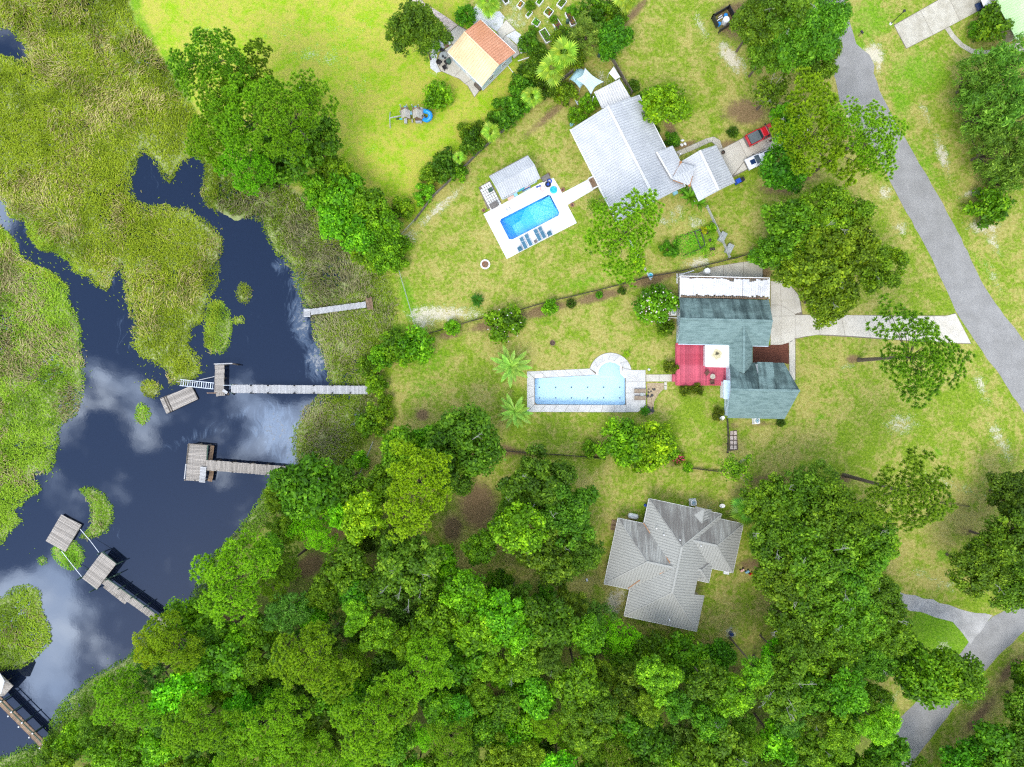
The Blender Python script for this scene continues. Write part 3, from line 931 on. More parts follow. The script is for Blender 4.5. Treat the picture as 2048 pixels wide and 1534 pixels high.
def jag(lst, amt=0.12, step=1.2, seed=1):
    """world outline with a slightly crumbled edge"""
    rr = random.Random(seed)
    out = []
    n = len(lst)
    for i in range(n):
        a, b = Vector(lst[i]), Vector(lst[(i + 1) % n])
        L = (b - a).length
        m = max(1, int(L / step))
        for j in range(m):
            p = a.lerp(b, j / m)
            out.append((p.x + rr.uniform(-amt, amt), p.y + rr.uniform(-amt, amt)))
    return out


def sheet(name, poly, mat, z0, z1, kind='structure', crumble=0.0, parent=None, label=None, cat=None, seed=1):
    w_ = [(p.x, p.y) for p in pts(poly)]
    if crumble:
        w_ = jag([(x, y, 0) for x, y in w_], crumble, seed=seed)
    o = MB().prism(w_, z0, z1).build(name, M[mat], parent)
    if parent is None:
        tag(o, label, cat, kind=kind)
    return o


road_main = [(1560, -150), (1640, -10), (1655, 60), (1662, 138), (1676, 178), (1679, 205), (1702, 240), (1735, 285), (1770, 342), (1790, 382), (1830, 455), (1865, 520), (1911, 622), (1956, 690), (2000, 752), (2060, 842), (2250, 1120), (2480, 1330),
             (2580, 1240), (2330, 1060), (2110, 772), (2048, 682), (1990, 606), (1960, 560), (1935, 503), (1880, 396), (1830, 311), (1800, 260), (1775, 215), (1760, 180), (1748, 147), (1748, 130), (1738, 110), (1712, 88), (1700, 50), (1690, 0), (1640, -150)]
sheet('road', road_main, 'asphalt', -0.2, 0.012, crumble=0.10)
road_south = [(2480, 1330), (2250, 1115), (2120, 1165), (2048, 1202), (1985, 1232), (1955, 1262), (1900, 1332), (1845, 1390), (1790, 1447), (1700, 1560), (1590, 1720), (1660, 1740), (1780, 1590), (1850, 1490), (1905, 1420), (1962, 1350), (2010, 1298), (2060, 1252), (2140, 1215), (2260, 1180), (2440, 1360)]
sheet('road', road_south, 'asphalt', -0.2, 0.016, crumble=0.10, seed=3)
sheet('gravel_driveway', [(1560, 1080), (1640, 1130), (1740, 1168), (1812, 1186), (1880, 1205), (1935, 1224), (1985, 1231), (1940, 1290), (1925, 1265), (1905, 1245), (1870, 1232), (1805, 1216), (1740, 1200), (1640, 1165), (1540, 1110)], 'gravel_drive', -0.2, 0.024, crumble=0.22)


def slabbed(name, base_poly, slabs, mat, base_mat='joint', top=0.05, gap=0.05, piece='slab'):
    """a paved surface: sunken joint bed and each poured slab its own piece"""
    base = sheet(name, base_poly, base_mat, -0.25, top - 0.03)
    for s in slabs:
        q = pts(s)
        c = sum(q, Vector((0, 0, 0))) / len(q)
        sh = []
        for p in q:
            d = c - p
            sh.append(p + d.normalized() * min(gap * 0.7, d.length * 0.3))
        MB().prism([(p.x, p.y) for p in sh], top - 0.12, top).build(piece, M[mat], base)
    return base


def strip_slabs(a, b, n):
    """cut the band between two polylines of the same length into slabs"""
    out = []

    def at(poly, t):
        L = [0]
        for i in range(len(poly) - 1):
            L.append(L[-1] + math.dist(poly[i], poly[i + 1]))
        d = t * L[-1]
        for i in range(len(poly) - 1):
            if d <= L[i + 1] + 1e-9:
                f = (d - L[i]) / max(1e-9, L[i + 1] - L[i])
                return (poly[i][0] + (poly[i + 1][0] - poly[i][0]) * f, poly[i][1] + (poly[i + 1][1] - poly[i][1]) * f)
        return poly[-1]
    for i in range(n):
        t0, t1, tm = i / n, (i + 1) / n, (i + .5) / n
        out.append([at(a, t0), at(a, tm), at(a, t1), at(b, t1), at(b, tm), at(b, t0)])
    return out


# drive of the teal house
drive_a = [(1590, 630), (1700, 630), (1800, 632), (1895, 632), (1911, 627)]
drive_b = [(1590, 677), (1632, 669), (1700, 672), (1800, 680), (1900, 686), (1942, 687)]
slabs = strip_slabs(drive_a, drive_b, 7)
slabs += [[(1541, 632), (1562, 632), (1562, 690), (1541, 690)], [(1562, 632), (1590, 632), (1590, 677), (1582, 684), (1562, 690)], [(1541, 610), (1562, 610), (1562, 632), (1541, 632)],
          [(1562, 610), (1590, 628), (1590, 632), (1562, 632)], [(1541, 562), (1560, 562), (1562, 610), (1541, 610)], [(1560, 562), (1580, 570), (1598, 592), (1603, 624), (1590, 628), (1562, 610)],
          [(1578, 684), (1590, 677), (1590, 760), (1579, 760)]]
slabbed('driveway', [(1541, 562), (1560, 562), (1580, 570), (1600, 592), (1605, 629), (1800, 631), (1895, 631), (1911, 626), (1943, 688), (1900, 687), (1632, 670), (1591, 678), (1591, 761), (1578, 761), (1578, 690), (1541, 691)], slabs, 'concrete_light')
slabbed('carport_slab', [(1356, 545), (1395, 546), (1420, 535), (1470, 526), (1525, 519), (1526, 562), (1526, 598), (1356, 598)],
        [[(1357, 547), (1395, 546), (1430, 533), (1447, 530), (1447, 560), (1357, 560)], [(1447, 530), (1487, 524), (1487, 560), (1447, 560)], [(1487, 524), (1525, 519), (1525, 560), (1487, 560)], [(1357, 560), (1447, 560), (1447, 597), (1357, 597)], [(1447, 560), (1525, 560), (1525, 597), (1447, 597)]], 'concrete')
# drive of the white roofed house
slabbed('driveway', [(1425, 300), (1445, 297), (1475, 281), (1520, 258), (1600, 216), (1625, 262), (1560, 300), (1500, 336), (1470, 353), (1440, 366)],
        [[(1426, 301), (1446, 297), (1477, 281), (1494, 316), (1466, 350), (1440, 364)], [(1477, 281), (1520, 258), (1538, 292), (1494, 316)], [(1494, 316), (1538, 292), (1549, 305), (1503, 334), (1466, 352)], [(1520, 258), (1558, 238), (1578, 270), (1538, 292)], [(1558, 238), (1600, 216), (1624, 261), (1578, 285)], [(1538, 292), (1578, 270), (1580, 287), (1549, 305)]], 'concrete_light')
slabbed('curved_path', [(1350, 304), (1368, 296), (1412, 277), (1428, 273), (1440, 280), (1446, 296), (1438, 300), (1430, 290), (1422, 284), (1404, 289), (1360, 312)],
        [[(1351, 304), (1370, 296), (1375, 305), (1360, 311)], [(1370, 296), (1393, 286), (1398, 295), (1375, 305)], [(1393, 286), (1412, 277), (1417, 286), (1398, 295)], [(1412, 277), (1427, 273.5), (1424, 284), (1417, 286)], [(1427, 273.5), (1440, 280), (1445, 296), (1438, 299), (1430, 290), (1424, 284)]], 'concrete')
# top right neighbour
slabbed('driveway', [(1787, 50), (1830, 26), (1900, -14), (1990, -60), (2010, -40), (1990, 5), (1960, 20), (1890, 58), (1812, 98)],
        [[(1788, 51), (1840, 21), (1866, 70), (1813, 97)], [(1840, 21), (1895, -10), (1920, 42), (1866, 70)], [(1895, -10), (1950, -40), (1975, 12), (1920, 42)]], 'concrete')
sheet('garden_walk', [(1890, 58), (1899, 54), (1908, 68), (1925, 86), (1945, 98), (1970, 101), (1995, 98), (2018, 90), (2040, 80), (2044, 88), (2020, 99), (1992, 108), (1965, 111), (1942, 107), (1920, 94), (1902, 76)], 'concrete', -0.2, 0.05)
# guest house: path, patio, gravel
PINK = [(800, -30), (822, -30), (848, 5), (880, 25), (905, 42), (916, 50), (897, 66), (888, 50), (875, 36), (850, 18), (825, 5)]
slabbed('garden_path', PINK, strip_slabs([(800, -30), (825, 5), (850, 19), (875, 36), (888, 50), (897, 65)], [(822, -30), (846, 4), (880, 25), (905, 42), (910, 46), (915, 50)], 9), 'paver_pink', top=0.045, gap=0.04)
slabbed('patio', [(897, 66), (917, 50), (940, 62), (920, 90), (898, 104), (930, 140), (962, 178), (949, 195), (935, 172), (918, 158), (895, 148), (880, 142), (872, 125), (878, 108), (892, 98), (902, 88)],
        [[(898, 66), (916, 51), (938, 63), (912, 96), (904, 88)], [(904, 90), (912, 97), (900, 106), (888, 100)], [(888, 100), (900, 106), (925, 136), (908, 154), (882, 142), (873, 125), (879, 109)], [(925, 136), (945, 158), (930, 168), (918, 157), (908, 154)], [(945, 158), (961, 178), (949, 194), (936, 172), (930, 168)]], 'concrete_light')
slabbed('side_patio', [(993, 64), (1012, 39), (1032, 60), (1012, 70), (1020, 80), (1035, 92), (1040, 108), (1028, 118), (1010, 95)], [[(994, 64), (1012, 40), (1031, 60), (1012, 70), (1003, 80)], [(1004, 80), (1012, 71), (1022, 81), (1034, 92), (1039, 108), (1028, 117)]], 'concrete_light')


def gravel_mat():
    m, k = newmat('white_gravel')
    g = k.n('ShaderNodeNewGeometry')
    v = g.outputs['Position']
    vo = k.n('ShaderNodeTexVoronoi', {'Vector': v, 'Scale': 7.0})
    n = k.noise(v, 0.9, 4, 0.6)
    c = k.mix(vo.outputs['Distance'], (0.68, 0.69, 0.70), (0.42, 0.43, 0.42))
    c = k.mix(k.math('MULTIPLY', k.step(n, 0.55, 0.72), 0.6), c, (0.24, 0.26, 0.15))
    p = k.n('ShaderNodeBsdfPrincipled', {'Base Color': c, 'Roughness': 0.9, 'Normal': bumped(k, vo.outputs['Distance'], 0.8, 0.05)})
    finish(k, p.outputs[0])


gravel_mat()
for poly, lab in (([(945, 20), (953, 8), (975, 25), (1000, 22), (1008, 35), (1004, 50), (992, 62), (978, 52), (958, 42), (948, 52)], 'white gravel bed around the fan palm above the salmon roof'),
                  ([(1012, 72), (1032, 61), (1040, 68), (1044, 84), (1048, 100), (1060, 98), (1056, 104), (1040, 108), (1036, 92), (1022, 80)], 'white gravel bed along the patio right of the salmon roof'),
                  ([(866, 72), (880, 61), (893, 64), (902, 88), (888, 96), (876, 106), (871, 124), (880, 143), (872, 147), (862, 138), (860, 118), (864, 100)], 'white gravel bed curving round the patio seats')):
    w_ = jag([(p.x, p.y, 0) for p in pts(poly)], 0.12, seed=len(lab))
    tag(MB().prism(w_, -0.2, 0.03).build('gravel_bed', M['white_gravel']), lab, 'gravel', kind='stuff')
# mulch beds by the teal house and by its pool
for poly, mat, lab in (([(1506, 692), (1537, 691), (1578, 681), (1578, 728), (1570, 727), (1506, 727)], 'mulch_red', 'dark red bark mulch bed beside the teal house'),
                       ([(1294, 766), (1316, 765), (1328, 766), (1328, 778), (1318, 788), (1309, 803), (1306, 828), (1296, 830), (1294, 800)], 'pebbles', 'tan pebble bed with dark stones beside the pool loungers')):
    if mat == 'pebbles':
        plain('pebbles', (0.30, 0.22, 0.13), (0.44, 0.35, 0.22), 5, 0.95, bump=0.6)
    w_ = jag([(p.x, p.y, 0) for p in pts(poly)], 0.06, seed=7)
    tag(MB().prism(w_, -0.2, 0.035).build('mulch_bed', M[mat]), lab, 'mulch', kind='stuff')

# ------------------------------------------------------------------ buildings
def slope(parent, P3, mat, rib=None, name='roof_slope', th=0.07, ribw=0.07, ribh=0.045):
    mb = MB().slab(P3, th)
    o = mb.build(name, M[mat], parent)
    if rib:
        MB().ribs(P3, rib, ribw, ribh).build('rib', M[{'metal_white': 'metal_seam', 'metal_salmon_glare': 'metal_salmon_glare_seam', 'metal_salmon': 'metal_salmon_seam', 'metal_grey': 'metal_grey_seam', 'metal_white_ridge': 'metal_seam'}.get(mat, mat)], o)
    return o


def cap(parent, a, b, mat, wd_=0.32, lift=0.05):
    d = Vector((0, 0, lift))
    return MB().beam(Vector(a) + d, Vector(b) + d, wd_, 0.05).build('ridge_cap', M[mat], parent)


def inset(poly, d):
    """move each corner of a footprint towards its centre"""
    c = sum((Vector(p) for p in poly), Vector((0, 0, 0))) / len(poly)
    out = []
    for p in poly:
        v = c - Vector(p)
        out.append(Vector(p) + v.normalized() * d)
    return out


def gable_walls(parent, e1a, e1b, e2a, e2b, ra, rb, mat, ins=0.45):
    """solid walls under a gable roof: eaves e1 (a-b), e2 (a-b), ridge ra-rb"""
    ax = (Vector(rb) - Vector(ra)); ax.z = 0; ax.normalize()
    cr = (Vector(e2a) - Vector(e1a)); cr.z = 0; cr.normalize()
    drop = Vector((0, 0, -0.12))
    e1a, e1b = Vector(e1a) + ax * ins + cr * ins, Vector(e1b) - ax * ins + cr * ins
    e2a, e2b = Vector(e2a) + ax * ins - cr * ins, Vector(e2b) - ax * ins - cr * ins
    ra, rb = Vector(ra) + ax * ins, Vector(rb) - ax * ins
    def down(p): return Vector((p.x, p.y, -0.05))
    v = [down(e1a), down(e1b), down(e2b), down(e2a), e1a + drop, e1b + drop, e2b + drop, e2a + drop, ra + drop * 1.6, rb + drop * 1.6]
    f = [(0, 1, 5, 4), (2, 3, 7, 6), (3, 0, 4, 8, 7), (1, 2, 6, 9, 5), (4, 5, 9, 8), (6, 7, 8, 9), (3, 2, 1, 0)]
    o = MB().add(v, f).build('wall', M[mat], parent)
    return o, v


def window(parent, a, b, z0, z1, out):
    """window in the wall between ground points a and b; out = outward direction"""
    a, b, out = Vector(a), Vector(b), Vector(out).normalized()
    m_ = (a + b) / 2
    L = (b - a).length
    ang = math.atan2((b - a).y, (b - a).x)
    c = Vector((m_.x, m_.y, (z0 + z1) / 2)) + out * 0.03
    f = MB()
    d = (b - a).normalized()
    for s in (-1, 1):
        f.box(c + d * s * (L / 2), (0.10, 0.10, z1 - z0 + 0.1), ang)
    for zz_ in (z0, z1, (z0 + z1) / 2):
        f.box((c.x, c.y, zz_), (L, 0.10, 0.08), ang)
    w_ = f.build('window', M['white_paint'], parent)
    MB().box(c - out * 0.01, (L - 0.06, 0.06, z1 - z0 - 0.02), ang).build('pane', M['window_glass'], w_)
    return w_


def wall_windows(parent, v, i, j, spots, z0=1.0, z1=2.2, wd_=1.0):
    """spots: fractions along the wall from corner v[i] to v[j]"""
    a, b = v[i], v[j]
    cen = sum(v[:4], Vector((0, 0, 0))) / 4
    d = (b - a); d.z = 0; d.normalize()
    out = d.cross(Vector((0, 0, 1)))
    if out.dot(a - cen) < 0:
        out = -out
    for t in spots:
        c = a.lerp(b, t)
        window(parent, c - d * wd_ / 2, c + d * wd_ / 2, z0, z1, out)


def door(parent, v, i, j, t, mat='white_paint', wd_=1.0, h=2.05):
    a, b = v[i], v[j]
    cen = sum(v[:4], Vector((0, 0, 0))) / 4
    d = (b - a); d.z = 0; d.normalize()
    out = d.cross(Vector((0, 0, 1)))
    if out.dot(a - cen) < 0:
        out = -out
    c = a.lerp(b, t) + out * 0.03
    ang = math.atan2(d.y, d.x)
    o = MB().box((c.x, c.y, h / 2 + 0.05), (wd_, 0.08, h), ang).build('door', M[mat], parent)
    k = c + d * wd_ * 0.38 + out * 0.08
    MB().box((k.x, k.y, 1.0), (0.12, 0.06, 0.05), ang).build('handle', M['chrome'], o)


# --- guest house with salmon metal roof, sun glare painted cream on one slope
gh = thing('guest_house', G(962, 107), 'small light blue guest house with salmon ribbed metal roof, glare painted on one slope', 'house')
ze, zr = 2.9, 4.5
w1, w2 = G(895, 104, ze), G(964, 173, ze)
e1, e2 = G(961, 39, ze), G(1031, 105, ze)
r1, r2 = G(928, 64, zr), G(997, 131, zr)
o1 = slope(gh, [w1, w2, r2, r1], 'metal_salmon_glare', 0.42)
o1['label'] = 'slope of the metal roof with sun glare painted in as cream'
o2 = slope(gh, [r1, r2, e2, e1], 'metal_salmon', 0.42)
o2['label'] = 'salmon orange slope of the metal roof'
cap(gh, r1, r2, 'metal_salmon_glare', 0.25)
wl, wv_ = gable_walls(gh, w1, w2, e1, e2, r1, r2, 'siding_blue', 0.4)
wall_windows(gh, wv_, 1, 2, (0.3, 0.72), 1.1, 2.2, 1.0)
wall_windows(gh, wv_, 0, 1, (0.3, 0.75), 1.0, 2.1, 1.1)
door(gh, wv_, 0, 1, 0.52)
MB().beam(w2 + Vector((0, 0, -0.1)), w1 + Vector((0, 0, -0.1)), 0.12, 0.12).build('gutter', M['white_paint'], gh)
MB().beam(e2 + Vector((0.05, 0, -0.1)), e1 + Vector((0.05, 0, -0.1)), 0.12, 0.12).build('gutter', M['white_paint'], gh)
# bottom board of the visible gable wall
bd = (wv_[2] - wv_[1]).normalized()
od = bd.cross(Vector((0, 0, 1)))
if od.dot(wv_[1] - gh.location) < 0: od = -od
MB().beam(Vector((wv_[1].x, wv_[1].y, 0.15)) + od * 0.04, Vector((wv_[2].x, wv_[2].y, 0.15)) + od * 0.04, 0.08, 0.22).build('base_board', M['concrete_grey'], gh)

# --- white metal house
wh = thing('white_house', G(1270, 320), 'long house with white ribbed metal gable roof beside the driveway', 'house')
ze, zr = 3.0, 5.6
w1, w2 = G(1141, 259, ze), G(1235, 445, ze)
e1, e2 = G(1277, 190, ze), G(1370, 373, ze)
r1, r2 = G(1215, 212, zr), G(1311, 400, zr)
slope(wh, [w1, w2, r2, r1], 'metal_white', 0.40)
slope(wh, [r1, r2, e2, e1], 'metal_white', 0.40)
cap(wh, r1, r2, 'metal_white_ridge', 0.4)
wl, wv_ = gable_walls(wh, w1, w2, e1, e2, r1, r2, 'siding_white', 0.5)
wall_windows(wh, wv_, 1, 2, (0.35, 0.62), 0.9, 2.3, 1.3)
wall_windows(wh, wv_, 0, 1, (0.15, 0.4, 0.85), 0.9, 2.3, 1.3)
wall_windows(wh, wv_, 2, 3, (0.8, 0.6), 0.9, 2.3, 1.3)
door(wh, wv_, 0, 1, 0.63)
MB().beam(w1 + Vector((-0.07, 0.03, -0.1)), w2 + Vector((-0.07, 0.03, -0.1)), 0.13, 0.12).build('gutter', M['white_paint'], wh)
MB().beam(e1 + Vector((0.07, 0.03, -0.1)), e2 + Vector((0.07, 0.03, -0.1)), 0.13, 0.12).build('gutter', M['white_paint'], wh)
# porch wing rising from the east slope
pa, pb, pc, pd = G(1313, 304, 4.1), G(1345, 291, 3.25), G(1362, 324, 3.25), G(1343.5, 357, 4.1)
slope(wh, [pa, pb, pc, pd], 'metal_white', 0.40, name='porch_roof')
cap(wh, pa, pd, 'metal_white_ridge', 0.3, 0.03)
# link roof: two small slopes meeting on a ridge
la, lb, lc, ld = G(1344, 358, 4.35), G(1392, 333, 4.2), G(1361, 325, 3.45), G(1379, 371.5, 3.45)
slope(wh, [la, lb, lc], 'metal_white', 0.45, name='link_roof')
slope(wh, [la, ld, lb], 'metal_white', 0.45, name='link_roof')
for p in ((1361.5, 324.5), (1379, 371)):
    q = G(p[0], p[1], 3.50)
    MB().box(q, (0.35, 0.35, 0.08), 0.5).build('valley_flashing', M['rust'], wh)
MB().beam(G(1361.5, 326, 3.5), G(1348, 350, 4.0), 0.12, 0.05).build('valley_flashing', M['rust'], wh)
MB().beam(G(1346, 360.5, 4.25), G(1366, 368, 3.6), 0.10, 0.05).build('valley_flashing', M['rust'], wh)
MB().beam(G(1380, 370, 3.5), G(1385, 352, 3.85), 0.10, 0.05).build('valley_flashing', M['rust'], wh)
for p in ((1352, 320), (1352, 352), (1374, 336), (1382, 362)):
    b = G(p[0], p[1], 0)
    MB().box((b.x, b.y, 1.55), (0.14, 0.14, 3.2)).build('porch_post', M['white_paint'], wh)
# garage
ze, zr = 2.8, 4.1
w1, w2 = G(1362, 323, ze), G(1397, 403, ze)
e1, e2 = G(1432, 290, ze), G(1471, 365, ze)
r1, r2 = G(1399, 301, zr), G(1437, 380, zr)
gr_ = thing('garage', G(1417, 348), 'detached garage with white metal gable roof beside the parked vehicles', 'garage')
slope(gr_, [w1, w2, r2, r1], 'metal_white', 0.40)
slope(gr_, [r1, r2, e2, e1], 'metal_white', 0.40)
cap(gr_, r1, r2, 'metal_white_ridge', 0.4)
wl, gv_ = gable_walls(gr_, w1, w2, e1, e2, r1, r2, 'siding_white', 0.35)
door(gr_, gv_, 2, 3, 0.5, 'siding_tan', 4.2, 2.2)
wall_windows(gr_, gv_, 1, 2, (0.5,), 1.0, 2.0, 1.2)
# white lean-to behind the house
ln = thing('lean_to', G(1222, 188), 'white corrugated lean-to roof at the upper end of the white house', 'lean-to')
q = [G(1188, 184, 2.75), G(1239, 158, 2.75), G(1262, 196, 2.85), G(1204, 217, 2.85)]
slope(ln, q, 'metal_cream_white' if 'metal_cream_white' in M else 'metal_white_ridge', 0.38)
for p in q:
    MB().box((p.x * 0.995, p.y * 0.985, 1.3), (0.14, 0.14, 2.7)).build('post', M['white_paint'], ln)
# steps at the pool walk
st = thing('entry_steps', G(1186, 364), 'brown wooden steps at the end of the white pool walk', 'steps')
ang = math.atan2(-(384 - 357), 0) if False else R(-63)
for i, zz_ in enumerate((0.15, 0.30)):
    c = G(1184 + i * 4, 368 - i * 2.2)
    MB().box((c.x, c.y, zz_ / 2 + 0.05), (2.0, 0.42, zz_), ang).build('step', M['wood_brown'], st)
for s in (-1, 1):
    c = G(1186 - s * 4.9 * 1.0, 366.5 - s * 9.8)
    MB().box((c.x, c.y, 0.3), (0.18, 0.9, 0.55), ang).build('side_wall', M['white_paint'], st)

# --- pool house
ph = thing('pool_house', G(1030, 355), 'white gable roofed pool house beside the bright blue pool', 'pool house')
ze, zr = 2.5, 3.7
n1_, n2_ = G(978, 352.6, ze), G(1056, 311, ze)
s1_, s2_ = G(1003, 398, ze), G(1081, 357, ze)
r1, r2 = G(990, 371, zr), G(1069.5, 330, zr)
slope(ph, [n1_, n2_, r2, r1], 'metal_white', 0.36)
slope(ph, [r1, r2, s2_, s1_], 'metal_white', 0.36)
wl, pv_ = gable_walls(ph, s1_, s2_, n1_, n2_, r1, r2, 'siding_blue', 0.35)
wall_windows(ph, pv_, 0, 1, (0.12, 0.3, 0.82), 0.9, 2.0, 1.2)
door(ph, pv_, 0, 1, 0.55, 'float_turquoise')
MB().beam(n1_ + Vector((0, 0.06, -0.08)), n2_ + Vector((0, 0.06, -0.08)), 0.1, 0.1).build('gutter', M['box_grey'], ph)

# --- teal shingled house
th_ = thing('teal_house', G(1470, 700), 'house with teal shingle gable roofs and a red wooden deck', 'house')
ze, zr = 3.0, 5.6
n1_, n2_ = G(1359, 596, ze), G(1538, 600, ze)
s1_, s2_ = G(1356.6, 687.5, ze), G(1537, 692, ze)
r1, r2 = G(1361, 637.5, zr), G(1545.6, 642, zr)
slope(th_, [n1_, n2_, r2, r1], 'shingle_teal', th=0.12)
slope(th_, [r1, r2, s2_, s1_], 'shingle_teal', th=0.12)
cap(th_, r1, r2, 'shingle_teal', 0.35, 0.03)
wl, tv_ = gable_walls(th_, s1_, s2_, n1_, n2_, r1, r2, 'siding_blue', 0.35)
wall_windows(th_, tv_, 3, 0, (0.25, 0.7), 0.9, 2.2, 1.3)
wall_windows(th_, tv_, 0, 1, (0.15, 0.88), 0.9, 2.2, 1.3)
MB().beam(s1_ + Vector((0, -0.05, -0.1)), s2_ + Vector((0, -0.05, -0.1)), 0.1, 0.1).build('gutter', M['siding_blue'], th_)
# connecting wing
ra, rb = G(1488, 651, 5.0), G(1487, 746, 4.75)
wa_, wb_ = G(1458.5, 690, 3.0), G(1458.5, 737, 3.0)
ea_, eb_ = G(1505, 688, 3.0), G(1505, 731, 3.0)
slope(th_, [ra, rb, wb_, wa_], 'shingle_teal', th=0.10)
slope(th_, [ra, rb, eb_, ea_], 'shingle_teal', th=0.10)
cap(th_, ra, rb, 'shingle_teal', 0.35, 0.04)
wq = [G(1461, 670, 2.9), G(1501, 670, 2.9), G(1501, 760, 2.9), G(1461, 760, 2.9)]
MB().prism([(p.x, p.y) for p in wq], -0.05, 2.9).build('wall', M['siding_blue'], th_)
# south wing, steep roof with prow gable
ze, zr = 3.0, 6.3
n1_, n2_ = G(1460, 725, ze), G(1568, 725.5, ze)
s1_, s2_ = G(1455, 836, ze), G(1569, 838, ze)
r1, r2 = G(1462, 779, zr), G(1600, 781.5, zr)
slope(th_, [n1_, n2_, r2, r1], 'shingle_teal', th=0.12)
slope(th_, [r1, r2, s2_, s1_], 'shingle_teal', th=0.12)
cap(th_, r1, r2, 'shingle_teal', 0.35, 0.03)
wl, sv_ = gable_walls(th_, s1_, s2_, n1_, n2_, r1, Vector((r2.x - 1.0, r2.y, r2.z - 0.1)), 'siding_blue', 0.3)
wall_windows(th_, sv_, 3, 0, (0.3, 0.75), 0.9, 2.2, 1.2)
wall_windows(th_, sv_, 0, 1, (0.25, 0.75), 0.9, 2.2, 1.3)
# shed dormer
da, db, dc, dd_ = G(1519, 777.5, 6.36), G(1551.5, 778.5, 6.36), G(1546, 724.5, 4.7), G(1515, 724, 4.7)
slope(th_, [da, db, dc, dd_], 'shingle_teal', th=0.10, name='dormer_roof')
dv = [G(1517, 728, 4.6), G(1544, 728, 4.6), G(1544, 728, 3.0), G(1517, 728, 3.0)]
ins_ = Vector((0, -3.4, 0))
dw = [Vector((dv[0].x, dv[0].y, 4.55)), Vector((dv[1].x, dv[1].y, 4.55)), Vector((dv[1].x, dv[1].y, 3.05)), Vector((dv[0].x, dv[0].y, 3.05))]
bk = [Vector((dw[0].x, dw[0].y - 3.6, 6.1)), Vector((dw[1].x, dw[1].y - 3.6, 6.1)), Vector((dw[1].x, dw[1].y - 3.6, 5.4)), Vector((dw[0].x, dw[0].y - 3.6, 5.4))]
MB().add(dw + bk, [(0, 1, 2, 3), (0, 3, 7, 4), (1, 5, 6, 2), (4, 7, 6, 5), (0, 4, 5, 1), (3, 2, 6, 7)]).build('dormer_wall', M['siding_white'], th_)
# bay with flat pale roof
bq = [(1447, 760), (1461, 761), (1460, 799), (1447, 798)]
MB().prism([(p.x, p.y) for p in pts(bq, 2.6)], 2.55, 2.68).build('bay_roof', M['siding_blue'], th_)
MB().prism([(p.x, p.y) for p in pts([(1450, 763), (1463, 763), (1463, 797), (1450, 796)], 2.6)], -0.05, 2.55).build('bay_wall', M['siding_white'], th_)
# flat white roof over the sun room
fq = [(1411, 688), (1459, 688), (1459, 734), (1411, 733)]
c_ = G(1434, 708, 2.75)
fr = MB().prism([(p.x, p.y) for p in pts(fq, 2.75)], 2.62, 2.75)
fr_o = link('flat_roof', bpy.data.meshes.new('flat_roof'), th_, M['flat_roof_stained'])
fr_o.data.from_pydata([tuple(p - c_) for p in fr.v], [], fr.f); fr_o.data.update()
fr_o.location = c_ - ORG[th_.name]
fr_o['label'] = 'white flat roof with a dark round stain'
ed = pts(fq, 2.8)
for i in range(4):
    MB().beam(ed[i], ed[(i + 1) % 4], 0.14, 0.16).build('roof_edge', M['white_paint'], th_)
MB().prism([(p.x, p.y) for p in pts([(1414, 691), (1458, 691), (1458, 731), (1414, 731)], 2.6)], 0.1, 2.62).build('sun_room_wall', M['siding_white'], th_)
# red deck, plank by plank
dk = thing('red_deck', G(1400, 730), 'red painted wooden deck in the angle of the teal house', 'deck')
x0, x1 = G(1351, 0).x, G(1450, 0).x
zt = 0.55
MB().prism([(p.x, p.y) for p in pts([(1353, 687), (1449, 687), (1449, 769), (1352, 769)], 0.3)], 0.0, zt - 0.06).build('deck_frame', M['deck_red_joist'], dk)
ya, yb = G(0, 686, zt).y, G(0, 771, zt).y
npk = 52
pw = (x1 - x0) / npk
pm_ = MB().box((0, 0, 0), (pw - 0.022, ya - yb, 0.05)).build('plank', M['deck_red'], dk)
plank_me = pm_.data
pm_.location = Vector((x0 + pw / 2, (ya + yb) / 2, zt - 0.025)) - ORG[dk.name]
plank_me.transform(Matrix.Translation(ORG[dk.name]))
for i in range(1, npk):
    child_copy(plank_me, 'plank', dk, (x0 + pw * (i + .5), (ya + yb) / 2 + RNG.uniform(-.02, .02), zt - 0.025 + RNG.uniform(-.006, .006)))
stp = MB().box(G(1347, 756, 0.25), (0.45, 1.15, 0.5)).build('step', M['deck_red'], dk)
MB().beam(G(1352, 769, 0.45), G(1449, 771, 0.45), 0.06, 0.25).build('fascia_board', M['deck_red'], dk)
MB().beam(G(1351, 687, 0.45), G(1351, 770, 0.45), 0.06, 0.25).build('fascia_board', M['deck_red'], dk)
# carport with torn corrugated panels over rafters
cp = thing('carport', G(1450, 575), 'carport roof of torn white corrugated panels on brown rafters', 'carport')
zc = 2.75
ncp = 44
ca, cb, cc, cd = G(1361, 552, zc), G(1539, 556, zc), G(1538, 598, zc + .15), G(1360, 594, zc + .15)
rr = random.Random(4)
for i in range(0, ncp):
    t = (i + .5) / ncp
    a, b = ca.lerp(cb, t), cd.lerp(cc, t)
    MB().beam(a - Vector((0, 0, 0.12)), b - Vector((0, 0, 0.12)), 0.09, 0.14).build('rafter', M['wood_brown'], cp)
for t in (0.02, 0.5, 0.98):
    a, b = ca.lerp(cd, t) - Vector((0, 0, .26)), cb.lerp(cc, t) - Vector((0, 0, .26))
    MB().beam(a, b, 0.12, 0.16).build('beam', M['wood_brown'], cp)
for p in (ca, cb, cc, cd, ca.lerp(cb, .5), ca.lerp(cb, .25), ca.lerp(cb, .75)):
    MB().box((p.x * 0.999, p.y * 0.999, 1.2), (0.14, 0.14, 2.5)).build('post', M['white_paint'], cp)
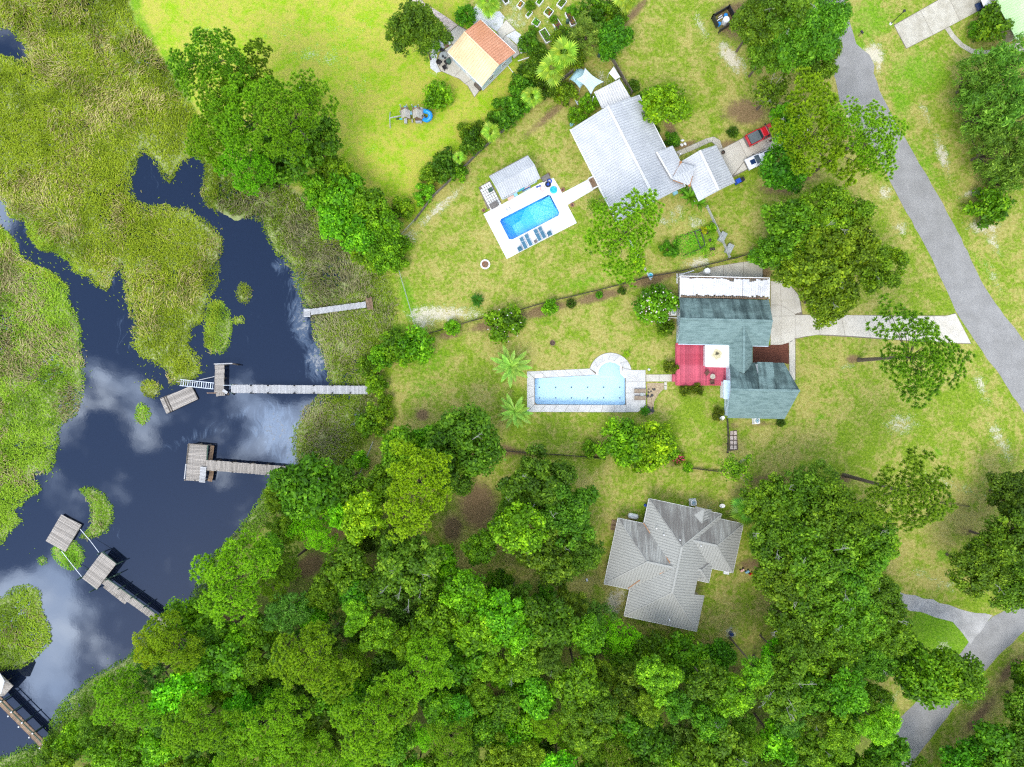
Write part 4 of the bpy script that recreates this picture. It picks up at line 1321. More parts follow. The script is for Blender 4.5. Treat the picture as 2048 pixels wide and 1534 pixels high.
for a, b in ((ca, cb), (cb, cc), (ca, cd)):
    MB().beam(a + Vector((0, 0, .02)), b + Vector((0, 0, .02)), 0.10, 0.12).build('edge_board', M['white_paint'], cp)
npan = 40
for i in range(npan):
    t0, t1 = (i + 0.02) / npan, (i + 0.98) / npan
    if i == 28: t0 += 0.004
    u0 = 0.07 + rr.choice([0, 0, .02, .02, .05, .03, .07]) * rr.uniform(.6, 1.4)
    if i in (22, 23, 31, 32): u0 += 0.12
    u1 = 0.93 - rr.choice([0, .02, .03, .05, .07]) * rr.uniform(.6, 1.5)
    lift = Vector((0, 0, 0.03 + rr.uniform(0, .012)))
    mb = MB()
    m_ = 3
    for j in range(m_):
        s0, s1 = t0 + (t1 - t0) * j / m_, t0 + (t1 - t0) * (j + 1) / m_
        sm_ = (s0 + s1) / 2
        def q(s, u): return ca.lerp(cb, s).lerp(cd.lerp(cc, s), u)
        up = Vector((0, 0, .035))
        mb.add([q(s0, u0) + lift, q(sm_, u0) + lift + up, q(s1, u0) + lift, q(s0, u1) + lift, q(sm_, u1) + lift + up, q(s1, u1) + lift], [(0, 1, 4, 3), (1, 2, 5, 4)])
    mb.build('roof_panel', M['tarp_white'], cp)

# --- grey hipped metal house, four crossing hip roofs
gy = thing('grey_house', G(1345, 1130), 'large house with crossing grey metal hip roofs beside the wood', 'house')
ze = 2.9
A0, A1 = G(1298, 997, ze), G(1248, 1232, ze)          # west eave of the main block
B1 = G(1394, 1262, ze)
u = (A1 - A0).normalized()                             # along the main ridge, towards the wood
v = Vector((-u.y, u.x, 0))
if v.dot(B1 - A1) < 0: v = -v


def loc_(p):
    d = p - A0
    return d.dot(u), d.dot(v)


def wpt(a, b, z):
    q = A0 + u * a + v * b
    return Vector((q.x, q.y, z))


LEN, WID = (A1 - A0).length, (B1 - A1).dot(v)
PITCH = 0.46
blocks = []


def hip(a0, a1, b0, b1, ridge_axis, name='roof_slope', ends=(True, True), slopes='all', pitch=PITCH, z0=ze, notch=None):
    """hip roof over the local rectangle; ridge along 'a' or 'b'"""
    if ridge_axis == 'a':
        hw = (b1 - b0) / 2
        zr_ = z0 + hw * pitch
        m_ = (b0 + b1) / 2
        ra = wpt(a0 + (hw if ends[0] else 0), m_, zr_)
        rb = wpt(a1 - (hw if ends[1] else 0), m_, zr_)
        c00, c10, c11, c01 = wpt(a0, b0, z0), wpt(a1, b0, z0), wpt(a1, b1, z0), wpt(a0, b1, z0)
        faces = [[c00, c10, rb, ra], [c11, c01, ra, rb]]
        if notch:
            na, nc, nd = notch
            zn = z0 + nd * pitch
            faces[1] = [c11, wpt(nc, b1, z0), wpt(nc, b1 - nd, zn), wpt(na, b1 - nd, zn), wpt(na, b1, z0), c01, ra, rb]
        if ends[0]: faces.append([c01, c00, ra])
        if ends[1]: faces.append([c10, c11, rb])
        hips = ([(c00, ra), (c01, ra)] if ends[0] else []) + ([(c10, rb), (c11, rb)] if ends[1] else [])
    else:
        hw = (a1 - a0) / 2
        zr_ = z0 + hw * pitch
        m_ = (a0 + a1) / 2
        ra = wpt(m_, b0 + (hw if ends[0] else 0), zr_)
        rb = wpt(m_, b1 - (hw if ends[1] else 0), zr_)
        c00, c10, c11, c01 = wpt(a0, b0, z0), wpt(a1, b0, z0), wpt(a1, b1, z0), wpt(a0, b1, z0)
        faces = [[c01, c00, ra, rb], [c10, c11, rb, ra]]
        if ends[0]: faces.append([c00, c10, ra])
        if ends[1]: faces.append([c11, c01, rb])
        hips = ([(c00, ra), (c10, ra)] if ends[0] else []) + ([(c01, rb), (c11, rb)] if ends[1] else [])
    for f_ in faces:
        slope(gy, f_, 'metal_grey', 0.42, name=name, th=0.05, ribw=0.06, ribh=0.04)
    cap(gy, ra, rb, 'metal_grey', 0.34, 0.04)
    for a, b in hips:
        cap(gy, a, b, 'metal_grey', 0.16, 0.03)
    foot = [wpt(a0 + .5, b0 + .5, 0), wpt(a1 - .5, b0 + .5, 0), wpt(a1 - .5, b1 - .5, 0), wpt(a0 + .5, b1 - .5, 0)]
    if notch:
        foot[3:3] = [wpt(nc + .4, b1 - .5, 0), wpt(nc + .4, b1 - nd - .4, 0), wpt(na - .4, b1 - nd - .4, 0), wpt(na - .4, b1 - .5, 0)]
    MB().prism([(q.x, q.y) for q in foot], -0.05, z0 - 0.08).build('wall', M['siding_tan'], gy)
    cs = [c00, c10, c11, c01]
    for i in range(4):
        if notch and i == 2: continue
        a, b = cs[i] - Vector((0, 0, .08)), cs[(i + 1) % 4] - Vector((0, 0, .08))
        MB().beam(a, b, 0.07, 0.14).build('eave_trim', M['white_paint'], gy)


n0a, n0b = loc_(G(1391, 1160, ze))
n1a, n1b = loc_(G(1386, 1186, ze))
hip(0, LEN, 0, WID, 'a', notch=(n0a - .6, n1a, WID - (n0b + n1b) / 2))
wa0, wb0 = loc_(G(1236, 1036, ze))
wa1, wb1 = loc_(G(1208, 1168, ze))
hip(wa0, wa1, min(wb0, wb1), 5.9, 'b', ends=(True, False))
ea0, eb0 = loc_(G(1484, 1049, ze))
ea1, eb1 = loc_(G(1466, 1146, ze))
hip(ea0 - 0.15, ea1, 5.9, max(eb0, eb1), 'b', ends=(False, True))
xa0, xb0 = loc_(G(1427, 1120, ze))
xa1, xb1 = loc_(G(1417, 1165, ze))
hip(xa0, xa1, 8.0, (xb0 + xb1) / 2, 'b', ends=(False, True), name='porch_roof', z0=ze + 0.12)
# small gable over the upper eave and rear addition
ga, gb = loc_(G(1409, 1022, ze))
gq = [wpt(-0.35, gb - 1.6, ze + .1), wpt(-0.35, gb + 1.0, ze + .1)]
gr1, gr2 = wpt(-0.35, gb - .3, ze + .75), wpt(2.0, gb - .3, ze + 1.0)
slope(gy, [gq[0], gr1, gr2, wpt(1.0, gb - 1.6, ze + .5)], 'metal_grey', 0.42, name='entry_gable_roof')
slope(gy, [gr1, gq[1], wpt(1.2, gb + 1.0, ze + .6), gr2], 'metal_grey', 0.42, name='entry_gable_roof')
for p, z_ in (((1401, 1091), 4.4), ((1338, 1238), 3.9), ((1312, 1056), 4.0), ((1327, 1069), 4.5), ((1359, 1079), 5.3)):
    q = G(p[0], p[1], z_)
    MB().lathe((q.x, q.y, z_ - 0.4), [(0.06, 0), (0.06, .75), (0.09, .76), (0.09, .85)], 8).build('vent_pipe', M['white_paint'], gy)
for a, b in (((1287, 1046), (1300, 1066)), ((1256, 1177), (1280, 1160)), ((1319, 1148), (1342, 1135)), ((1330, 1110), (1340, 1126))):
    MB().beam(G(a[0], a[1], 3.05 if a[0] in (1287, 1256) else 4.6), G(b[0], b[1], 3.9 if a[0] in (1287, 1256) else 5.2), 0.10, 0.05).build('valley_flashing', M['rust'], gy)

# --- pale green roofed house at the corner
gn = thing('green_roof_house', G(2110, 20), 'house corner with pale green ribbed metal roof', 'house')
ze, zr = 2.9, 5.2
c1, c2, c3 = G(1950, -75, ze), G(2034, 81, ze), G(2052, 96, ze)
nx = Vector((c2.y - c1.y, -(c2.x - c1.x), 0)).normalized()
if nx.x < 0: nx = -nx
r1, r2 = c1 + nx * 6 + Vector((0, 0, zr - ze)), c2 + nx * 6 + Vector((0, 0, zr - ze))
slope(gn, [c1, c2, r2, r1], 'metal_green', 0.40)
slope(gn, [r1, r2, c2 + nx * 12, c1 + nx * 12], 'metal_green', 0.40)
cap(gn, r1, r2, 'metal_green', 0.3)
wl, nv_ = gable_walls(gn, c1, c2, c1 + nx * 12, c2 + nx * 12, r1, r2, 'siding_tan', 0.6)
wall_windows(gn, nv_, 0, 1, (0.3, 0.7), 0.9, 2.2, 1.3)
sheet('porch_slab', [(2022, 95), (2040, 84), (2100, 120), (2100, 150), (2060, 120)], 'concrete', -0.2, 0.06)

# ------------------------------------------------------------------ swimming pools
def liner(name, a, b, scale, amt):
    m, k = newmat(name)
    g = k.n('ShaderNodeNewGeometry')
    v_ = g.outputs['Position']
    dn = k.n('ShaderNodeTexNoise', {'Vector': v_, 'Scale': 1.4, 'Detail': 2.0})
    vv = k.n('ShaderNodeVectorMath', {0: v_, 1: k.n('ShaderNodeVectorMath', {0: dn.outputs['Color'], 1: (0.7, 0.7, 0)}, operation='MULTIPLY').outputs[0]}, operation='ADD').outputs[0]
    vo = k.n('ShaderNodeTexVoronoi', {'Vector': vv, 'Scale': scale}, feature='DISTANCE_TO_EDGE')
    sp = k.n('ShaderNodeSeparateXYZ', {'Vector': g.outputs['True Normal']})
    flat = k.step(sp.outputs[2], 0.9, 0.99)
    f = k.math('MULTIPLY', k.step(vo.outputs['Distance'], 0.16, 0.02), k.math('MULTIPLY', flat, amt))
    c = k.mix(f, a, b)
    p = k.n('ShaderNodeBsdfPrincipled', {'Base Color': c, 'Roughness': 0.5})
    finish(k, p.outputs[0])


liner('liner_blue', (0.07, 0.48, 0.80), (0.45, 0.80, 0.94), 3.6, 0.5)  # second colour paints a net of caustic light on the level floor
liner('liner_deep', (0.015, 0.36, 0.80), (0.015, 0.36, 0.80), 2.6, 0.0)
liner('plaster_pale', (0.50, 0.66, 0.77), (0.50, 0.66, 0.77), 1.4, 0.0)


def poolwater(name, tint, spec):
    m, k = newmat(name)
    g = k.n('ShaderNodeNewGeometry')
    n = k.noise(g.outputs['Position'], 2.2, 3, 0.55)
    nb = bumped(k, n, 0.25, 0.05)
    tr = k.n('ShaderNodeBsdfTransparent', {'Color': tint})
    gl = k.n('ShaderNodeBsdfGlossy', {'Color': (1, 1, 1, 1), 'Roughness': 0.03, 'Normal': nb})
    fr = k.n('ShaderNodeFresnel', {'IOR': 1.33, 'Normal': nb})
    mx = k.n('ShaderNodeMixShader', {0: k.math('MULTIPLY', fr.outputs[0], spec), 1: tr.outputs[0], 2: gl.outputs[0]})
    finish(k, mx.outputs[0])


poolwater('pool_water', (0.80, 0.96, 1.0), 1.0)
poolwater('pool_water_pale', (0.93, 0.98, 1.0), 1.2)

# bright blue pool
DECK1 = [(967, 428), (1003, 409), (1081, 366), (1107, 356), (1125, 386), (1189, 352), (1197, 374), (1135, 410), (1153.5, 446), (1013.5, 518)]
p1 = thing('swimming_pool', G(1059, 435), 'bright blue rectangular swimming pool set in a white deck', 'swimming pool')
MB().ring([(p.x, p.y) for p in pts(DECK1)], [(p.x, p.y) for p in pts(POOL1)], -0.25, 0.06).build('deck', M['pool_deck'], p1)
hole = [(p.x, p.y) for p in pts(POOL1)]


def basin(parent, hole, depth_fn, mat_floor, mat_wall, z_top=0.0):
    n = len(hole)
    wv2 = [(x, y, z_top) for x, y in hole] + [(x, y, depth_fn(x, y)) for x, y in hole]
    MB().add(wv2, [(i, n + i, n + (i + 1) % n, (i + 1) % n) for i in range(n)]).build('basin_wall', M[mat_wall], parent)
    return MB().add([(x, y, depth_fn(x, y)) for x, y in hole], [t if True else t for t in [tuple(q) for q in tessellate_polygon([[Vector((x, y, 0)) for x, y in hole]])]]).build('basin_floor', M[mat_floor], parent)


cA, cB = G(1009, 461), G(1110, 408)
axd = (cB - cA).normalized()
axn = Vector((-axd.y, axd.x, 0))


def blk(s, t, z):
    q = cA + axd * s + axn * t
    return Vector((q.x, q.y, z))


n = len(hole)
MB().add([(x, y, 0.02) for x, y in hole] + [(x, y, -2.3) for x, y in hole], [(i, n + i, n + (i + 1) % n, (i + 1) % n) for i in range(n)]).build('basin_wall', M['liner_deep'], p1)
# floor: shallow shelf, then slopes to a hopper at the deep end
Lp = (cB - cA).length
hw = 1.95
MB().add([blk(5.2, -hw * 1.15, -1.15), blk(Lp + .2, -hw * 1.15, -1.05), blk(Lp + .2, hw * 1.15, -1.05), blk(5.2, hw * 1.15, -1.15)], [(0, 1, 2, 3)]).build('basin_floor', M['liner_blue'], p1)
MB().add([blk(1.6, -hw * .72, -2.1), blk(3.3, -hw * .85, -2.1), blk(3.3, hw * .35, -2.1), blk(1.6, hw * .25, -2.1)], [(0, 1, 2, 3)]).build('basin_floor', M['liner_blue'], p1)
MB().add([blk(3.3, -hw * .85, -2.1), blk(5.2, -hw * 1.15, -1.15), blk(5.2, hw * 1.15, -1.15), blk(3.3, hw * .35, -2.1)], [(0, 1, 2, 3)]).build('basin_slope', M['liner_blue'], p1)
MB().add([blk(1.6, hw * .25, -2.1), blk(3.3, hw * .35, -2.1), blk(5.2, hw * 1.15, -1.15), blk(-.3, hw * 1.2, -1.15), blk(-.3, -hw * 1.2, -1.15), blk(1.6, -hw * .72, -2.1), blk(3.3, -hw * .85, -2.1), blk(5.2, -hw * 1.15, -1.15)],
         [(0, 1, 2, 3), (3, 4, 5, 0), (4, 7, 6, 5)]).build('basin_slope', M['liner_deep'], p1)
for i in range(3):
    a = G(1096, 390); b = G(1101, 391)
    cor = G(1099, 391)
    o_ = [cor, G(1099 + (i + 1) * 4.2, 391 + (i + 1) * 7.6), G(1099 - (i + 1) * 7.5, 391 + (i + 1) * 4.0)]
    MB().prism([(p.x, p.y) for p in o_], -1.2, -0.28 - 0.24 * i).build('pool_step', M['liner_blue'], p1)
MB().add([(x, y, -0.09) for x, y in hole], [tuple(range(len(hole)))]).build('pool_water', M['pool_water'], p1)
lad = MB()
for s in (-0.28, 0.28):
    b = blk(2.1 + s, 2.35, 0)
    lad.tube([b + axn * 0.5 + Vector((0, 0, .05)), b + axn * 0.45 + Vector((0, 0, .8)), b + axn * 0.05 + Vector((0, 0, .95)), b - axn * 0.35 + Vector((0, 0, .6)), b - axn * 0.4 + Vector((0, 0, -.9))], 0.035, 6)
for zz_ in (-0.2, -0.5, -0.8):
    lad.beam(blk(1.82, 1.95, zz_), blk(2.38, 1.95, zz_), 0.08, 0.04)
lad.build('ladder', M['chrome'], p1)

# pale pool with round bay
p2 = thing('swimming_pool', G(1160, 782), 'pale blue long swimming pool with a round bay and concrete deck', 'swimming pool')
hole2 = [(p.x, p.y) for p in pts(POOL2)]
OUT2 = [(1054, 743), (1100, 740.7), (1179, 737)] + [(1221 + 43 * math.cos(a), 747 - 42 * math.sin(a)) for a in [R(166) - i * R(156) / 12 for i in range(13)]] + [(1264, 740), (1291, 740), (1292, 811), (1276.5, 824.5), (1054, 824)]
POOL2G = [(1160 + (x - 1160) * 1.006, 780 + (y - 780) * 1.01) for x, y in POOL2]
MB().ring([(p.x, p.y) for p in pts(OUT2)], [(p.x, p.y) for p in pts(POOL2G)], -0.25, 0.035).build('deck_bed', M['joint'], p2)


def deckslab(poly, mat='concrete_grey', parent=p2, top=0.065, gap=0.025):
    q = pts(poly)
    c = sum(q, Vector((0, 0, 0))) / len(q)
    sh = [p + (c - p).normalized() * gap for p in q]
    return MB().prism([(p.x, p.y) for p in sh], top - 0.1, top).build('slab', M[mat], parent)


for sl in strip_slabs([(1054, 743), (1179, 737)], [(1069, 756.5), (1193, 749.5)], 5): deckslab(sl)
for sl in strip_slabs([(1068.5, 809.5), (1252, 810)], [(1055, 824), (1252, 824.5)], 8): deckslab(sl)
for sl in strip_slabs([(1054, 743), (1054, 824)], [(1069, 757), (1069, 809)], 3): deckslab(sl)
arcO = [(1221 + 42.5 * math.cos(a), 747 - 41.5 * math.sin(a)) for a in [R(166) - i * R(156) / 24 for i in range(25)]]
arcI = [(1221 + 27.5 * math.cos(a), 747 - 25.5 * math.sin(a)) for a in [R(178) - i * R(150) / 24 for i in range(25)]]
arcO[0] = (1179.5, 737)
for i in range(0, 24, 4):
    deckslab(arcO[i:i + 5] + arcI[i:i + 5][::-1])
deckslab([(1262.5, 740), (1291, 740), (1291, 763), (1251, 763), (1251, 755), (1243, 746), (1245, 735.5)])
deckslab([(1251, 763), (1291, 763), (1291, 786), (1251, 786)])
deckslab([(1251, 786), (1291, 786), (1291, 811), (1276, 824), (1252, 824), (1252, 810)])
# white coping round the bay and the skimmer corner
cop = pts([(1194, 750)] + [(1221 + 26.6 * math.cos(a), 747 - 24.6 * math.sin(a)) for a in [math.pi - i * math.pi / 14 for i in range(12)]] + [(1241, 738), (1242, 746), (1251, 755)], 0.09)
mb = MB()
for a, b in zip(cop[:-1], cop[1:]):
    mb.beam(a, b, 0.30, 0.06)
mb.build('coping', M['white_paint'], p2)
MB().prism([(p.x, p.y) for p in pts([(1071, 749), (1085, 748), (1085, 755), (1071, 756)])], 0.0, 0.075).build('skimmer_lid', M['white_paint'], p2)


def d2(x, y):
    t = np.clip((x - 3.5) / 11.0, 0, 1)
    return -1.75 + 0.7 * t


basin(p2, hole2, d2, 'plaster_pale', 'plaster_pale', 0.05)
MB().add([(x, y, -0.10) for x, y in hole2], [tuple(q) for q in tessellate_polygon([[Vector((x, y, 0)) for x, y in hole2]])]).build('pool_water', M['pool_water_pale'], p2)
for zx in (303, 505, 700, 900, 1100, 1300):
    for zy in (525, 657):
        q = G(1030 + zx / 6.206, 690 + zy / 6.206)
        z_ = d2(q.x, q.y)
        q = G(1030 + zx / 6.206, 690 + zy / 6.206, z_)
        MB().lathe((q.x, q.y, z_), [(0.10, 0), (0.10, 0.05), (0.06, 0.08)], 8).build('floor_jet', M['pool_head'], p2)
for zx, zy in ((400, 540), (400, 607)):
    q = G(1030 + zx / 6.206, 690 + zy / 6.206, -1.7)
    MB().lathe((q.x, q.y, -1.74), [(0.10, 0), (0.10, 0.05), (0.06, 0.08)], 8).build('floor_drain', M['pool_head'], p2)
# walk to the deck and stepping stones
slabbed('pool_walk', [(1292, 749), (1345, 748.5), (1345, 763), (1292, 763)], [[(1292, 749), (1318, 749), (1318, 763), (1292, 763)], [(1318, 749), (1345, 748.5), (1345, 763), (1318, 763)]], 'concrete_light')
slabbed('step_path', [(1328, 764), (1334, 764), (1334, 779), (1329, 780)], [[(1328, 764), (1334, 764), (1334, 771), (1328, 771)], [(1328, 771.5), (1334, 771.5), (1334, 779), (1329, 780)]], 'concrete_light')
slabbed('stone_path', [(1460, 862), (1474, 860), (1476, 900), (1458, 902)], [[(1460 + 7 * i, 862 + 9.5 * j), (1466 + 7 * i, 862 + 9.5 * j), (1466.5 + 7 * i, 870 + 9.5 * j), (1460 + 7 * i, 870.5 + 9.5 * j)] for i in range(2) for j in range(4)], 'paver_pink', base_mat='soil')
# paver yard beside the pool house
pav = sheet('paver_yard', [(957, 375), (980, 361), (1003, 405), (985, 415), (975, 418)], 'joint', -0.2, 0.02)
pu = (G(1003, 405) - G(980, 361)).normalized()
pvv = Vector((pu.y, -pu.x, 0))
if pvv.x > 0: pvv = -pvv
o_ = G(979.5, 363)
pmesh = None
for i in range(9):
    for j in range(5):
        if j == 4 and i < 1: continue
        c = o_ + pu * (0.25 + 0.46 * i) + pvv * (0.22 + 0.40 * j)
        if pmesh is None:
            t_ = MB().box((0, 0, 0), (0.38, 0.33, 0.06), math.atan2(pu.y, pu.x)).build('paver', M['stone_white'], pav)
            pmesh = t_.data
            t_.location = (c.x, c.y, 0.04)
        else:
            child_copy(pmesh, 'paver', pav, (c.x, c.y, 0.04 + RNG.uniform(-.006, .006)), RNG.uniform(-.03, .03))

# ------------------------------------------------------------------ docks
PLANKS = {}


def plank_mesh(L, wd_, th, mat):
    key = (round(L, 2), round(wd_, 3), mat)
    if key not in PLANKS:
        mb = MB().box((0, 0, 0), (wd_, L, th))
        me_ = bpy.data.meshes.new('plank')
        me_.from_pydata([tuple(p) for p in mb.v], [], mb.f)
        me_.update()
        me_.materials.append(M[mat])
        PLANKS[key] = me_
    return PLANKS[key]


def boards(parent, a, b, wid, z, mat, pw=0.2, sag=0.012, along=False):
    """planks laid across the line a-b (world points at height z)"""
    a, b = Vector((a.x, a.y, z)), Vector((b.x, b.y, z))
    d = b - a
    L = d.length
    d.normalize()
    n = max(1, int(L / pw))
    st = L / n
    ang = math.atan2(d.y, d.x)
    me_ = plank_mesh(wid, st - 0.025, 0.05, mat)
    for i in range(n):
        p = a + d * st * (i + .5)
        s = d.cross(Vector((0, 0, 1))) * RNG.uniform(-.03, .03)
        child_copy(me_, 'plank', parent, p + s + Vector((0, 0, RNG.uniform(-sag, sag))), rot=(RNG.uniform(-.006, .006), RNG.uniform(-.01, .01), ang + RNG.uniform(-.012, .012)))


def joists(parent, a, b, wid, z, mat='wood_dark', n=3):
    d = (b - a).normalized()
    s = d.cross(Vector((0, 0, 1)))
    for i in range(n):
        o = s * wid * (i / (n - 1) - .5) * 0.9
        MB().beam(Vector((a.x, a.y, z - 0.12)) + o, Vector((b.x, b.y, z - 0.12)) + o, 0.08, 0.16).build('joist', M[mat], parent)


def pile(parent, p, top, mat='wood_dark', r=0.11, lean=(0, 0)):
    MB().tube([(p.x + lean[0], p.y + lean[1], -1.7), (p.x, p.y, top)], [r, r * .92], 8).build('pile', M[mat], parent)


WZ = -0.40
# D1 short pale dock
d1 = thing('dock', G(670, 620), 'short pale grey dock with a square end reaching through the reeds', 'dock')
z = 0.35
a, b = G(616, 624, z), G(732, 609, z)
boards(d1, G(621, 624, z), b, 0.95, z, 'wood_pale')
joists(d1, a, b, 0.9, z)
boards(d1, G(614, 617.5, z + .03), G(614, 634, z + .03), 1.05, z + .03, 'wood_pale')
for i in range(7):
    t = i / 6
    for s in (-.5, .5):
        q = a.lerp(b, t)
        pile(d1, Vector((q.x + .05, q.y + s * 0.95, 0)), z + .02, r=0.07)
boards(d1, G(736, 596, z + .05), G(741, 619, z + .05), 0.9, z + .05, 'wood_brown')
for s in (-1, 1):
    MB().beam(G(738 + s * 5, 594, z + .5), G(741 + s * 5, 620, z + .5), 0.08, 0.1).build('rail', M['wood_brown'], d1)
    for (yy, xx) in ((595, 738), (619, 741)):
        q = G(xx + s * 5, yy, 0)
        MB().box((q.x, q.y, 0.3), (0.1, 0.1, 1.1)).build('post', M['wood_brown'], d1)
# D2 long pale dock with black posts
d2_ = thing('dock', G(600, 778), 'long straight pale grey dock with pairs of black posts', 'dock')
z = 0.55
a, b = G(462, 777.5, z), G(735, 780, z)
boards(d2_, a, b, 1.32, z, 'wood_pale', 0.19)
joists(d2_, a, b, 1.3, z)
for x in (501, 535, 588, 627, 664, 700):
    for s in (-1, 1):
        q = G(x, 778.5 + s * 7.5, z + .35)
        pile(d2_, q, z + 0.4, 'rubber', 0.12)
q0 = [G(463, 769, z + .1), G(463, 786, z + .1)]
for q in q0: pile(d2_, q, z + .25, 'wood_green', 0.10)
# broken tee at its end
t2 = thing('broken_dock', G(439, 760), 'weathered brown dock section standing apart beyond a gap in the long dock', 'dock')
z = 0.6
boards(t2, G(439.5, 729, z), G(438.5, 785, z), 1.5, z, 'wood_grey', 0.2)
joists(t2, G(439.5, 729, z), G(438.5, 785, z), 1.4, z)
for p in ((431, 730), (449, 730), (430, 784), (447, 784), (431, 756), (448, 756)):
    pile(t2, G(*p, z), z - .05, r=0.1)
MB().beam(G(428, 728, z + .12), G(465, 727, z + .12), 0.18, 0.12).build('rail', M['wood_pale'], t2)
pile(t2, G(474, 729, z), z + .2, 'rubber', 0.13)
MB().beam(G(463, 727, z + .05), G(476, 729.5, z + .05), 0.22, 0.14).build('rail', M['wood_dark'], t2)
boards(t2, G(432, 789, z - .15), G(450, 787, z - .15), 0.6, z - .15, 'wood_grey', 0.25)
MB().beam(G(414, 786, z - .1), G(432, 786, z - .1), 0.12, 0.1).build('loose_board', M['wood_brown'], t2)
MB().box(G(450, 783, z + .3), (0.85, 0.45, 0.06), R(-35)).build('loose_board', M['wood_pale'], t2)
MB().box(G(454, 786, z + .12), (0.9, 0.3, 0.2), R(-35)).build('loose_board', M['wood_dark'], t2)
MB().tube([G(446, 770.5, z + .1), G(462, 770.5, z + .1)], 0.05, 6).build('pipe', M['aluminium'], t2)
MB().tube([G(398, 760, z - .2), G(429, 753, z + .1)], 0.05, 6).build('pipe', M['wood_pale'], t2)
# gangway: an open frame with cross bars
gw = thing('gangway', G(395, 768), 'pale metal gangway frame with cross bars leading to the floating platform', 'gangway')
z = 0.45
ga, gb = G(360, 765, z - .35), G(428, 772, z + .1)
s = (gb - ga).normalized().cross(Vector((0, 0, 1))) * 0.48
for k_ in (-1, 1):
    MB().beam(ga + s * k_, gb + s * k_, 0.10, 0.14).build('side_rail', M['aluminium'], gw)
for i in range(15):
    q = ga.lerp(gb, (i + .5) / 15)
    MB().beam(q - s, q + s, 0.12 if i % 2 else 0.07, 0.05).build('cross_bar', M['aluminium'], gw)
MB().tube([G(353, 763, z - .2), G(392, 764.5, z)], 0.05, 6).build('pipe', M['wood_pale'], gw)


def raft(name, corners, label, z, mat='wood_grey', pw=0.2, along=True):
    t_ = thing(name, G(sum(c[0] for c in corners) / 4, sum(c[1] for c in corners) / 4, 0), label, 'raft')
    q = [G(x, y, z) for x, y in corners]       # order: a,b along one long side, c,d back
    boards(t_, (q[0] + q[3]) / 2, (q[1] + q[2]) / 2, (q[3] - q[0]).length, z, mat, pw)
    MB().prism([(p.x, p.y) for p in inset(q, 0.12)], -0.75, z - 0.03).build('float_box', M['wood_dark'], t_)
    for i in range(4):
        MB().beam(q[i] - Vector((0, 0, .1)), q[(i + 1) % 4] - Vector((0, 0, .1)), 0.08, 0.16).build('edge_board', M['wood_grey'], t_)
    return t_


rf = raft('floating_platform', [(320, 797), (333, 827), (395, 798), (383, 773)], 'tilted square floating platform of grey boards below the gangway', 0.0, 'wood_grey', 0.21)
MB().beam(G(327, 793, .08), G(341, 824, .08), 0.10, 0.08).build('cleat_board', M['wood_dark'], rf)
MB().beam(G(331, 791, .08), G(345, 822, .08), 0.10, 0.08).build('cleat_board', M['wood_dark'], rf)
# D3 T-shaped dock
d3 = thing('dock', G(470, 930), 'grey T-shaped dock with a two level square head and dark underside', 'dock')
z = 1.15
a, b = G(412, 930, z), G(588, 944, z)
boards(d3, a, b, 1.62, z, 'wood_grey', 0.2)
joists(d3, a, b, 1.6, z, n=5)
boards(d3, G(395, 889, z + .03), G(391, 962, z + .03), 3.05, z + .03, 'wood_grey', 0.22)
joists(d3, G(395, 889, z), G(391, 962, z), 3.0, z, n=6)
boards(d3, G(407, 934, z + .3), G(404, 965, z + .3), 0.95, z + .3, 'wood_pale', 0.24)
for x, y in ((377, 890), (414, 891), (374, 926), (410, 926), (370, 960), (406, 962), (395, 889), (390, 961)):
    pile(d3, G(x, y, z), z + .12, 'wood_fence', 0.12)
for t in (.12, .3, .5, .68, .86):
    for s in (-1, 1):
        q = a.lerp(b, t)
        pile(d3, Vector((q.x + .02, q.y + s * .78, 0)), z + .10, 'wood_dark', 0.1)
MB().beam(G(377, 888, z + .15), G(373, 926, z + .15), 0.14, 0.12).build('edge_board', M['wood_fence'], d3)
MB().beam(G(372, 928, z + .15), G(369, 958, z + .15), 0.14, 0.12).build('edge_board', M['wood_pale'], d3)
MB().beam(G(377, 887.5, z + .15), G(416, 891, z + .15), 0.12, 0.12).build('edge_board', M['wood_fence'], d3)
MB().beam(G(416, 890, z + .12), G(414, 920, z + .12), 0.12, 0.2).build('edge_board', M['wood_green'], d3)
boards(d3, G(425, 891, 0.25), G(421, 920, 0.25), 0.6, 0.25, 'wood_brown', 0.5)
boards(d3, G(424, 938, 0.25), G(420, 963, 0.25), 0.7, 0.25, 'wood_brown', 0.5)
# D4 raft, head and walkway
raft('floating_platform', [(122, 1030), (92, 1082), (130, 1103), (162, 1050)], 'weathered floating platform on its own beyond the ropes', 0.05, 'wood_grey', 0.2)
d4 = thing('dock', G(245, 1180), 'old grey dock with green posts and narrow walkway leading into the wood', 'dock')
z = 1.0
hq = [(204, 1104), (164, 1155), (194, 1180), (232, 1128)]
q = [G(x, y, z + .25) for x, y in hq]
boards(d4, (q[0] + q[3]) / 2, (q[1] + q[2]) / 2, (q[3] - q[0]).length, z + .25, 'wood_grey', 0.21)
MB().beam(q[1] - Vector((0, 0, .15)), q[2] - Vector((0, 0, .15)), 0.14, 0.2).build('edge_board', M['wood_green'], d4)
MB().beam(q[3] - Vector((0, 0, .15)), q[0] - Vector((0, 0, .15)), 0.14, 0.2).build('edge_board', M['wood_green'], d4)
joists(d4, q[0].lerp(q[3], .5), q[1].lerp(q[2], .5), 3.2, z + .2, n=5)
a, b = G(206, 1160, z), G(345, 1260, z)
boards(d4, a, b, 1.05, z, 'wood_grey', 0.24)
joists(d4, a, b, 1.0, z, n=3)
dd = (b - a).normalized()
ss = dd.cross(Vector((0, 0, 1)))
if ss.y < 0: ss = -ss
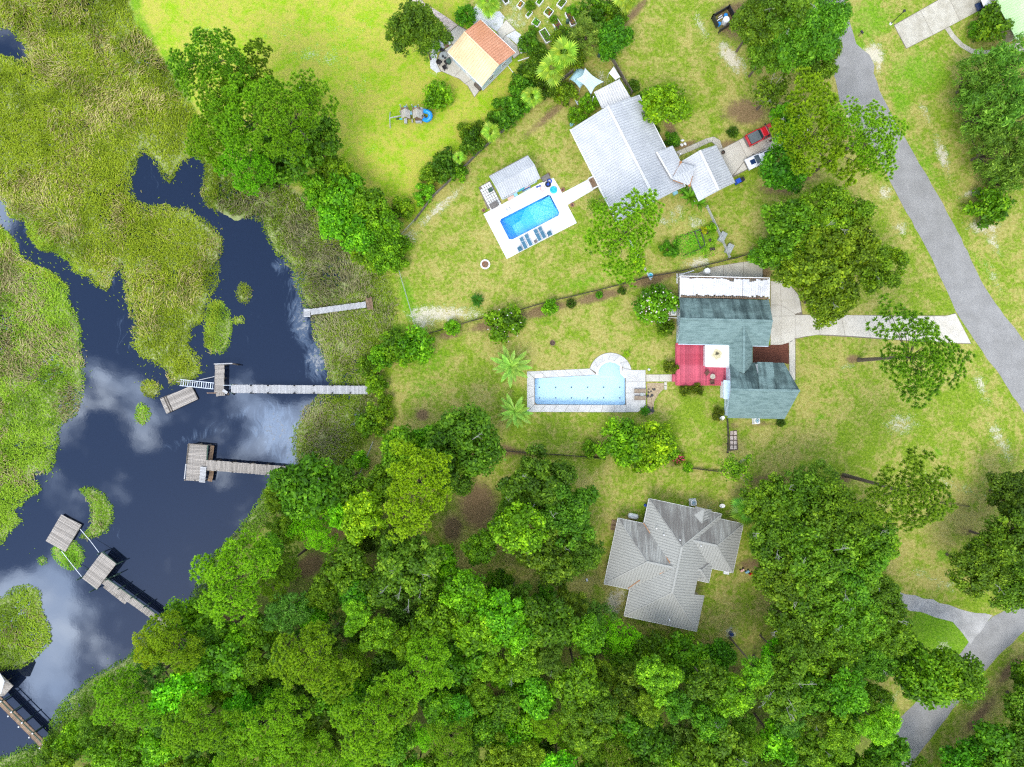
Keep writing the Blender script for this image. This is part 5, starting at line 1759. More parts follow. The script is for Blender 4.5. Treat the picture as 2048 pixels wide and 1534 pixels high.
MB().beam(a + ss * .62 + Vector((0, 0, .05)), b + ss * .62 + Vector((0, 0, .05)), 0.10, 0.18).build('edge_board', M['wood_green'], d4)
for i in range(6):
    q_ = a.lerp(b, .04 + i * .18) + ss * .62
    MB().tube([(q_.x, q_.y, -1.6), (q_.x, q_.y, z + .75)], 0.10, 7).build('post', M['wood_green'], d4)
    q_ = a.lerp(b, .04 + i * .18) - ss * .55
    MB().tube([(q_.x, q_.y, -1.6), (q_.x, q_.y, z - .1)], 0.09, 7).build('pile', M['wood_dark'], d4)
for x, y in ((199, 1107), (183, 1182), (163, 1154), (236, 1127), (232, 1150), (176, 1138), (158, 1158)):
    q_ = G(x, y, z)
    MB().tube([(q_.x, q_.y, -1.6), (q_.x, q_.y, z + .55)], 0.10, 7).build('post', M['wood_green'], d4)
# lower landing beside the walkway
boards(d4, G(208, 1172, .35), G(252, 1206, .35), 0.55, .35, 'wood_grey', 0.4)
rp = thing('mooring_rope', G(178, 1082), 'white rope line from the floating platform to the dock head, upper of the two', 'rope')
MB().tube([G(160, 1058, .25), G(180, 1081, .3), G(198, 1105, 1.2)], 0.045, 5).build('rope', M['rope_white'], rp)
rp = thing('mooring_rope', G(145, 1130), 'white rope line from the floating platform to the dock head, lower of the two', 'rope')
MB().tube([G(123, 1102, .25), G(143, 1128, .35), G(164, 1154, 1.2)], 0.045, 5).build('rope', M['rope_white'], rp)
# D5 roofed dock in the corner
d5 = thing('dock', G(30, 1420), 'brown dock with a small shelter roof and white post caps in the lower corner', 'dock')
z = 1.15
a, b = G(-8, 1394, z), G(97, 1500, z)
boards(d5, a, b, 1.15, z, 'wood_brown', 0.24)
joists(d5, a, b, 1.1, z, n=4)
dd = (b - a).normalized()
ss = dd.cross(Vector((0, 0, 1)))
if ss.y < 0: ss = -ss
MB().beam(a + ss * .62 + Vector((0, 0, .6)), b + ss * .62 + Vector((0, 0, .6)), 0.10, 0.12).build('rail', M['wood_green'], d5)
for i in range(5):
    for s in (-1, 1):
        q_ = a.lerp(b, .1 + i * .2) + ss * .64 * s
        o_ = MB().tube([(q_.x, q_.y, -1.6), (q_.x, q_.y, z + (.7 if s > 0 else .15))], 0.10, 7).build('post', M['wood_green' if s > 0 else 'wood_dark'], d5)
        MB().lathe((q_.x, q_.y, z + (.7 if s > 0 else .15)), [(0.13, 0), (0.11, .08), (0.02, .14)], 8).build('cap', M['white_paint'], o_)
hd = [(-40, 1335), (0, 1348), (26, 1372), (8, 1392), (-40, 1396)]
MB().prism([(p.x, p.y) for p in pts(hd, z)], z - .12, z + .02).build('head_platform', M['wood_grey'], d5)
MB().slab([G(-45, 1335, 3.4), G(-3, 1342, 3.2), G(9, 1362, 3.2), G(-35, 1365, 3.4)], 0.06).build('shelter_roof', M['metal_white'], d5)
MB().slab([G(-35, 1365, 3.4), G(9, 1362, 3.2), G(2, 1388, 2.9), G(-45, 1390, 2.9)], 0.06).build('shelter_roof', M['metal_white'], d5)
for x, y in ((-6, 1350), (8, 1365), (0, 1385), (-30, 1388), (-30, 1345)):
    q_ = G(x, y, z)
    MB().tube([(q_.x, q_.y, -1.6), (q_.x, q_.y, 2.95)], 0.08, 6).build('post', M['wood_dark'], d5)

# ------------------------------------------------------------------ fences
def fence(name, line, label, h, style='wood', step=2.4, mat='wood_fence'):
    f = thing(name, G(*line[0]), label, 'fence')
    wl_ = [G(x, y, 0) for x, y in line]
    for a, b in zip(wl_[:-1], wl_[1:]):
        L = (b - a).length
        n = max(1, int(round(L / step)))
        for i in range(n):
            p, q = a.lerp(b, i / n), a.lerp(b, (i + 1) / n)
            if style == 'wood':
                MB().box((p.x, p.y, h / 2), (0.11, 0.11, h + .1)).build('post', M[mat], f)
                MB().beam(Vector((p.x, p.y, h / 2 + .03)), Vector((q.x, q.y, h / 2 + .03)), 0.035, h - .06).build('panel', M[mat], f)
                MB().beam(Vector((p.x, p.y, h - .25)), Vector((q.x, q.y, h - .25)), 0.12, 0.08).build('rail', M[mat], f)
            elif style == 'rail':
                MB().box((p.x, p.y, h / 2), (0.12, 0.12, h + .12)).build('post', M[mat], f)
                for zz_ in (h * .35, h * .65, h * .95):
                    MB().beam(Vector((p.x, p.y, zz_)), Vector((q.x, q.y, zz_)), 0.05, 0.13).build('rail', M[mat], f)
            else:
                MB().tube([(p.x, p.y, -.1), (p.x, p.y, h + .05)], 0.035, 6).build('post', M['chainlink'], f)
                MB().tube([(p.x, p.y, h), (q.x, q.y, h)], 0.03, 6).build('top_rail', M['chainlink'], f)
                m_ = MB()
                d = (q - p)
                nn = max(2, int(d.length / 0.22))
                for t in range(nn):
                    for sgn in (1, -1):
                        t0, t1 = t / nn, (t + sgn * 4) / nn
                        a0, a1 = p + d * t0, p + d * min(1, max(0, t1))
                        hh = h * min(1, abs(min(1, max(0, t1)) - t0) * nn / 4)
                        m_.beam(a0 + Vector((0, 0, .05)), a1 + Vector((0, 0, .05 + hh * .95)), 0.008, 0.008)
                m_.build('wire_mesh', M['chainlink'], f)
    e = wl_[-1]
    MB().box((e.x, e.y, h / 2), (0.1, 0.1, h + .1)).build('post', M['chainlink' if style == 'chain' else mat], f)
    return f


fence('wood_fence', [(830, 443), (868, 393), (920, 345), (960, 305), (1005, 265), (1064, 208), (1085, 190)], 'grey board fence between the bright field and the blue pool garden', 1.2)
fence('wood_fence', [(1095, 182), (1128, 160), (1146, 146)], 'short brown board fence behind the shade sail', 1.6)
fence('wood_fence', [(1207, 98), (1222, 120), (1240, 152), (1262, 190)], 'dark board fence along the lean-to beside the open lawn', 1.5)
fence('chainlink_fence', [(830, 443), (805, 470), (790, 505), (803, 555), (818, 605), (831, 650)], 'chain link fence above the short pale dock', 1.1, 'chain', 3.0)
fence('wood_fence', [(835, 673), (880, 661), (945, 642), (1000, 628), (1040, 620), (1100, 603), (1150, 592), (1220, 575), (1300, 554), (1352, 545)], 'low dark board fence between the two pool gardens', 0.7, mat='wood_dark')
fence('wood_fence', [(1352, 545), (1400, 534), (1470, 517), (1532, 499)], 'dark board fence behind the carport', 0.9, mat='wood_dark')
fence('rail_fence', [(1411, 415), (1424, 443), (1440, 478), (1456, 516)], 'grey rail fence running down from the garage', 1.3, 'rail', 2.2, 'wood_pale')
fence('rail_fence', [(1452, 838), (1454, 870), (1453, 905)], 'short dark rail fence at the lower corner of the teal house', 1.1, 'rail', 1.3, 'wood_dark')
fence('wood_fence', [(1000, 901), (1060, 905), (1120, 909), (1180, 914), (1210, 918)], 'low dark fence under the trees below the pale pool', 0.6, mat='wood_dark')
fence('wood_fence', [(1380, 936), (1415, 940), (1450, 944)], 'short low dark fence near the flowering pink shrub', 0.6, mat='wood_dark')
fence('chainlink_fence', [(748, 883), (735, 915), (720, 950), (706, 985)], 'green wire fence beside the strip of lawn at the wood edge', 1.1, 'chain', 2.6)
fence('rail_fence', [(1880, 1005), (1905, 1008), (1935, 1012)], 'three short posts with a rail on the right lawn', 0.5, 'rail', 2.0, 'wood_dark')

# ------------------------------------------------------------------ small things
def lounger(px, py, ang, mat, frame, label, group):
    t_ = thing('sun_lounger', G(px, py, .065), label, 'lounger', group, rz=ang)
    MB().box((0, -.15, .30), (0.58, 1.25, .035)).build('seat', M[mat], t_)
    b = MB()
    Mx = Matrix.Rotation(R(16), 3, 'X')
    b.box((0, .83, .39), (0.58, 0.66, .035), m=Mx)
    b.build('backrest', M[mat], t_)
    f = MB()
    for s in (-.31, .31):
        f.beam((s, -.8, .27), (s, 1.1, .27), .05, .05)
    for y in (-.78, .48, 1.08):
        f.beam((-.31, y, .27), (.31, y, .27), .05, .05)
    f.build('frame', M[frame], t_)
    for x in (-.29, .29):
        for y in (-.65, .9):
            MB().box((x, y, .125), (.05, .05, .25)).build('leg', M[frame], t_)
    return t_


la = R(27)
for px, py, n_ in ((1048, 489, 'first'), (1058, 483, 'second'), (1076, 473, 'third'), (1085, 468, 'fourth')):
    lounger(px, py, la, 'sling_blue', 'white_paint', f'blue sling sun lounger, {n_} from the lower left in the row by the bright pool', 'blue loungers by the bright pool')
lounger(1282, 781.5, R(90), 'sling_tan', 'wicker_brown', 'tan sun lounger on the pale pool deck, upper of two', 'tan loungers by the pale pool')
lounger(1282, 795.5, R(90), 'sling_tan', 'wicker_brown', 'tan sun lounger on the pale pool deck, lower of two', 'tan loungers by the pale pool')


def side_table(px, py, ang, mat, label, w_=.5, z0=.065):
    t_ = thing('side_table', G(px, py, z0), label, 'table', rz=ang)
    MB().box((0, 0, .42), (w_, w_, .04)).build('table_top', M[mat], t_)
    for x in (-.2, .2):
        for y in (-.2, .2):
            MB().box((x * w_ / .5, y * w_ / .5, .2), (.04, .04, .4)).build('leg', M['black_metal'], t_)


side_table(1071, 484, la, 'box_grey', 'small grey side table between the blue loungers')
side_table(1283, 788.6, 0.0001, 'panel_grey', 'small grey side table between the two tan loungers')


def chair(px, py, ang, mat, label, z0=0.065, cat='chair', group=None, name='patio_chair'):
    t_ = thing(name, G(px, py, z0), label, cat, group, rz=ang)
    MB().box((0, .02, .38), (.56, .56, .14)).build('seat', M[mat], t_)
    MB().box((0, .30, .62), (.58, .10, .5), m=Matrix.Rotation(R(-12), 3, 'X')).build('backrest', M[mat], t_)
    for s in (-1, 1):
        MB().box((s * .31, .02, .52), (.08, .56, .06)).build('armrest', M[mat], t_)
        for y in (-.24, .26):
            MB().box((s * .31, y, .25), (.06, .06, .5)).build('leg', M[mat], t_)
    return t_


chair(1040, 499.6, R(27), 'sling_blue', 'dark chair beside the lower left end of the blue loungers')
chair(1099, 469, R(27), 'sling_blue', 'dark chair beside the upper right end of the blue loungers')
chair(1413, 746, R(45), 'wicker_brown', 'brown chair turned to the round table on the red deck', .55)
chair(1422.6, 763.5, R(186), 'wicker_brown', 'brown chair below the round table on the red deck', .55)


def round_table(px, py, r, mat, label, z0):
    t_ = thing('round_table', G(px, py, z0), label, 'table', rz=.0001)
    MB().lathe((0, 0, .68), [(r * .95, 0), (r, .015), (r, .035), (r * .96, .05)], 20).build('table_top', M[mat], t_)
    MB().lathe((0, 0, 0), [(r * .5, 0), (r * .45, .04), (.05, .06), (.05, .69)], 12).build('pedestal', M['black_metal'], t_)
    return t_


round_table(1423, 753, .42, 'concrete', 'round beige table on the red deck', .55)
rt = round_table(887, 115, .62, 'panel_grey', 'round grey table between black wicker chairs on the patio', .05)
chair(885, 102, R(160), 'wicker_black', 'black wicker chair above the round patio table', .05)
chair(879, 127, R(60), 'wicker_black', 'black wicker chair at the gravel edge of the patio', .05)
chair(893, 127, R(-60), 'wicker_black', 'black wicker chair next to the green cover on the patio', .05)
chair(890, 137, R(120), 'wicker_black', 'lowest black wicker chair on the patio', .05)
o_ = thing('grill', G(898, 126, .05), 'dark round grill with green cover on the patio', 'grill', rz=.001)
MB().lathe((0, 0, 0), [(.3, .0), (.34, .5), (.42, .75), (.3, .95), (.05, 1.02)], 14).build('lid', M['wood_green'], o_)
MB().lathe((.1, .45, .5), [(.12, .0), (.17, .2), (.02, .25)], 10).build('pan', M['black_metal'], o_)
o_ = thing('tray_stack', G(887, 114, .80), 'dark dishes standing on the round patio table', 'dishes', rz=.001)
MB().lathe((-.1, .1, 0), [(.16, 0), (.2, .05), (.18, .06)], 12).build('dish', M['black_metal'], o_)
MB().lathe((.25, -.15, 0), [(.16, 0), (.2, .05), (.18, .06)], 12).build('dish', M['black_metal'], o_)
o_ = thing('doormat', G(892, 88, .05), 'brown checked square mat on the white gravel', 'mat', rz=R(20))
for i in range(2):
    for j in range(3):
        MB().box((-.19 + .38 * i, -.38 + .38 * j, .03), (.36, .36, .05)).build('tile', M['wicker_brown' if (i + j) % 2 else 'wood_brown'], o_)


def chest(px, py, ang, size, mat, label, z0=.05, name='storage_box', cat='storage box'):
    t_ = thing(name, G(px, py, z0), label, cat, rz=ang)
    MB().box((0, 0, size[2] * .42), (size[0] * .96, size[1] * .96, size[2] * .84)).build('body', M[mat], t_)
    MB().box((0, 0, size[2] * .92), (size[0], size[1], size[2] * .16), taper=.96).build('lid', M[mat], t_)
    for s in (-1, 1):
        MB().box((s * size[0] * .3, size[1] * .5, size[2] * .8), (.1, .05, .08)).build('hinge', M['black_metal'], t_)
    return t_


chest(957, 174, R(-45), (1.4, .75, .7), 'box_brown', 'dark brown storage box at the lower corner of the guest house')
chest(1091, 357, R(30), (1.35, .8, .65), 'box_grey', 'grey storage box at the right end of the pool house')
chest(988, 411, R(30), (1.3, .8, .65), 'box_grey', 'grey storage box on the paver yard left of the pool')
chest(981, 381, R(30), (.7, .5, .5), 'wood_green', 'green box standing on the paver yard')
chest(1443, 475, R(63), (1.5, .95, .9), 'panel_grey', 'upper of two grey boxes beside the rail fence', 0.0)
chest(1456.5, 498.5, R(63), (1.5, .95, .9), 'panel_grey', 'lower of two grey boxes beside the rail fence', 0.0)


def ring(px, py, r, tr, mat, label, z0=.065, inner=None, cat='pool float', name='pool_float'):
    t_ = thing(name, G(px, py, z0), label, cat, rz=.001)
    MB().torus((0, 0, tr), r, tr, 22, 8).build('tube', M[mat], t_, smooth=True)
    if inner:
        MB().lathe((0, 0, .02), [(r * .75, 0), (r * .7, .08), (.1, .1)], 16).build('centre', M[inner], t_)
    return t_


ring(1096, 369, .36, .12, 'rubber', 'black inner tube lying on the white pool deck', inner='float_blue')
ring(1099, 362.5, .30, .10, 'float_blue', 'dark blue swim ring behind the black inner tube')
ring(1107, 380, .46, .13, 'float_turquoise', 'turquoise swim ring on the white pool deck', inner='float_turquoise')
ring(1085.5, 378, .38, .07, 'float_pink', 'pink coiled hose on the white pool deck', cat='hose', name='hose_coil')
o_ = thing('water_toy', G(1077, 373, .065), 'small blue water toy on the pool deck', 'toy', rz=R(20))
MB().box((0, 0, .06), (.5, .12, .1)).build('bar', M['float_blue'], o_)
for s in (-.25, .25):
    MB().lathe((s, 0, 0), [(.12, 0), (.15, .07), (.1, .14)], 10).build('end_cap', M['float_blue'], o_)
o_ = thing('pool_noodles', G(1053, 378, .065), 'blue and pink pool noodles lying along the pool house wall', 'pool toy', rz=R(28))
for i, (mt, y) in enumerate((('float_blue', 0), ('float_pink', .16), ('plastic_lightblue', -.15))):
    MB().tube([(-.8 + .1 * i, y, .06), (0, y + .05, .06), (.8 - .1 * i, y, .06)], .05, 7).build('noodle', M[mt], o_)
o_ = thing('beach_towel', G(1022, 396, .065), 'pale pink towel spread below the pool house window', 'towel', rz=R(28))
MB().box((0, 0, .02), (1.1, .5, .03)).build('cloth', M['float_pink'], o_)
MB().box((.9, .1, .04), (.6, .45, .06)).build('folded_cloth', M['plastic_lightblue'], o_)


def pot(px, py, r, label, mat='terracotta', plant='leaf_garden', z0=0.0):
    t_ = thing('flower_pot', G(px, py, z0), label, 'pot', rz=.001)
    MB().lathe((0, 0, 0), [(r * .7, 0), (r, r * 1.3), (r * 1.08, r * 1.35), (r * 1.08, r * 1.5), (r * .9, r * 1.5), (r * .88, r * 1.3)], 14).build('pot', M[mat], t_)
    MB().lathe((0, 0, r * 1.25), [(r * .86, 0), (.01, .04)], 12).build('soil', M['soil'], t_)
    return t_


pot(1125, 381, .32, 'brown flower pot above the walk to the white house')
pot(1144, 411, .32, 'brown flower pot below the walk to the white house')
pot(967, 422, .26, 'dark flower pot at the left corner of the white pool deck')
pot(1097, 350, .22, 'small brown pot beside the grey storage box')
# fire pit
fp = thing('fire_pit', G(970.5, 529), 'round fire pit of white stones with ash and embers on the lawn', 'fire pit')
rc = G(970.5, 529)
for i in range(14):
    a = 2 * math.pi * i / 14
    c = rc + Vector((math.cos(a) * .66, math.sin(a) * .66, .14))
    MB().box(c, (.30, .24, .28), a + math.pi / 2, taper=.93).build('stone', M['stone_white'], fp)
MB().lathe(rc, [(.56, 0), (.56, .08), (.25, .14), (.05, .1)], 14).build('ash', M['ember'], fp)
rr = random.Random(2)
for i in range(6):
    a = rr.uniform(0, 6.3)
    c = rc + Vector((rr.uniform(-.25, .25), rr.uniform(-.25, .25), .16))
    MB().tube([c - Vector((math.cos(a) * .3, math.sin(a) * .3, 0)), c + Vector((math.cos(a) * .3, math.sin(a) * .3, .05))], .05, 6).build('log', M['wood_brown'], fp)
fp = thing('fire_ring', G(1105, 686), 'small rusty fire ring on the lawn above the pale pool', 'fire ring')
MB().lathe(G(1105, 686), [(.42, 0), (.45, .25), (.40, .25), (.38, .06), (.05, .06)], 18).build('ring', M['wood_brown'], fp)
MB().lathe(G(1105, 686, .06), [(.37, 0), (.1, .05)], 14).build('ash', M['soil'], fp)


def ac_unit(px, py, ang, label, mat='panel_grey'):
    t_ = thing('air_conditioner', G(px, py), label, 'air conditioner', rz=ang)
    MB().box((0, 0, .03), (1.15, 1.15, .1)).build('base_slab', M['concrete_grey'], t_)
    MB().box((0, 0, .45), (.85, .85, .75)).build('case', M['white_paint'], t_)
    MB().lathe((0, 0, .80), [(.36, 0), (.36, .05), (.33, .06)], 16).build('fan_ring', M[mat], t_)
    f = MB()
    for i in range(4):
        f.box((.15 * math.cos(i * 1.571), .15 * math.sin(i * 1.571), .865), (.3, .1, .01), i * 1.571)
    f.build('fan', M['plastic_lightblue'], t_)
    return t_


ac_unit(1348, 611, .05, 'white air conditioner by the left gable of the teal house, upper of two')
ac_unit(1345, 625, .05, 'white air conditioner by the left gable of the teal house, lower of two')
ac_unit(1511, 841, .05, 'white air conditioner below the lower eave of the teal house')
ac_unit(1385, 1004, .1, 'white air conditioner above the grey metal roof')


def dish_(px, py, ang, label):
    t_ = thing('satellite_dish', G(px, py), label, 'satellite dish', rz=ang)
    MB().tube([(0, 0, 0), (0, 0, .8)], .04, 6).build('mast', M['box_grey'], t_)
    mb = MB()
    Rm = Matrix.Rotation(R(38), 3, 'X')
    prof = [(.02, 0), (.2, .02), (.38, .09), (.42, .12)]
    vs, fs = [], []
    for r_, z_ in prof:
        for k_ in range(14):
            a = 2 * math.pi * k_ / 14
            vs.append(Rm @ Vector((r_ * math.cos(a), r_ * 1.1 * math.sin(a), z_)) + Vector((0, .1, .85)))
    for i in range(3):
        for k_ in range(14):
            fs.append((i * 14 + k_, i * 14 + (k_ + 1) % 14, (i + 1) * 14 + (k_ + 1) % 14, (i + 1) * 14 + k_))
    mb.add(vs, fs).build('dish', M['white_paint'], t_)
    MB().tube([(0, -.1, .8), (0, -.45, 1.1)], .02, 5).build('arm', M['box_grey'], t_)


dish_(1441, 836, .3, 'white satellite dish by the brown bush at the teal house')
dish_(1441, 1010, -.4, 'white satellite dish on the lawn above the grey house')


def tank(px, py, r, h, mat, label, lying=False, ang=0.001, name='tank', z0=0):
    t_ = thing(name, G(px, py, z0), label, 'tank', rz=ang)
    if lying:
        vs, fs = [], []
        pr = [(-h / 2, .02), (-h / 2 + .05, r * .6), (-h / 2 + .2, r), (h / 2 - .2, r), (h / 2 - .05, r * .6), (h / 2, .02)]
        n = 14
        for x, q_ in pr:
            for k_ in range(n):
                a = 2 * math.pi * k_ / n
                vs.append((x, q_ * math.cos(a), r + .12 + q_ * math.sin(a)))
        for i in range(len(pr) - 1):
            for k_ in range(n):
                fs.append((i * n + k_, (i + 1) * n + k_, (i + 1) * n + (k_ + 1) % n, i * n + (k_ + 1) % n))
        MB().add(vs, fs).build('shell', M[mat], t_, smooth=True)
        for s in (-.3, .3):
            MB().box((s * h, 0, .1), (.12, r * 1.6, .25)).build('foot', M['concrete_grey'], t_)
        MB().lathe((0, 0, r * 2 + .1), [(.12, 0), (.12, .12), (.02, .15)], 10).build('valve_cap', M[mat], t_)
    else:
        MB().lathe((0, 0, 0), [(r, 0), (r, h * .85), (r * .8, h * .95), (r * .2, h), (r * .2, h + .06), (.02, h + .06)], 18).build('shell', M[mat], t_)
        MB().tube([(r * .9, 0, h * .3), (r * 1.3, 0, h * .3), (r * 1.3, 0, 0)], .03, 6).build('pipe', M['white_paint'], t_)


tank(1411, 544, .5, 1.3, 'tank_white', 'white round tank beside the carport')
tank(1265, 1031, .45, 1.7, 'tank_white', 'white lying gas tank at the upper left of the grey house', True, R(-10))
tank(1461, 1266, .32, .9, 'car_blue', 'dark blue barrel on the bare patch below the grey house', name='barrel')
tank(1198, 112, .3, .8, 'wood_green', 'dark green barrel in the corner of the board fences', name='barrel')
tank(1143, 249, .32, .9, 'plastic_lightblue', 'light blue barrel at the left corner of the white roof', name='barrel')
tank(1135, 45, .3, .8, 'wood_green', 'green compost bin among the raised garden beds', name='compost_bin')

# well enclosure of black panels with its tank and pipes
we = thing('black_enclosure', G(1445, 42), 'square enclosure of black panels around the well tank', 'enclosure')
cs = [(1423, 37), (1455, 18), (1470, 44), (1437, 66)]
for i in range(4):
    a, b = G(*cs[i]), G(*cs[(i + 1) % 4])
    if i == 3:
        a = a.lerp(b, .35)
    MB().beam(Vector((a.x, a.y, .6)), Vector((b.x, b.y, .6)), .09, 1.2).build('panel', M['black_metal'], we)
    for p in (a, b):
        MB().box((p.x, p.y, .65), (.16, .16, 1.35)).build('post', M['black_metal'], we)
tank(1449, 45, .52, 1.2, 'tank_white', 'white round pressure tank inside the black enclosure')
tank(1450, 33, .3, .6, 'plastic_blue', 'small blue drum in the black enclosure, upper one', name='drum')
tank(1437, 50, .3, .6, 'plastic_blue', 'small blue drum in the black enclosure, lower one', name='drum')
o_ = thing('pump', G(1439, 40), 'white pump pipes inside the black enclosure', 'pump', rz=R(35))
MB().tube([(-.9, 0, .5), (.4, 0, .5), (.4, 0, .1)], .07, 7).build('pipe', M['white_paint'], o_)
MB().tube([(-.2, .3, .5), (.5, .3, .5), (.5, .3, .1)], .07, 7).build('pipe', M['white_paint'], o_)
MB().lathe((.1, .1, .1), [(.15, 0), (.15, .4), (.1, .5)], 10).build('motor', M['box_grey'], o_)

# lamp post
lp = thing('lamp_post', G(1781, 48), 'black lamp post at the corner of the concrete driveway', 'lamp post')
b = G(1781, 48)
MB().tube([b, b + Vector((0, 0, .4)), b + Vector((0, 0, 3.6))], [.09, .06, .05], 8).build('pole', M['black_metal'], lp)
MB().lathe(b, [(.22, 0), (.22, .12), (.1, .2)], 12).build('base', M['white_paint'], lp)
MB().lathe(b + Vector((0, 0, 3.6)), [(.06, 0), (.15, .1), (.2, .4), (.24, .42), (.05, .6)], 8).build('lantern', M['black_metal'], lp)
# mailbox
mbx = thing('mailbox', G(1717, 72), 'dark mailbox on a post at the roadside', 'mailbox', rz=R(40))
MB().box((0, 0, .55), (.1, .1, 1.1)).build('post', M['wood_brown'], mbx)
MB().box((0, .05, 1.2), (.24, .55, .24)).build('box', M['black_metal'], mbx)
MB().box((.14, .1, 1.3), (.02, .05, .15)).build('flag', M['car_red'], mbx)

# shade sail, awning and tarp
ss_ = thing('shade_sail', G(1178, 163), 'grey four cornered shade sail above the side yard', 'shade sail')
cor = [G(1170, 136, 3.0), G(1207.5, 163.5, 2.6), G(1182, 188.5, 3.0), G(1152, 158, 2.5)]
N = 12
vs, fs = [], []
for i in range(N + 1):
    for j in range(N + 1):
        s, t = i / N, j / N
        p = cor[0].lerp(cor[1], s).lerp(cor[3].lerp(cor[2], s), t)
        cen = (cor[0] + cor[1] + cor[2] + cor[3]) / 4
        pull = 0.22 * ((1 - (2 * s - 1) ** 2) * (2 * t - 1) ** 4 + (1 - (2 * t - 1) ** 2) * (2 * s - 1) ** 4)
        p = p.lerp(Vector((cen.x, cen.y, p.z)), pull)
        vs.append(p)
for i in range(N):
    for j in range(N):
        a = i * (N + 1) + j
        fs.append((a, a + N + 1, a + N + 2, a + 1))
MB().add(vs, fs).build('cloth', M['sail_grey'], ss_, smooth=True)
for c in cor:
    MB().tube([(c.x, c.y, 0), (c.x, c.y, c.z + .1)], .05, 7).build('post', M['box_grey'], ss_)
aw = thing('canopy_tent', G(1152, 152), 'light blue arched canopy partly under the shade sail', 'canopy')
ax_ = (G(1160, 172) - G(1139, 157)).normalized()
ay_ = Vector((-ax_.y, ax_.x, 0))
if ay_.y < 0: ay_ = -ay_
vs, fs = [], []
for i in range(9):
    t = i / 8
    for j in range(2):
        p = G(1139, 158, 1.6).lerp(G(1160, 177, 1.6), t) + ay_ * (0 if j == 0 else 2.4 - .5 * (2 * t - 1) ** 2)
        p.z = 1.6 + .45 * math.sin(math.pi * t)
        vs.append(p)
for i in range(8):
    fs.append((2 * i, 2 * i + 2, 2 * i + 3, 2 * i + 1))
cl_ = MB().add(vs, fs).build('cloth', M['sail_blue'], aw, smooth=True)
cl_.modifiers.new('thick', 'SOLIDIFY').thickness = .03
for i in (0, 1, 16, 17):
    p = vs[i]
    MB().tube([(p.x, p.y, 0), tuple(p)], .035, 6).build('post', M['white_paint'], aw)
ch_ = thing('white_tarp', G(1229, 147), 'white tarp stretched on poles beside the dark board fence', 'tarp')
q = [G(1218, 146, 1.9), G(1227.5, 133, 2.0), G(1240, 154, 1.9), G(1231, 160, 1.8)]
tp = MB().add(q + [(q[0] + q[2]) / 2 + Vector((0, 0, .35))], [(0, 1, 4), (1, 2, 4), (2, 3, 4), (3, 0, 4)]).build('cloth', M['tarp_white'], ch_)
tp.modifiers.new('thick', 'SOLIDIFY').thickness = .03
for p in q:
    MB().tube([(p.x, p.y, 0), tuple(p)], .04, 6).build('post', M['white_paint'], ch_)

# playset with two roofed towers, swing beam and a blue tube slide
ps = thing('playset', G(828, 238), 'wooden playset with two towers, swing beam and curved blue tube slide', 'playset')
def tower(x, y, w_, d_, hgt):
    for sx in (-1, 1):
        for sy in (-1, 1):
            p = G(x + sx * w_ * .42, y + sy * d_ * .42)
            MB().box((p.x, p.y, hgt / 2), (.11, .11, hgt)).build('post', M['wood_pale'], ps)
    c = G(x, y)
    MB().box((c.x, c.y, 1.35), (w_ / S, d_ / S, .08)).build('platform', M['wood_brown'], ps)
    e0, e1 = hgt - .1, hgt + .75
    ea, eb = [G(x - w_ * .58, y - d_ * .55, e0), G(x + w_ * .58, y - d_ * .55, e0)], [G(x - w_ * .58, y + d_ * .55, e0), G(x + w_ * .58, y + d_ * .55, e0)]
    ra, rb = (ea[0] + ea[1]) / 2, (eb[0] + eb[1]) / 2
    ra.z = rb.z = e1
    slope(ps, [ea[0], ra, rb, eb[0]], 'wood_grey_roof', 0.3, name='tower_roof', th=.05, ribw=.03, ribh=.02)
    slope(ps, [ra, ea[1], eb[1], rb], 'wood_grey_roof', 0.3, name='tower_roof', th=.05, ribw=.03, ribh=.02)
plain('wood_grey_roof', (0.36, 0.33, 0.28), (0.48, 0.45, 0.39), 2.0, .9)
tower(811.5, 229, 15, 15, 2.7)
tower(834.5, 229, 15, 15, 2.7)
p_ = G(846, 229); MB().box((p_.x, p_.y, 1.4), (.45, 1.2, .08)).build('platform', M['wood_pale'], ps)
for dx in (-.2, .2):
    for dy in (-.55, .55):
        MB().box((p_.x + dx, p_.y + dy, .7), (.09, .09, 1.4)).build('post', M['wood_pale'], ps)
p_ = G(824, 232.5); MB().box((p_.x, p_.y, 1.35), (.75, .5, .06)).build('bridge', M['plastic_lightblue'], ps)
for x in (810, 831):
    MB().beam(G(x, 221, 1.35), G(x - .3, 212, .15), .4, .06).build('slide', M['plastic_lightblue'], ps)
sl = []
for i in range(13):
    a = R(90) - R(270) * i / 12
    q = G(855 + 7.2 * math.cos(a) * 1.05, 236.5 - 7.2 * math.sin(a))
    sl.append((q.x, q.y, 1.45 - i * .085))
sl = [(G(849, 229).x, G(849, 229).y, 1.5)] + sl[1:]
MB().tube(sl, .36, 12).build('tube_slide', M['plastic_blue'], ps, smooth=True)
for i in range(2, 12, 2):
    mb = MB()
    a_, b_ = Vector(sl[i]), Vector(sl[i + 1])
    d_ = (b_ - a_).normalized()
    mb.tube([a_ - d_ * .04, a_ + d_ * .04], .385, 12).build('slide_band', M['plastic_blue'], ps)
MB().beam(G(804, 231, 2.3), G(779.5, 236, 2.3), .14, .14).build('swing_beam', M['wood_pale'], ps)
MB().beam(G(779.5, 236, 2.3), G(780.5, 256, 0), .12, .12).build('leg', M['wood_pale'], ps)
MB().beam(G(779.5, 236, 2.3), G(780.5, 224, 0), .12, .12).build('leg', M['wood_pale'], ps)
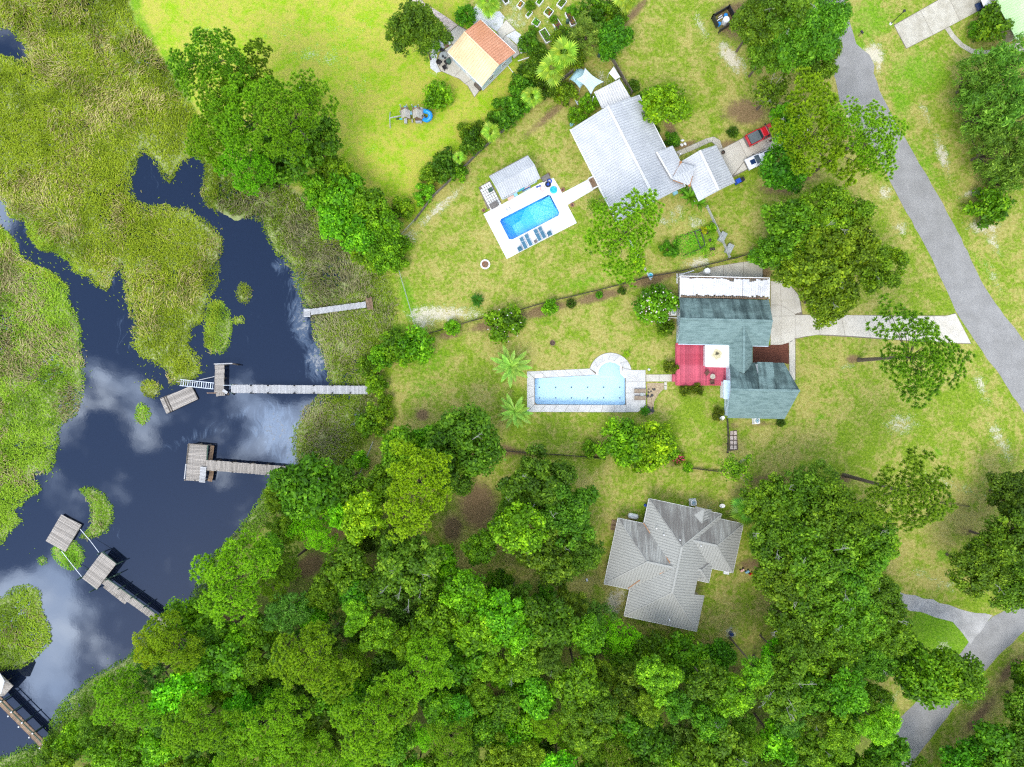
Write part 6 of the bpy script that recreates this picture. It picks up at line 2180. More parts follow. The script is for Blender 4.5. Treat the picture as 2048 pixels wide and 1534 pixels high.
for x, y, mt in ((795, 238, 'rubber'), (802, 238, 'float_turquoise')):
    p = G(x, y, .5)
    sw = MB().box(p, (.45, .2, .06)).build('swing_seat', M[mt], ps)
    for s in (-.2, .2):
        MB().tube([p + Vector((s, 0, 0)), Vector((p.x + s, p.y, 2.3))], .012, 4).build('chain', M['black_metal'], sw)
for x, y, w_, d_, z_, mt in ((818, 237, .8, .25, 1.0, 'wood_brown'), (812, 243, .45, .75, .5, 'wood_pale'), (825, 243, .2, .5, .4, 'wood_pale'), (837, 240, 1.0, .3, .75, 'wood_brown'), (838, 245, 1.0, .3, .45, 'wood_pale'), (847, 240, .5, .4, .9, 'wood_brown')):
    p = G(x, y); MB().box((p.x, p.y, z_ / 2), (w_, d_, z_)).build('bench_step', M[mt], ps)

# raised garden beds
beds = [((1010, 2), (9, 17), -34, 'raised bed at the top edge beside the fan palm', 'dark'), ((1041, 12), (9, 14), 38, 'narrow white raised bed with bare soil near the top edge', 'bare'), ((1079, 6), (9, 14), 38, 'white raised bed with dark green plants near the top edge', 'green'),
        ((1058, 31), (7, 14), 40, 'small white raised bed with bright seedlings', 'green'), ((1072, 48), (14, 13), 35, 'square white raised bed full of bright green leaves', 'green'), ((1097, 27), (14, 15), 38, 'white raised bed with orange flowers', 'orange'),
        ((1123, 9), (12, 18), 38, 'white raised bed with bushy light green plants', 'green'), ((1116, 55), (13, 28), -32, 'long white raised bed with a few leaves on soil', 'bare'), ((1091, 74), (14, 28), -32, 'long white raised bed planted with a green strip', 'green'), ((1141, 40), (11, 30), -26, 'long raised bed half under the olive tree', 'bare')]
BEDP = []
for (cx, cy), (w_, l_), an, lab, kind_ in beds:
    hh = 0.55
    t_ = thing('raised_bed', G(cx, cy), lab, 'garden bed', rz=R(an * -1 if False else -an) if False else R(-an))
    W_, L_ = w_ / S, l_ / S
    for s in (-1, 1):
        MB().box((s * W_ / 2, 0, hh / 2), (.08, L_, hh)).build('side_board', M['white_paint'], t_)
        MB().box((0, s * (L_ / 2 - .03), hh / 2), (W_ + .08, .08, hh - .004)).build('end_board', M['white_paint'], t_)
    MB().box((0, 0, hh * .42), (W_ - .06, L_ - .1, hh * .84)).build('soil', M['soil'], t_)
    BEDP.append((t_, W_, L_, hh, kind_))

# white boards and pipes lying about
def plainbar(name, a, b, wd_, ht, mat, label, cat, z=.06):
    t_ = thing(name, G(*a), label, cat)
    MB().beam(G(a[0], a[1], z), G(b[0], b[1], z), wd_, ht).build('bar', M[mat], t_)
    for f_ in (.15, .85):
        p = G(a[0], a[1], 0).lerp(G(b[0], b[1], 0), f_)
        MB().box((p.x, p.y, z / 2), (.14, .14, z)).build('foot', M['concrete_grey'], t_)


plainbar('drain_pipe', (1036, 122), (1058, 115), .12, .1, 'white_paint', 'white pipe lying on the grass right of the guest house', 'pipe')
plainbar('drain_pipe', (1014, 130), (1027, 146), .08, .08, 'white_paint', 'thin white pipe running from the guest house wall', 'pipe')
plainbar('drain_pipe', (592, 172), (618, 179), .25, .12, 'white_paint', 'white boards lying at the edge of the bright field', 'boards')
plainbar('gutter_pipe', (1354, 547), (1354, 567), .14, .14, 'white_paint', 'white upright trim bar at the left end of the carport', 'pipe', .1)
plainbar('gutter_pipe', (1358, 550), (1388, 541), .16, .12, 'white_paint', 'white pipe lying behind the carport', 'pipe', .1)
plainbar('gutter_pipe', (1334, 635), (1357, 636), .12, .12, 'white_paint', 'white pipe beside the air conditioners of the teal house', 'pipe', .4)
plainbar('timber_rail', (1240, 447), (1302, 560), .28, .12, 'wood_pale', 'long pale timber lying under the pine above the fence', 'timber', .12)
plainbar('gate_bar', (1145, 191), (1156, 210), .12, .12, 'aluminium', 'short metal gate bar beside the citrus bushes', 'gate', .8)
ring(1301, 551, .33, .11, 'plastic_lightblue', 'blue ring lying by the fence under the pine', z0=.01, inner='float_turquoise')

# vehicles ------------------------------------------------------------
def wheel(parent, x, y, r=.38, wd_=.24):
    t_ = MB()
    n = 16
    vs, fs = [], []
    for s in (-1, 1):
        for k_ in range(n):
            a = 2 * math.pi * k_ / n
            vs.append((x + r * math.cos(a), y + s * wd_ / 2, r + r * math.sin(a)))
    for k_ in range(n):
        fs.append((k_, (k_ + 1) % n, n + (k_ + 1) % n, n + k_))
    fs += [tuple(range(n - 1, -1, -1)), tuple(range(n, 2 * n))]
    o = t_.add(vs, fs).build('wheel', M['rubber'], parent)
    MB().add([(x + r * .6 * math.cos(2 * math.pi * k_ / 10), y + (1 if y > 0 else -1) * (wd_ / 2 + .01), r + r * .6 * math.sin(2 * math.pi * k_ / 10)) for k_ in range(10)], [tuple(range(10))]).build('rim', M['chrome'], o)


def sheetbox(r0, r1, z0, z1):
    return MB().frustum(r0, r1, z0, z1)


tk = thing('pickup_truck', G(1523, 270, .05), 'red pickup truck with a dark bed cover parked in the driveway', 'truck', rz=R(27))
bod = MB()
bod.frustum((-2.85, 2.8, -.98, .98), (-2.85, 2.75, -.95, .95), .42, .98)
bod.frustum((.95, 2.78, -.93, .93), (.85, 2.55, -.82, .82), .98, 1.14)        # hood
bod.frustum((-2.83, -.75, .80, .97), (-2.83, -.75, .82, .95), .98, 1.38)      # bed sides
bod.frustum((-2.83, -.75, -.97, -.80), (-2.83, -.75, -.95, -.82), .98, 1.38)
bod.frustum((-2.85, -2.70, -.80, .80), (-2.85, -2.72, -.80, .80), .98, 1.38)
bo = bod.build('body', M['car_red'], tk)
bo.modifiers.new('soft', 'BEVEL').width = .06
MB().frustum((-.80, 1.05, -.90, .90), (-.52, .35, -.70, .70), .99, 1.72).build('cab_glass', M['window_glass'], tk)
rfm = MB().frustum((-.60, .42, -.74, .74), (-.50, .32, -.66, .66), 1.70, 1.80).build('cab_roof', M['car_red'], tk)
rfm.modifiers.new('soft', 'BEVEL').width = .04
for s in (-1, 1):
    MB().beam((1.03, s * .86, 1.0), (.38, s * .70, 1.74), .07, .07).build('pillar', M['car_red'], tk)
    MB().beam((-.78, s * .86, 1.0), (-.52, s * .70, 1.74), .12, .12).build('pillar', M['car_red'], tk)
    MB().beam((.1, s * .90, 1.0), (.0, s * .72, 1.74), .07, .05).build('pillar', M['car_red'], tk)
    MB().box((.75, s * 1.08, 1.12), (.16, .22, .18)).build('mirror', M['black_metal'], tk)
    MB().box((2.74, s * .72, .84), (.1, .36, .16)).build('headlight', M['head_light'], tk)
    MB().box((-2.84, s * .86, 1.12), (.06, .14, .36)).build('taillight', M['tail_light'], tk)
    wheel(tk, 1.85, s * .84, .41, .28)
    wheel(tk, -1.75, s * .84, .41, .28)
MB().box((-1.74, 0, 1.34), (1.86, 1.58, .06)).build('bed_cover', M['vinyl_grey'], tk)
MB().box((-2.95, 0, .58), (.22, 1.8, .2)).build('bumper', M['box_grey'], tk)
MB().box((2.86, 0, .56), (.2, 1.85, .24)).build('bumper', M['chrome'], tk)

sv = thing('parked_car', G(1517, 320, .05), 'white sport utility car with a dark bonnet panel half under the tree', 'car', rz=R(206))
bod = MB()
bod.frustum((-2.3, 2.35, -.93, .93), (-2.28, 2.28, -.90, .90), .35, .92)
bod.frustum((.75, 2.30, -.89, .89), (.70, 1.95, -.74, .74), .92, 1.08)
bo = bod.build('body', M['car_white'], sv)
bo.modifiers.new('soft', 'BEVEL').width = .10
MB().frustum((-2.15, 1.10, -.85, .85), (-1.75, .30, -.64, .64), .92, 1.58).build('cabin_glass', M['window_glass'], sv)
rfm = MB().frustum((-1.85, .38, -.68, .68), (-1.7, .25, -.60, .60), 1.56, 1.66).build('roof', M['car_white'], sv)
rfm.modifiers.new('soft', 'BEVEL').width = .04
MB().frustum((.95, 1.85, -.42, .42), (1.0, 1.75, -.30, .30), 1.07, 1.10).build('bonnet_panel', M['car_blue'], sv)
MB().box((-.9, 0, 1.67), (.8, .9, .02)).build('sunroof', M['window_glass'], sv)
for s in (-1, 1):
    MB().beam((1.08, s * .82, .95), (.32, s * .64, 1.60), .07, .07).build('pillar', M['car_white'], sv)
    MB().beam((-2.1, s * .82, .95), (-1.76, s * .64, 1.60), .12, .12).build('pillar', M['car_white'], sv)
    MB().beam((-.35, s * .84, .95), (-.4, s * .65, 1.60), .07, .05).build('pillar', M['black_metal'], sv)
    MB().beam((-1.7, s * .62, 1.70), (.1, s * .62, 1.70), .05, .05).build('roof_rail', M['black_metal'], sv)
    MB().box((.85, s * 1.02, 1.02), (.15, .2, .14)).build('mirror', M['black_metal'], sv)
    MB().box((2.22, s * .66, .78), (.16, .34, .12)).build('headlight', M['head_light'], sv)
    MB().box((-2.28, s * .72, .92), (.08, .26, .2)).build('taillight', M['tail_light'], sv)
    wheel(sv, 1.42, s * .80, .36, .24)
    wheel(sv, -1.42, s * .80, .36, .24)
MB().box((2.34, 0, .5), (.14, 1.65, .22)).build('bumper', M['box_grey'], sv)
MB().box((-2.3, 0, .5), (.14, 1.65, .22)).build('bumper', M['box_grey'], sv)

gc = thing('golf_cart', G(1965, 12, .05), 'small white and dark utility cart at the end of the concrete driveway', 'cart', rz=R(22))
MB().frustum((-1.3, 1.3, -.6, .6), (-1.25, 1.2, -.55, .55), .3, .7).build('body', M['car_blue'], gc)
MB().box((-.5, 0, 1.75), (1.6, 1.2, .08)).build('canopy', M['white_paint'], gc)
MB().box((-.4, 0, .85), (.6, 1.1, .3)).build('seat', M['black_metal'], gc)
MB().frustum((.5, 1.3, -.58, .58), (.6, 1.0, -.5, .5), .7, .95).build('cowl', M['car_blue'], gc)
for s in (-1, 1):
    for x in (-1.2, .2):
        MB().beam((x + (.4 if x > 0 else 0), s * .54, .7), (x, s * .54, 1.74), .05, .05).build('roof_post', M['black_metal'], gc)
    wheel(gc, .95, s * .55, .25, .2)
    wheel(gc, -.9, s * .55, .25, .2)
# bins by the garage and bike by the fence
chest(1473, 365, R(27), (.75, .7, 1.1), 'float_blue', 'blue wheeled bin at the corner of the garage', 0, 'wheeled_bin', 'bin')
chest(1481, 362, R(27), (.7, .65, 1.05), 'rubber', 'black wheeled bin beside the blue bin', 0, 'wheeled_bin', 'bin')
o_ = thing('round_drain', G(1445, 306, .05), 'black oval planter on the driveway edge beside the garage', 'planter', rz=R(-20))
MB().lathe((0, 0, 0), [(.2, 0), (.3, .35), (.32, .4), (.26, .4), (.24, .3)], 12).build('tub', M['rubber'], o_)
MB().lathe((0, 0, .3), [(.24, 0), (.02, .05)], 10).build('soil', M['soil'], o_)
chest(1385, 398 - 30, R(27), (.8, .5, .45), 'plastic_lightblue', 'blue cooler box by the lower wall of the white house', 0, 'cooler_box', 'cooler')
ww = chest(1350, 387, R(27), (.8, .5, .45), 'plastic_lightblue', 'light blue box below the white house wall', 0, 'cooler_box', 'cooler')
bike = thing('bicycle', G(1500, 507), 'white bicycle leaning in the shrubs behind the carport', 'bicycle', rz=R(20))
for x in (-.55, .55):
    m_ = MB()
    n = 20
    prev = None
    for k_ in range(n + 1):
        a = 2 * math.pi * k_ / n
        p = (x + .33 * math.cos(a), 0, .34 + .33 * math.sin(a))
        if prev: m_.beam(prev, p, .04, .04)
        prev = p
    m_.build('wheel', M['rubber'], bike)
fm = MB()
for a, b in (((-.55, 0, .34), (-.15, 0, .8)), ((-.15, 0, .8), (.4, 0, .8)), ((.4, 0, .8), (.0, 0, .3)), ((0, 0, .3), (-.15, 0, .8)), ((0, 0, .3), (-.55, 0, .34)), ((.4, 0, .95), (.55, 0, .34))):
    fm.tube([a, b], .025, 6)
fm.build('frame', M['white_paint'], bike)
MB().box((-.2, 0, .9), (.25, .12, .05)).build('saddle', M['rubber'], bike)
MB().tube([(.4, -.28, .98), (.4, .28, .98)], .02, 6).build('handlebar', M['chrome'], bike)
# garden plot edging and grow frames
gp = thing('garden_plot', G(1395, 488), 'weedy vegetable plot edged with dark boards below the garage', 'garden plot')
q = [(1353, 476), (1389, 463), (1402, 497), (1366, 512)]
for i in range(3):
    MB().beam(G(*q[i], .12), G(*q[i + 1], .12), .07, .22).build('edge_board', M['wood_dark'], gp)
q = [(1389, 463), (1401, 459), (1410, 490), (1401, 497)]
for i in range(4):
    MB().beam(G(*q[i], .16), G(*q[(i + 1) % 4], .16), .09, .3).build('edge_board', M['mulch_dark'], gp)
for x, y, lab in ((1413, 466, 'black pot near the top of the vegetable plot'), (1419, 481, 'black pot at the middle of the vegetable plot'), (1421, 499, 'black pot at the lower side of the vegetable plot'), (1426, 498.5, 'small black pot at the fence side of the vegetable plot')):
    pot(x, y, .22, lab, 'rubber')
# dark stones in the pebble bed and along the shrub border
rr = random.Random(8)
def stone(px, py, r, mat, label, group=None):
    t_ = bpy.data.objects.new('stone', None)
    vs, fs = [], []
    n = 7
    for z_, k_ in ((0, 1.0), (.5, .95), (.85, .5)):
        for i in range(n):
            a = 2 * math.pi * i / n
            q_ = r * k_ * rr.uniform(.75, 1.15)
            vs.append(Vector((q_ * math.cos(a), q_ * .75 * math.sin(a), z_ * r * .7)))
    for j in range(2):
        for i in range(n):
            fs.append((j * n + i, j * n + (i + 1) % n, (j + 1) * n + (i + 1) % n, (j + 1) * n + i))
    fs.append(tuple(2 * n + i for i in range(n)))
    o = MB().add(vs, fs).build('stone', M[mat])
    o.location = G(px, py, .03)
    o.rotation_euler = (0, 0, rr.uniform(0, 6))
    tag(o, label, 'stone', group)
for i in range(16):
    a = rr.uniform(0, 1)
    stone(1300 + rr.uniform(-5, 9), 772 + rr.uniform(0, 54) , rr.uniform(.14, .32), 'mulch_dark', 'dark stone in the tan pebble bed beside the pool loungers', 'dark stones in the pebble bed')
for x, y, lab in ((1365, 281, 'pale stepping stone by the curved path, top one'), (1363, 290, 'pale stepping stone by the curved path, left one'), (1370, 288, 'pale stepping stone by the curved path, right one')):
    stone(x, y, .3, 'stone_white', lab)
for x, y, lab in ((1905, 1310, 'white roadside block nearest the gravel drive'), (1897, 1318, 'middle white roadside block by the lower road'), (1892, 1326, 'white roadside block farthest from the gravel drive')):
    stone(x, y, .5, 'stone_white', lab)
stone(1298, 739, .25, 'stone_white', 'white stone block at the corner of the pale pool deck')
stone(1174, 1160, .3, 'stone_white', 'white round stump on the lawn left of the grey house')
stone(1398, 1311, .28, 'stone_white', 'white round pot at the lower lawn edge near the wood')
chest(1452, 1144, R(-8), (.9, .6, .3), 'siding_white', 'white step at the porch of the grey house', 0, 'porch_step', 'step')
for x, y, mt, lab in ((1484, 1140, 'float_pink', 'red and pink toy beside the porch of the grey house'), (1494, 1143, 'plastic_lightblue', 'light blue toy beside the porch of the grey house'), (1502, 1147, 'car_red', 'red toy at the tree edge near the grey house')):
    o_ = thing('garden_toy', G(x, y), lab, 'toy', rz=R(30))
    MB().box((0, 0, .2), (.7, .35, .3), taper=.8).build('body', M[mt], o_)
    for s in (-.25, .25):
        MB().lathe((s, .2, 0), [(.12, 0), (.14, .1), (.1, .2)], 8).build('wheel', M['rubber'], o_)
tank(1290, 1010, .22, .5, 'float_blue', 'small blue drum at the upper left corner of the grey house', name='drum')
tank(1412, 1029, .22, .5, 'float_blue', 'small blue drum at the upper eave of the grey house', name='drum')
pk = thing('wood_pallet', G(1228, 1050), 'wooden pallet lying beside the left wing of the grey house', 'pallet', rz=R(-10))
for i in range(5):
    MB().box((-.4 + .2 * i, 0, .14), (.15, 1.6, .03)).build('slat', M['wood_brown'], pk)
for y in (-.7, 0, .7):
    MB().box((0, y, .06), (.95, .1, .11)).build('bearer', M['wood_dark'], pk)

# ------------------------------------------------------------------ vegetation meshes
def unit(a):
    return a / (np.linalg.norm(a, axis=1, keepdims=True) + 1e-9)


def cards(C, Nn, size, asp, rng, tint):
    """one rhombus leaf per centre"""
    n = len(C)
    t = unit(np.cross(Nn, unit(rng.normal(size=(n, 3)))))
    b = np.cross(Nn, t)
    s = size[:, None]
    V = np.stack([C - t * s, C + b * s * asp, C + t * s, C - b * s * asp], 1).reshape(-1, 3)
    F_ = np.arange(4 * n).reshape(n, 4)
    return V, F_, np.repeat(tint, 4)


def crown_mesh(name, R0, seed, lobes, per, leaf, mat, flat=0.75, lobe_r=(.20, .34), fill=0.35, zlow=-0.25, asp=.62, uneven=.28, drop=0.0):
    rng = np.random.default_rng(seed)
    ph = rng.uniform(0, 6.28, 4)
    am = rng.uniform(.3, 1, 4)
    D = unit(rng.normal(size=(lobes * 3, 3)))
    D = D[D[:, 2] > zlow][:lobes]
    az = np.arctan2(D[:, 1], D[:, 0])
    rad = 1 + uneven * sum(am[i] * np.sin((i + 2) * az + ph[i]) for i in range(4)) / 2
    rr_ = np.where(rng.random(len(D)) < fill, rng.uniform(.25, .75, len(D)), rng.uniform(.72, .92, len(D)))
    LR = R0 * rng.uniform(lobe_r[0], lobe_r[1], len(D))
    L = D * (rr_ * rad)[:, None] * R0
    L[:, 2] *= flat
    L[:, 2] -= drop * (L[:, 0] ** 2 + L[:, 1] ** 2) / R0
    if True:
        keep = rng.random(len(L)) > 0.07
        L, LR = L[keep], LR[keep]
    m = len(L)
    cnt = np.maximum(12, (per * (LR / (R0 * (lobe_r[0] + lobe_r[1]) / 2)) ** 2).astype(int))
    idx = np.repeat(np.arange(m), cnt)
    d = unit(rng.normal(size=(len(idx), 3)) + np.array([0, 0, .35]))
    r_ = LR[idx] * rng.uniform(.55, 1.12, len(idx))
    C = L[idx] + d * r_[:, None] * np.array([1, 1, .85])
    Nn = unit(d + 0.75 * rng.normal(size=d.shape) + np.array([0, 0, .55]))
    lt = rng.uniform(-.22, .22, m)
    tint = np.clip(.47 + lt[idx] + rng.normal(0, .17, len(idx)), 0, 1)
    sz = leaf * rng.uniform(.6, 1.35, len(idx)) * rng.uniform(.65, 1.25, m)[idx]
    V, F_, T_ = cards(C, Nn, sz, asp, rng, tint)
    me_ = np_mesh(name, V, F_, M[mat], T_)
    return me_, L


def pine_mesh(name, R0, seed, gap, holes_, mat='leaf_pine', flat=.55, needle=.38, K=26, wdt=.05, n_pad=70):
    """needle pompoms spaced over a domed, lobed crown"""
    rng = np.random.default_rng(seed)
    ph = rng.uniform(0, 6.28, 4)
    D = unit(rng.normal(size=(400, 3)))
    D = D[D[:, 2] > -.22]
    az = np.arctan2(D[:, 1], D[:, 0])
    rad = (1 + .24 * np.sin(2 * az + ph[0]) + .20 * np.sin(3 * az + ph[1]) + .14 * np.sin(5 * az + ph[2])) * rng.uniform(.72, 1.0, len(D))
    rad = np.where(rng.random(len(D)) < .22, rad * .6, rad)
    P_ = D * rad[:, None] * R0 * .92
    P_[:, 2] *= flat
    pads = np.zeros((0, 3))
    for c in P_:
        if len(pads) and ((pads - c) ** 2).sum(1).min() < holes_ ** 2: continue
        pads = np.vstack([pads, c])
        if len(pads) >= n_pad: break
    E = np.zeros((0, 3))
    for c in pads:
        pr = rng.uniform(.55, .95)
        q = unit(rng.normal(size=(90, 3))) * np.array([pr, pr, pr * .55]) * rng.uniform(.5, 1.05, 90)[:, None]
        q = q[q[:, 2] > -.2] + c
        got = 0
        for e in q:
            if len(E) and ((E - e) ** 2).sum(1).min() < gap * gap: continue
            E = np.vstack([E, e])
            got += 1
            if got > 15: break
    n = len(E)
    out = unit(E * np.array([1, 1, .6]) + np.array([0, 0, R0 * .35]))
    idx = np.repeat(np.arange(n), K)
    nd = unit(unit(rng.normal(size=(n * K, 3))) + .75 * out[idx])
    ln = needle * rng.uniform(.75, 1.15, n * K) * np.repeat(rng.uniform(.75, 1.25, n), K)
    tip = E[idx] + nd * ln[:, None]
    mid = E[idx] + nd * (ln * .6)[:, None]
    sd_ = unit(np.cross(nd, np.array([0, 0, 1.0])) + rng.normal(size=nd.shape) * .3) * wdt
    V = np.stack([E[idx], mid + sd_, tip, mid - sd_], 1).reshape(-1, 3)
    F_ = np.arange(4 * n * K).reshape(-1, 4)
    tw = rng.uniform(-.16, .16, n)
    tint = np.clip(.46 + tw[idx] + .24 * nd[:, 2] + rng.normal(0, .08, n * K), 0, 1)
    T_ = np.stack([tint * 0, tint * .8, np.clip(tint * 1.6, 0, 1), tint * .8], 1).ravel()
    limb = [(None, e) for e in pads]
    return np_mesh(name, V, F_, M[mat], T_), limb


def limbs_mesh(name, targets, r0, base_z, mat, every=1, bend=.2):
    rng = random.Random(len(targets))
    mb = MB()
    for i, t in enumerate(targets):
        if i % every: continue
        t = Vector(t)
        b = Vector((0, 0, base_z))
        m1 = b.lerp(t, .5) + Vector((rng.uniform(-1, 1), rng.uniform(-1, 1), rng.uniform(-.3, .3))) * bend
        mb.tube([b, m1, t], [r0, r0 * .55, r0 * .18], 5, cap=False)
    me_ = bpy.data.meshes.new(name)
    me_.from_pydata([tuple(p) for p in mb.v], [], mb.f)
    me_.update()
    me_.materials.append(M[mat])
    return me_


def twig_mesh(name, seed, R0, n, mat='bark_pale'):
    """bare forking grey branches that stick out of a crown"""
    rng = random.Random(seed)
    mb = MB()

    def grow(p, d, L, r, lev):
        q = p + d * L
        mb.tube([p, q], [r, r * .65], 4, cap=False)
        if lev == 0: return
        for k_ in range(rng.choice([2, 3])):
            nd = (d + Vector((rng.uniform(-1, 1), rng.uniform(-1, 1), rng.uniform(-.3, .7))) * .75).normalized()
            grow(q, nd, L * rng.uniform(.55, .8), r * .6, lev - 1)
    for i in range(n):
        a = rng.uniform(0, 6.28)
        rr_ = R0 * rng.uniform(.3, .75)
        p = Vector((math.cos(a) * rr_, math.sin(a) * rr_, R0 * .35))
        d = Vector((math.cos(a) * .6, math.sin(a) * .6, .6)).normalized()
        grow(p, d, R0 * .2, .05, 3)
    me_ = bpy.data.meshes.new(name)
    me_.from_pydata([tuple(p) for p in mb.v], [], mb.f)
    me_.update()
    me_.materials.append(M[mat])
    return me_


trunk_me = bpy.data.meshes.new('trunk')
_mb = MB().tube([(0, 0, -.03), (0, 0, .03), (.02, .01, .35), (-.01, .02, .7), (0, 0, 1.0)], [1.45, 1.1, .9, .75, .5], 9)
trunk_me.from_pydata([tuple(p) for p in _mb.v], [], _mb.f)
trunk_me.update()
trunk_me.materials.append(M['bark'])

CR = {'bush': [], 'broad': [], 'oak': [], 'cedar': [], 'pine': [], 'thin_pine': [], 'airy': [], 'feather': []}
for s in range(5):
    me_, L = crown_mesh('foliage', 1.6, 100 + s, 34, 62, .15, 'leaf_broad', flat=.85, zlow=-.5, lobe_r=(.24, .36), uneven=.18)
    CR['bush'].append((me_, limbs_mesh('stem', L[:10], .05, -1.2, 'bark'), 1.6))
for s in range(7):
    me_, L = crown_mesh('crown', 3.2, 200 + s, 58, 115, .22, 'leaf_broad', flat=.8)
    CR['broad'].append((me_, limbs_mesh('branches', L[::3], .12, -2.2, 'bark'), 3.2))
for s in range(7):
    me_, L = crown_mesh('crown', 5.0, 300 + s, 120, 112, .235, 'leaf_oak', flat=.62, lobe_r=(.13, .24), uneven=.35)
    CR['oak'].append((me_, limbs_mesh('branches', L[::4], .17, -2.6, 'bark'), 5.0))
for s in range(4):
    me_, L = crown_mesh('crown', 3.6, 400 + s, 90, 62, .22, 'leaf_cedar', flat=.85, lobe_r=(.12, .22), asp=.3, uneven=.3)
    CR['cedar'].append((me_, limbs_mesh('branches', L[::4], .12, -2.4, 'bark'), 3.6))
for s in range(4):
    me_, L = crown_mesh('crown', 3.6, 450 + s, 60, 30, .20, 'leaf_oak', flat=.7, lobe_r=(.16, .26), fill=.6, uneven=.4)
    CR['airy'].append((me_, limbs_mesh('branches', L[::2], .10, -2.0, 'bark_pale'), 3.6))
for s in range(6):
    me_, L = pine_mesh('crown', 4.4, 500 + s, .40, 1.05, n_pad=64)
    CR['pine'].append((me_, limbs_mesh('branches', [l[1] for l in L], .06, -1.8, 'bark', every=2), 4.4))
for s in range(4):
    me_, L = pine_mesh('crown', 4.6, 600 + s, .44, 1.0, n_pad=64)
    CR['thin_pine'].append((me_, limbs_mesh('branches', [l[1] for l in L], .06, -1.8, 'bark', every=2), 4.6))
TWIGS = [twig_mesh('bare_branch', 900 + s, 4.0, 1) for s in range(6)]
TCOUNT = [0]
NAMES = {'bush': 'shrub', 'broad': 'broadleaf_tree', 'oak': 'oak_tree', 'cedar': 'cedar_tree', 'pine': 'pine_tree', 'thin_pine': 'pine_tree', 'airy': 'small_tree', 'feather': 'shrub'}
TREES_PX = []


def tree(kind, px, py, r, zc, label, tint=(1, 1, 1), group=None, twigs=0, tall=None, lean=(0, 0)):
    """crown seen at (px,py) with radius r pixels, its middle zc metres up"""
    TCOUNT[0] += 1
    rg = random.Random(TCOUNT[0] * 7 + 1)
    rm = r / S * (H - zc) / H
    if kind == 'bush':
        zc = rm * .75
    c = G(px, py, zc)
    name = NAMES[kind]
    cat = 'shrub' if kind == 'bush' else 'tree'
    t_ = thing(name, (c.x, c.y, 0), label, cat, group)
    me_, br_, R0 = CR[kind][rg.randrange(len(CR[kind]))]
    s = rm / R0 * 1.04
    az = rg.uniform(0, 6.28)
    o = bpy.data.objects.new('foliage' if kind == 'bush' else 'crown', me_)
    COL.objects.link(o)
    o.parent = t_
    o.location = (0, 0, zc)
    o.rotation_euler = (0, 0, az)
    sz = s * (tall or 1.0)
    o.scale = (s, s, sz)
    o.color = (*tint, 1)
    b = bpy.data.objects.new('stem' if kind == 'bush' else 'branches', br_)
    COL.objects.link(b)
    b.location = (0, 0, zc)
    b.rotation_euler = (0, 0, az)
    b.scale = (s, s, sz)
    if kind == 'bush':
        b.parent = t_
    else:
        k_ = bpy.data.objects.new('trunk', trunk_me)
        COL.objects.link(k_)
        k_.parent = t_
        w_ = (.19 if 'pine' in kind else .15) * (.6 + rm / 6)
        k_.scale = (w_, w_, zc * (1.02 if 'pine' in kind else .85))
        k_.rotation_euler = (0, 0, az)
        b.parent = t_
    for i in range(max(0, twigs * 2 + rg.choice([-2, -1, 0]))):
        tw = bpy.data.objects.new('bare_branch', rg.choice(TWIGS))
        COL.objects.link(tw)
        tw.parent = t_
        tw.location = (rg.uniform(-.3, .3) * rm, rg.uniform(-.3, .3) * rm, zc + rm * .15)
        tw.rotation_euler = (0, 0, rg.uniform(0, 6.28))
        q = rm / 4.0 * .9
        tw.scale = (q, q, q)
    TREES_PX.append((px, py, r))
    return t_


BR = (1.5, 1.35, .9)      # fresh bright foliage
DK = (.62, .68, .7)
OL = (1.25, 1.0, 1.1)
YE = (2.2, 1.45, .8)
# ---- clump between the marsh and the bright field
tree('pine', 425, 112, 58, 17, 'dark pine at the uppermost tip of the clump beside the bright field', (.55, .66, .6))
tree('pine', 500, 150, 48, 15, 'dark pine with thin arms at the field side of the upper clump', (.55, .66, .6))
tree('pine', 440, 195, 62, 16, 'dense pine at the marsh side of the upper clump, below the tip', (.72, .85, .7))
tree('pine', 425, 270, 55, 14, 'bright pine at the lower marsh side of the upper clump', (.85, 1.0, .7))
tree('pine', 505, 225, 70, 17, 'broad pine in the middle of the upper clump', (.78, .92, .7))
tree('pine', 580, 235, 74, 19, 'tall pine leaning over the field with its trunk showing', (.75, .95, .8))
tree('pine', 490, 315, 58, 14, 'pine at the lower tip of the upper clump above the creek', (.8, .95, .7))
tree('broad', 565, 310, 52, 10, 'dark broadleaf tree under the tall leaning pine', (.7, .8, .8))
tree('broad', 630, 280, 46, 8, 'dark broadleaf tree at the field edge beside the leaning pine', (.75, .85, .8))
tree('broad', 545, 345, 38, 7, 'broadleaf tree at the creek side of the hedge top', DK)
for i, (x, y, r) in enumerate(((668, 345, 36), (640, 385, 36), (690, 395, 44), (675, 440, 38), (735, 425, 42), (720, 470, 42), (765, 460, 36), (770, 505, 34), (735, 510, 30), (795, 490, 24), (795, 525, 20))):
    tree('broad' if r > 33 else 'bush', x, y, r, 4.2, ['topmost', 'second', 'third', 'fourth', 'fifth', 'sixth', 'seventh', 'eighth', 'ninth', 'tenth', 'lowest'][i] + ' bright green bush of the tall hedge between field and marsh', (1.15, 1.25, .9) if i % 3 else (1.3, 1.4, .9), 'hedge bushes between field and marsh')
tree('bush', 612, 190, 24, 1, 'round bush beside the white boards at the field edge', (.8, 1.0, .8))
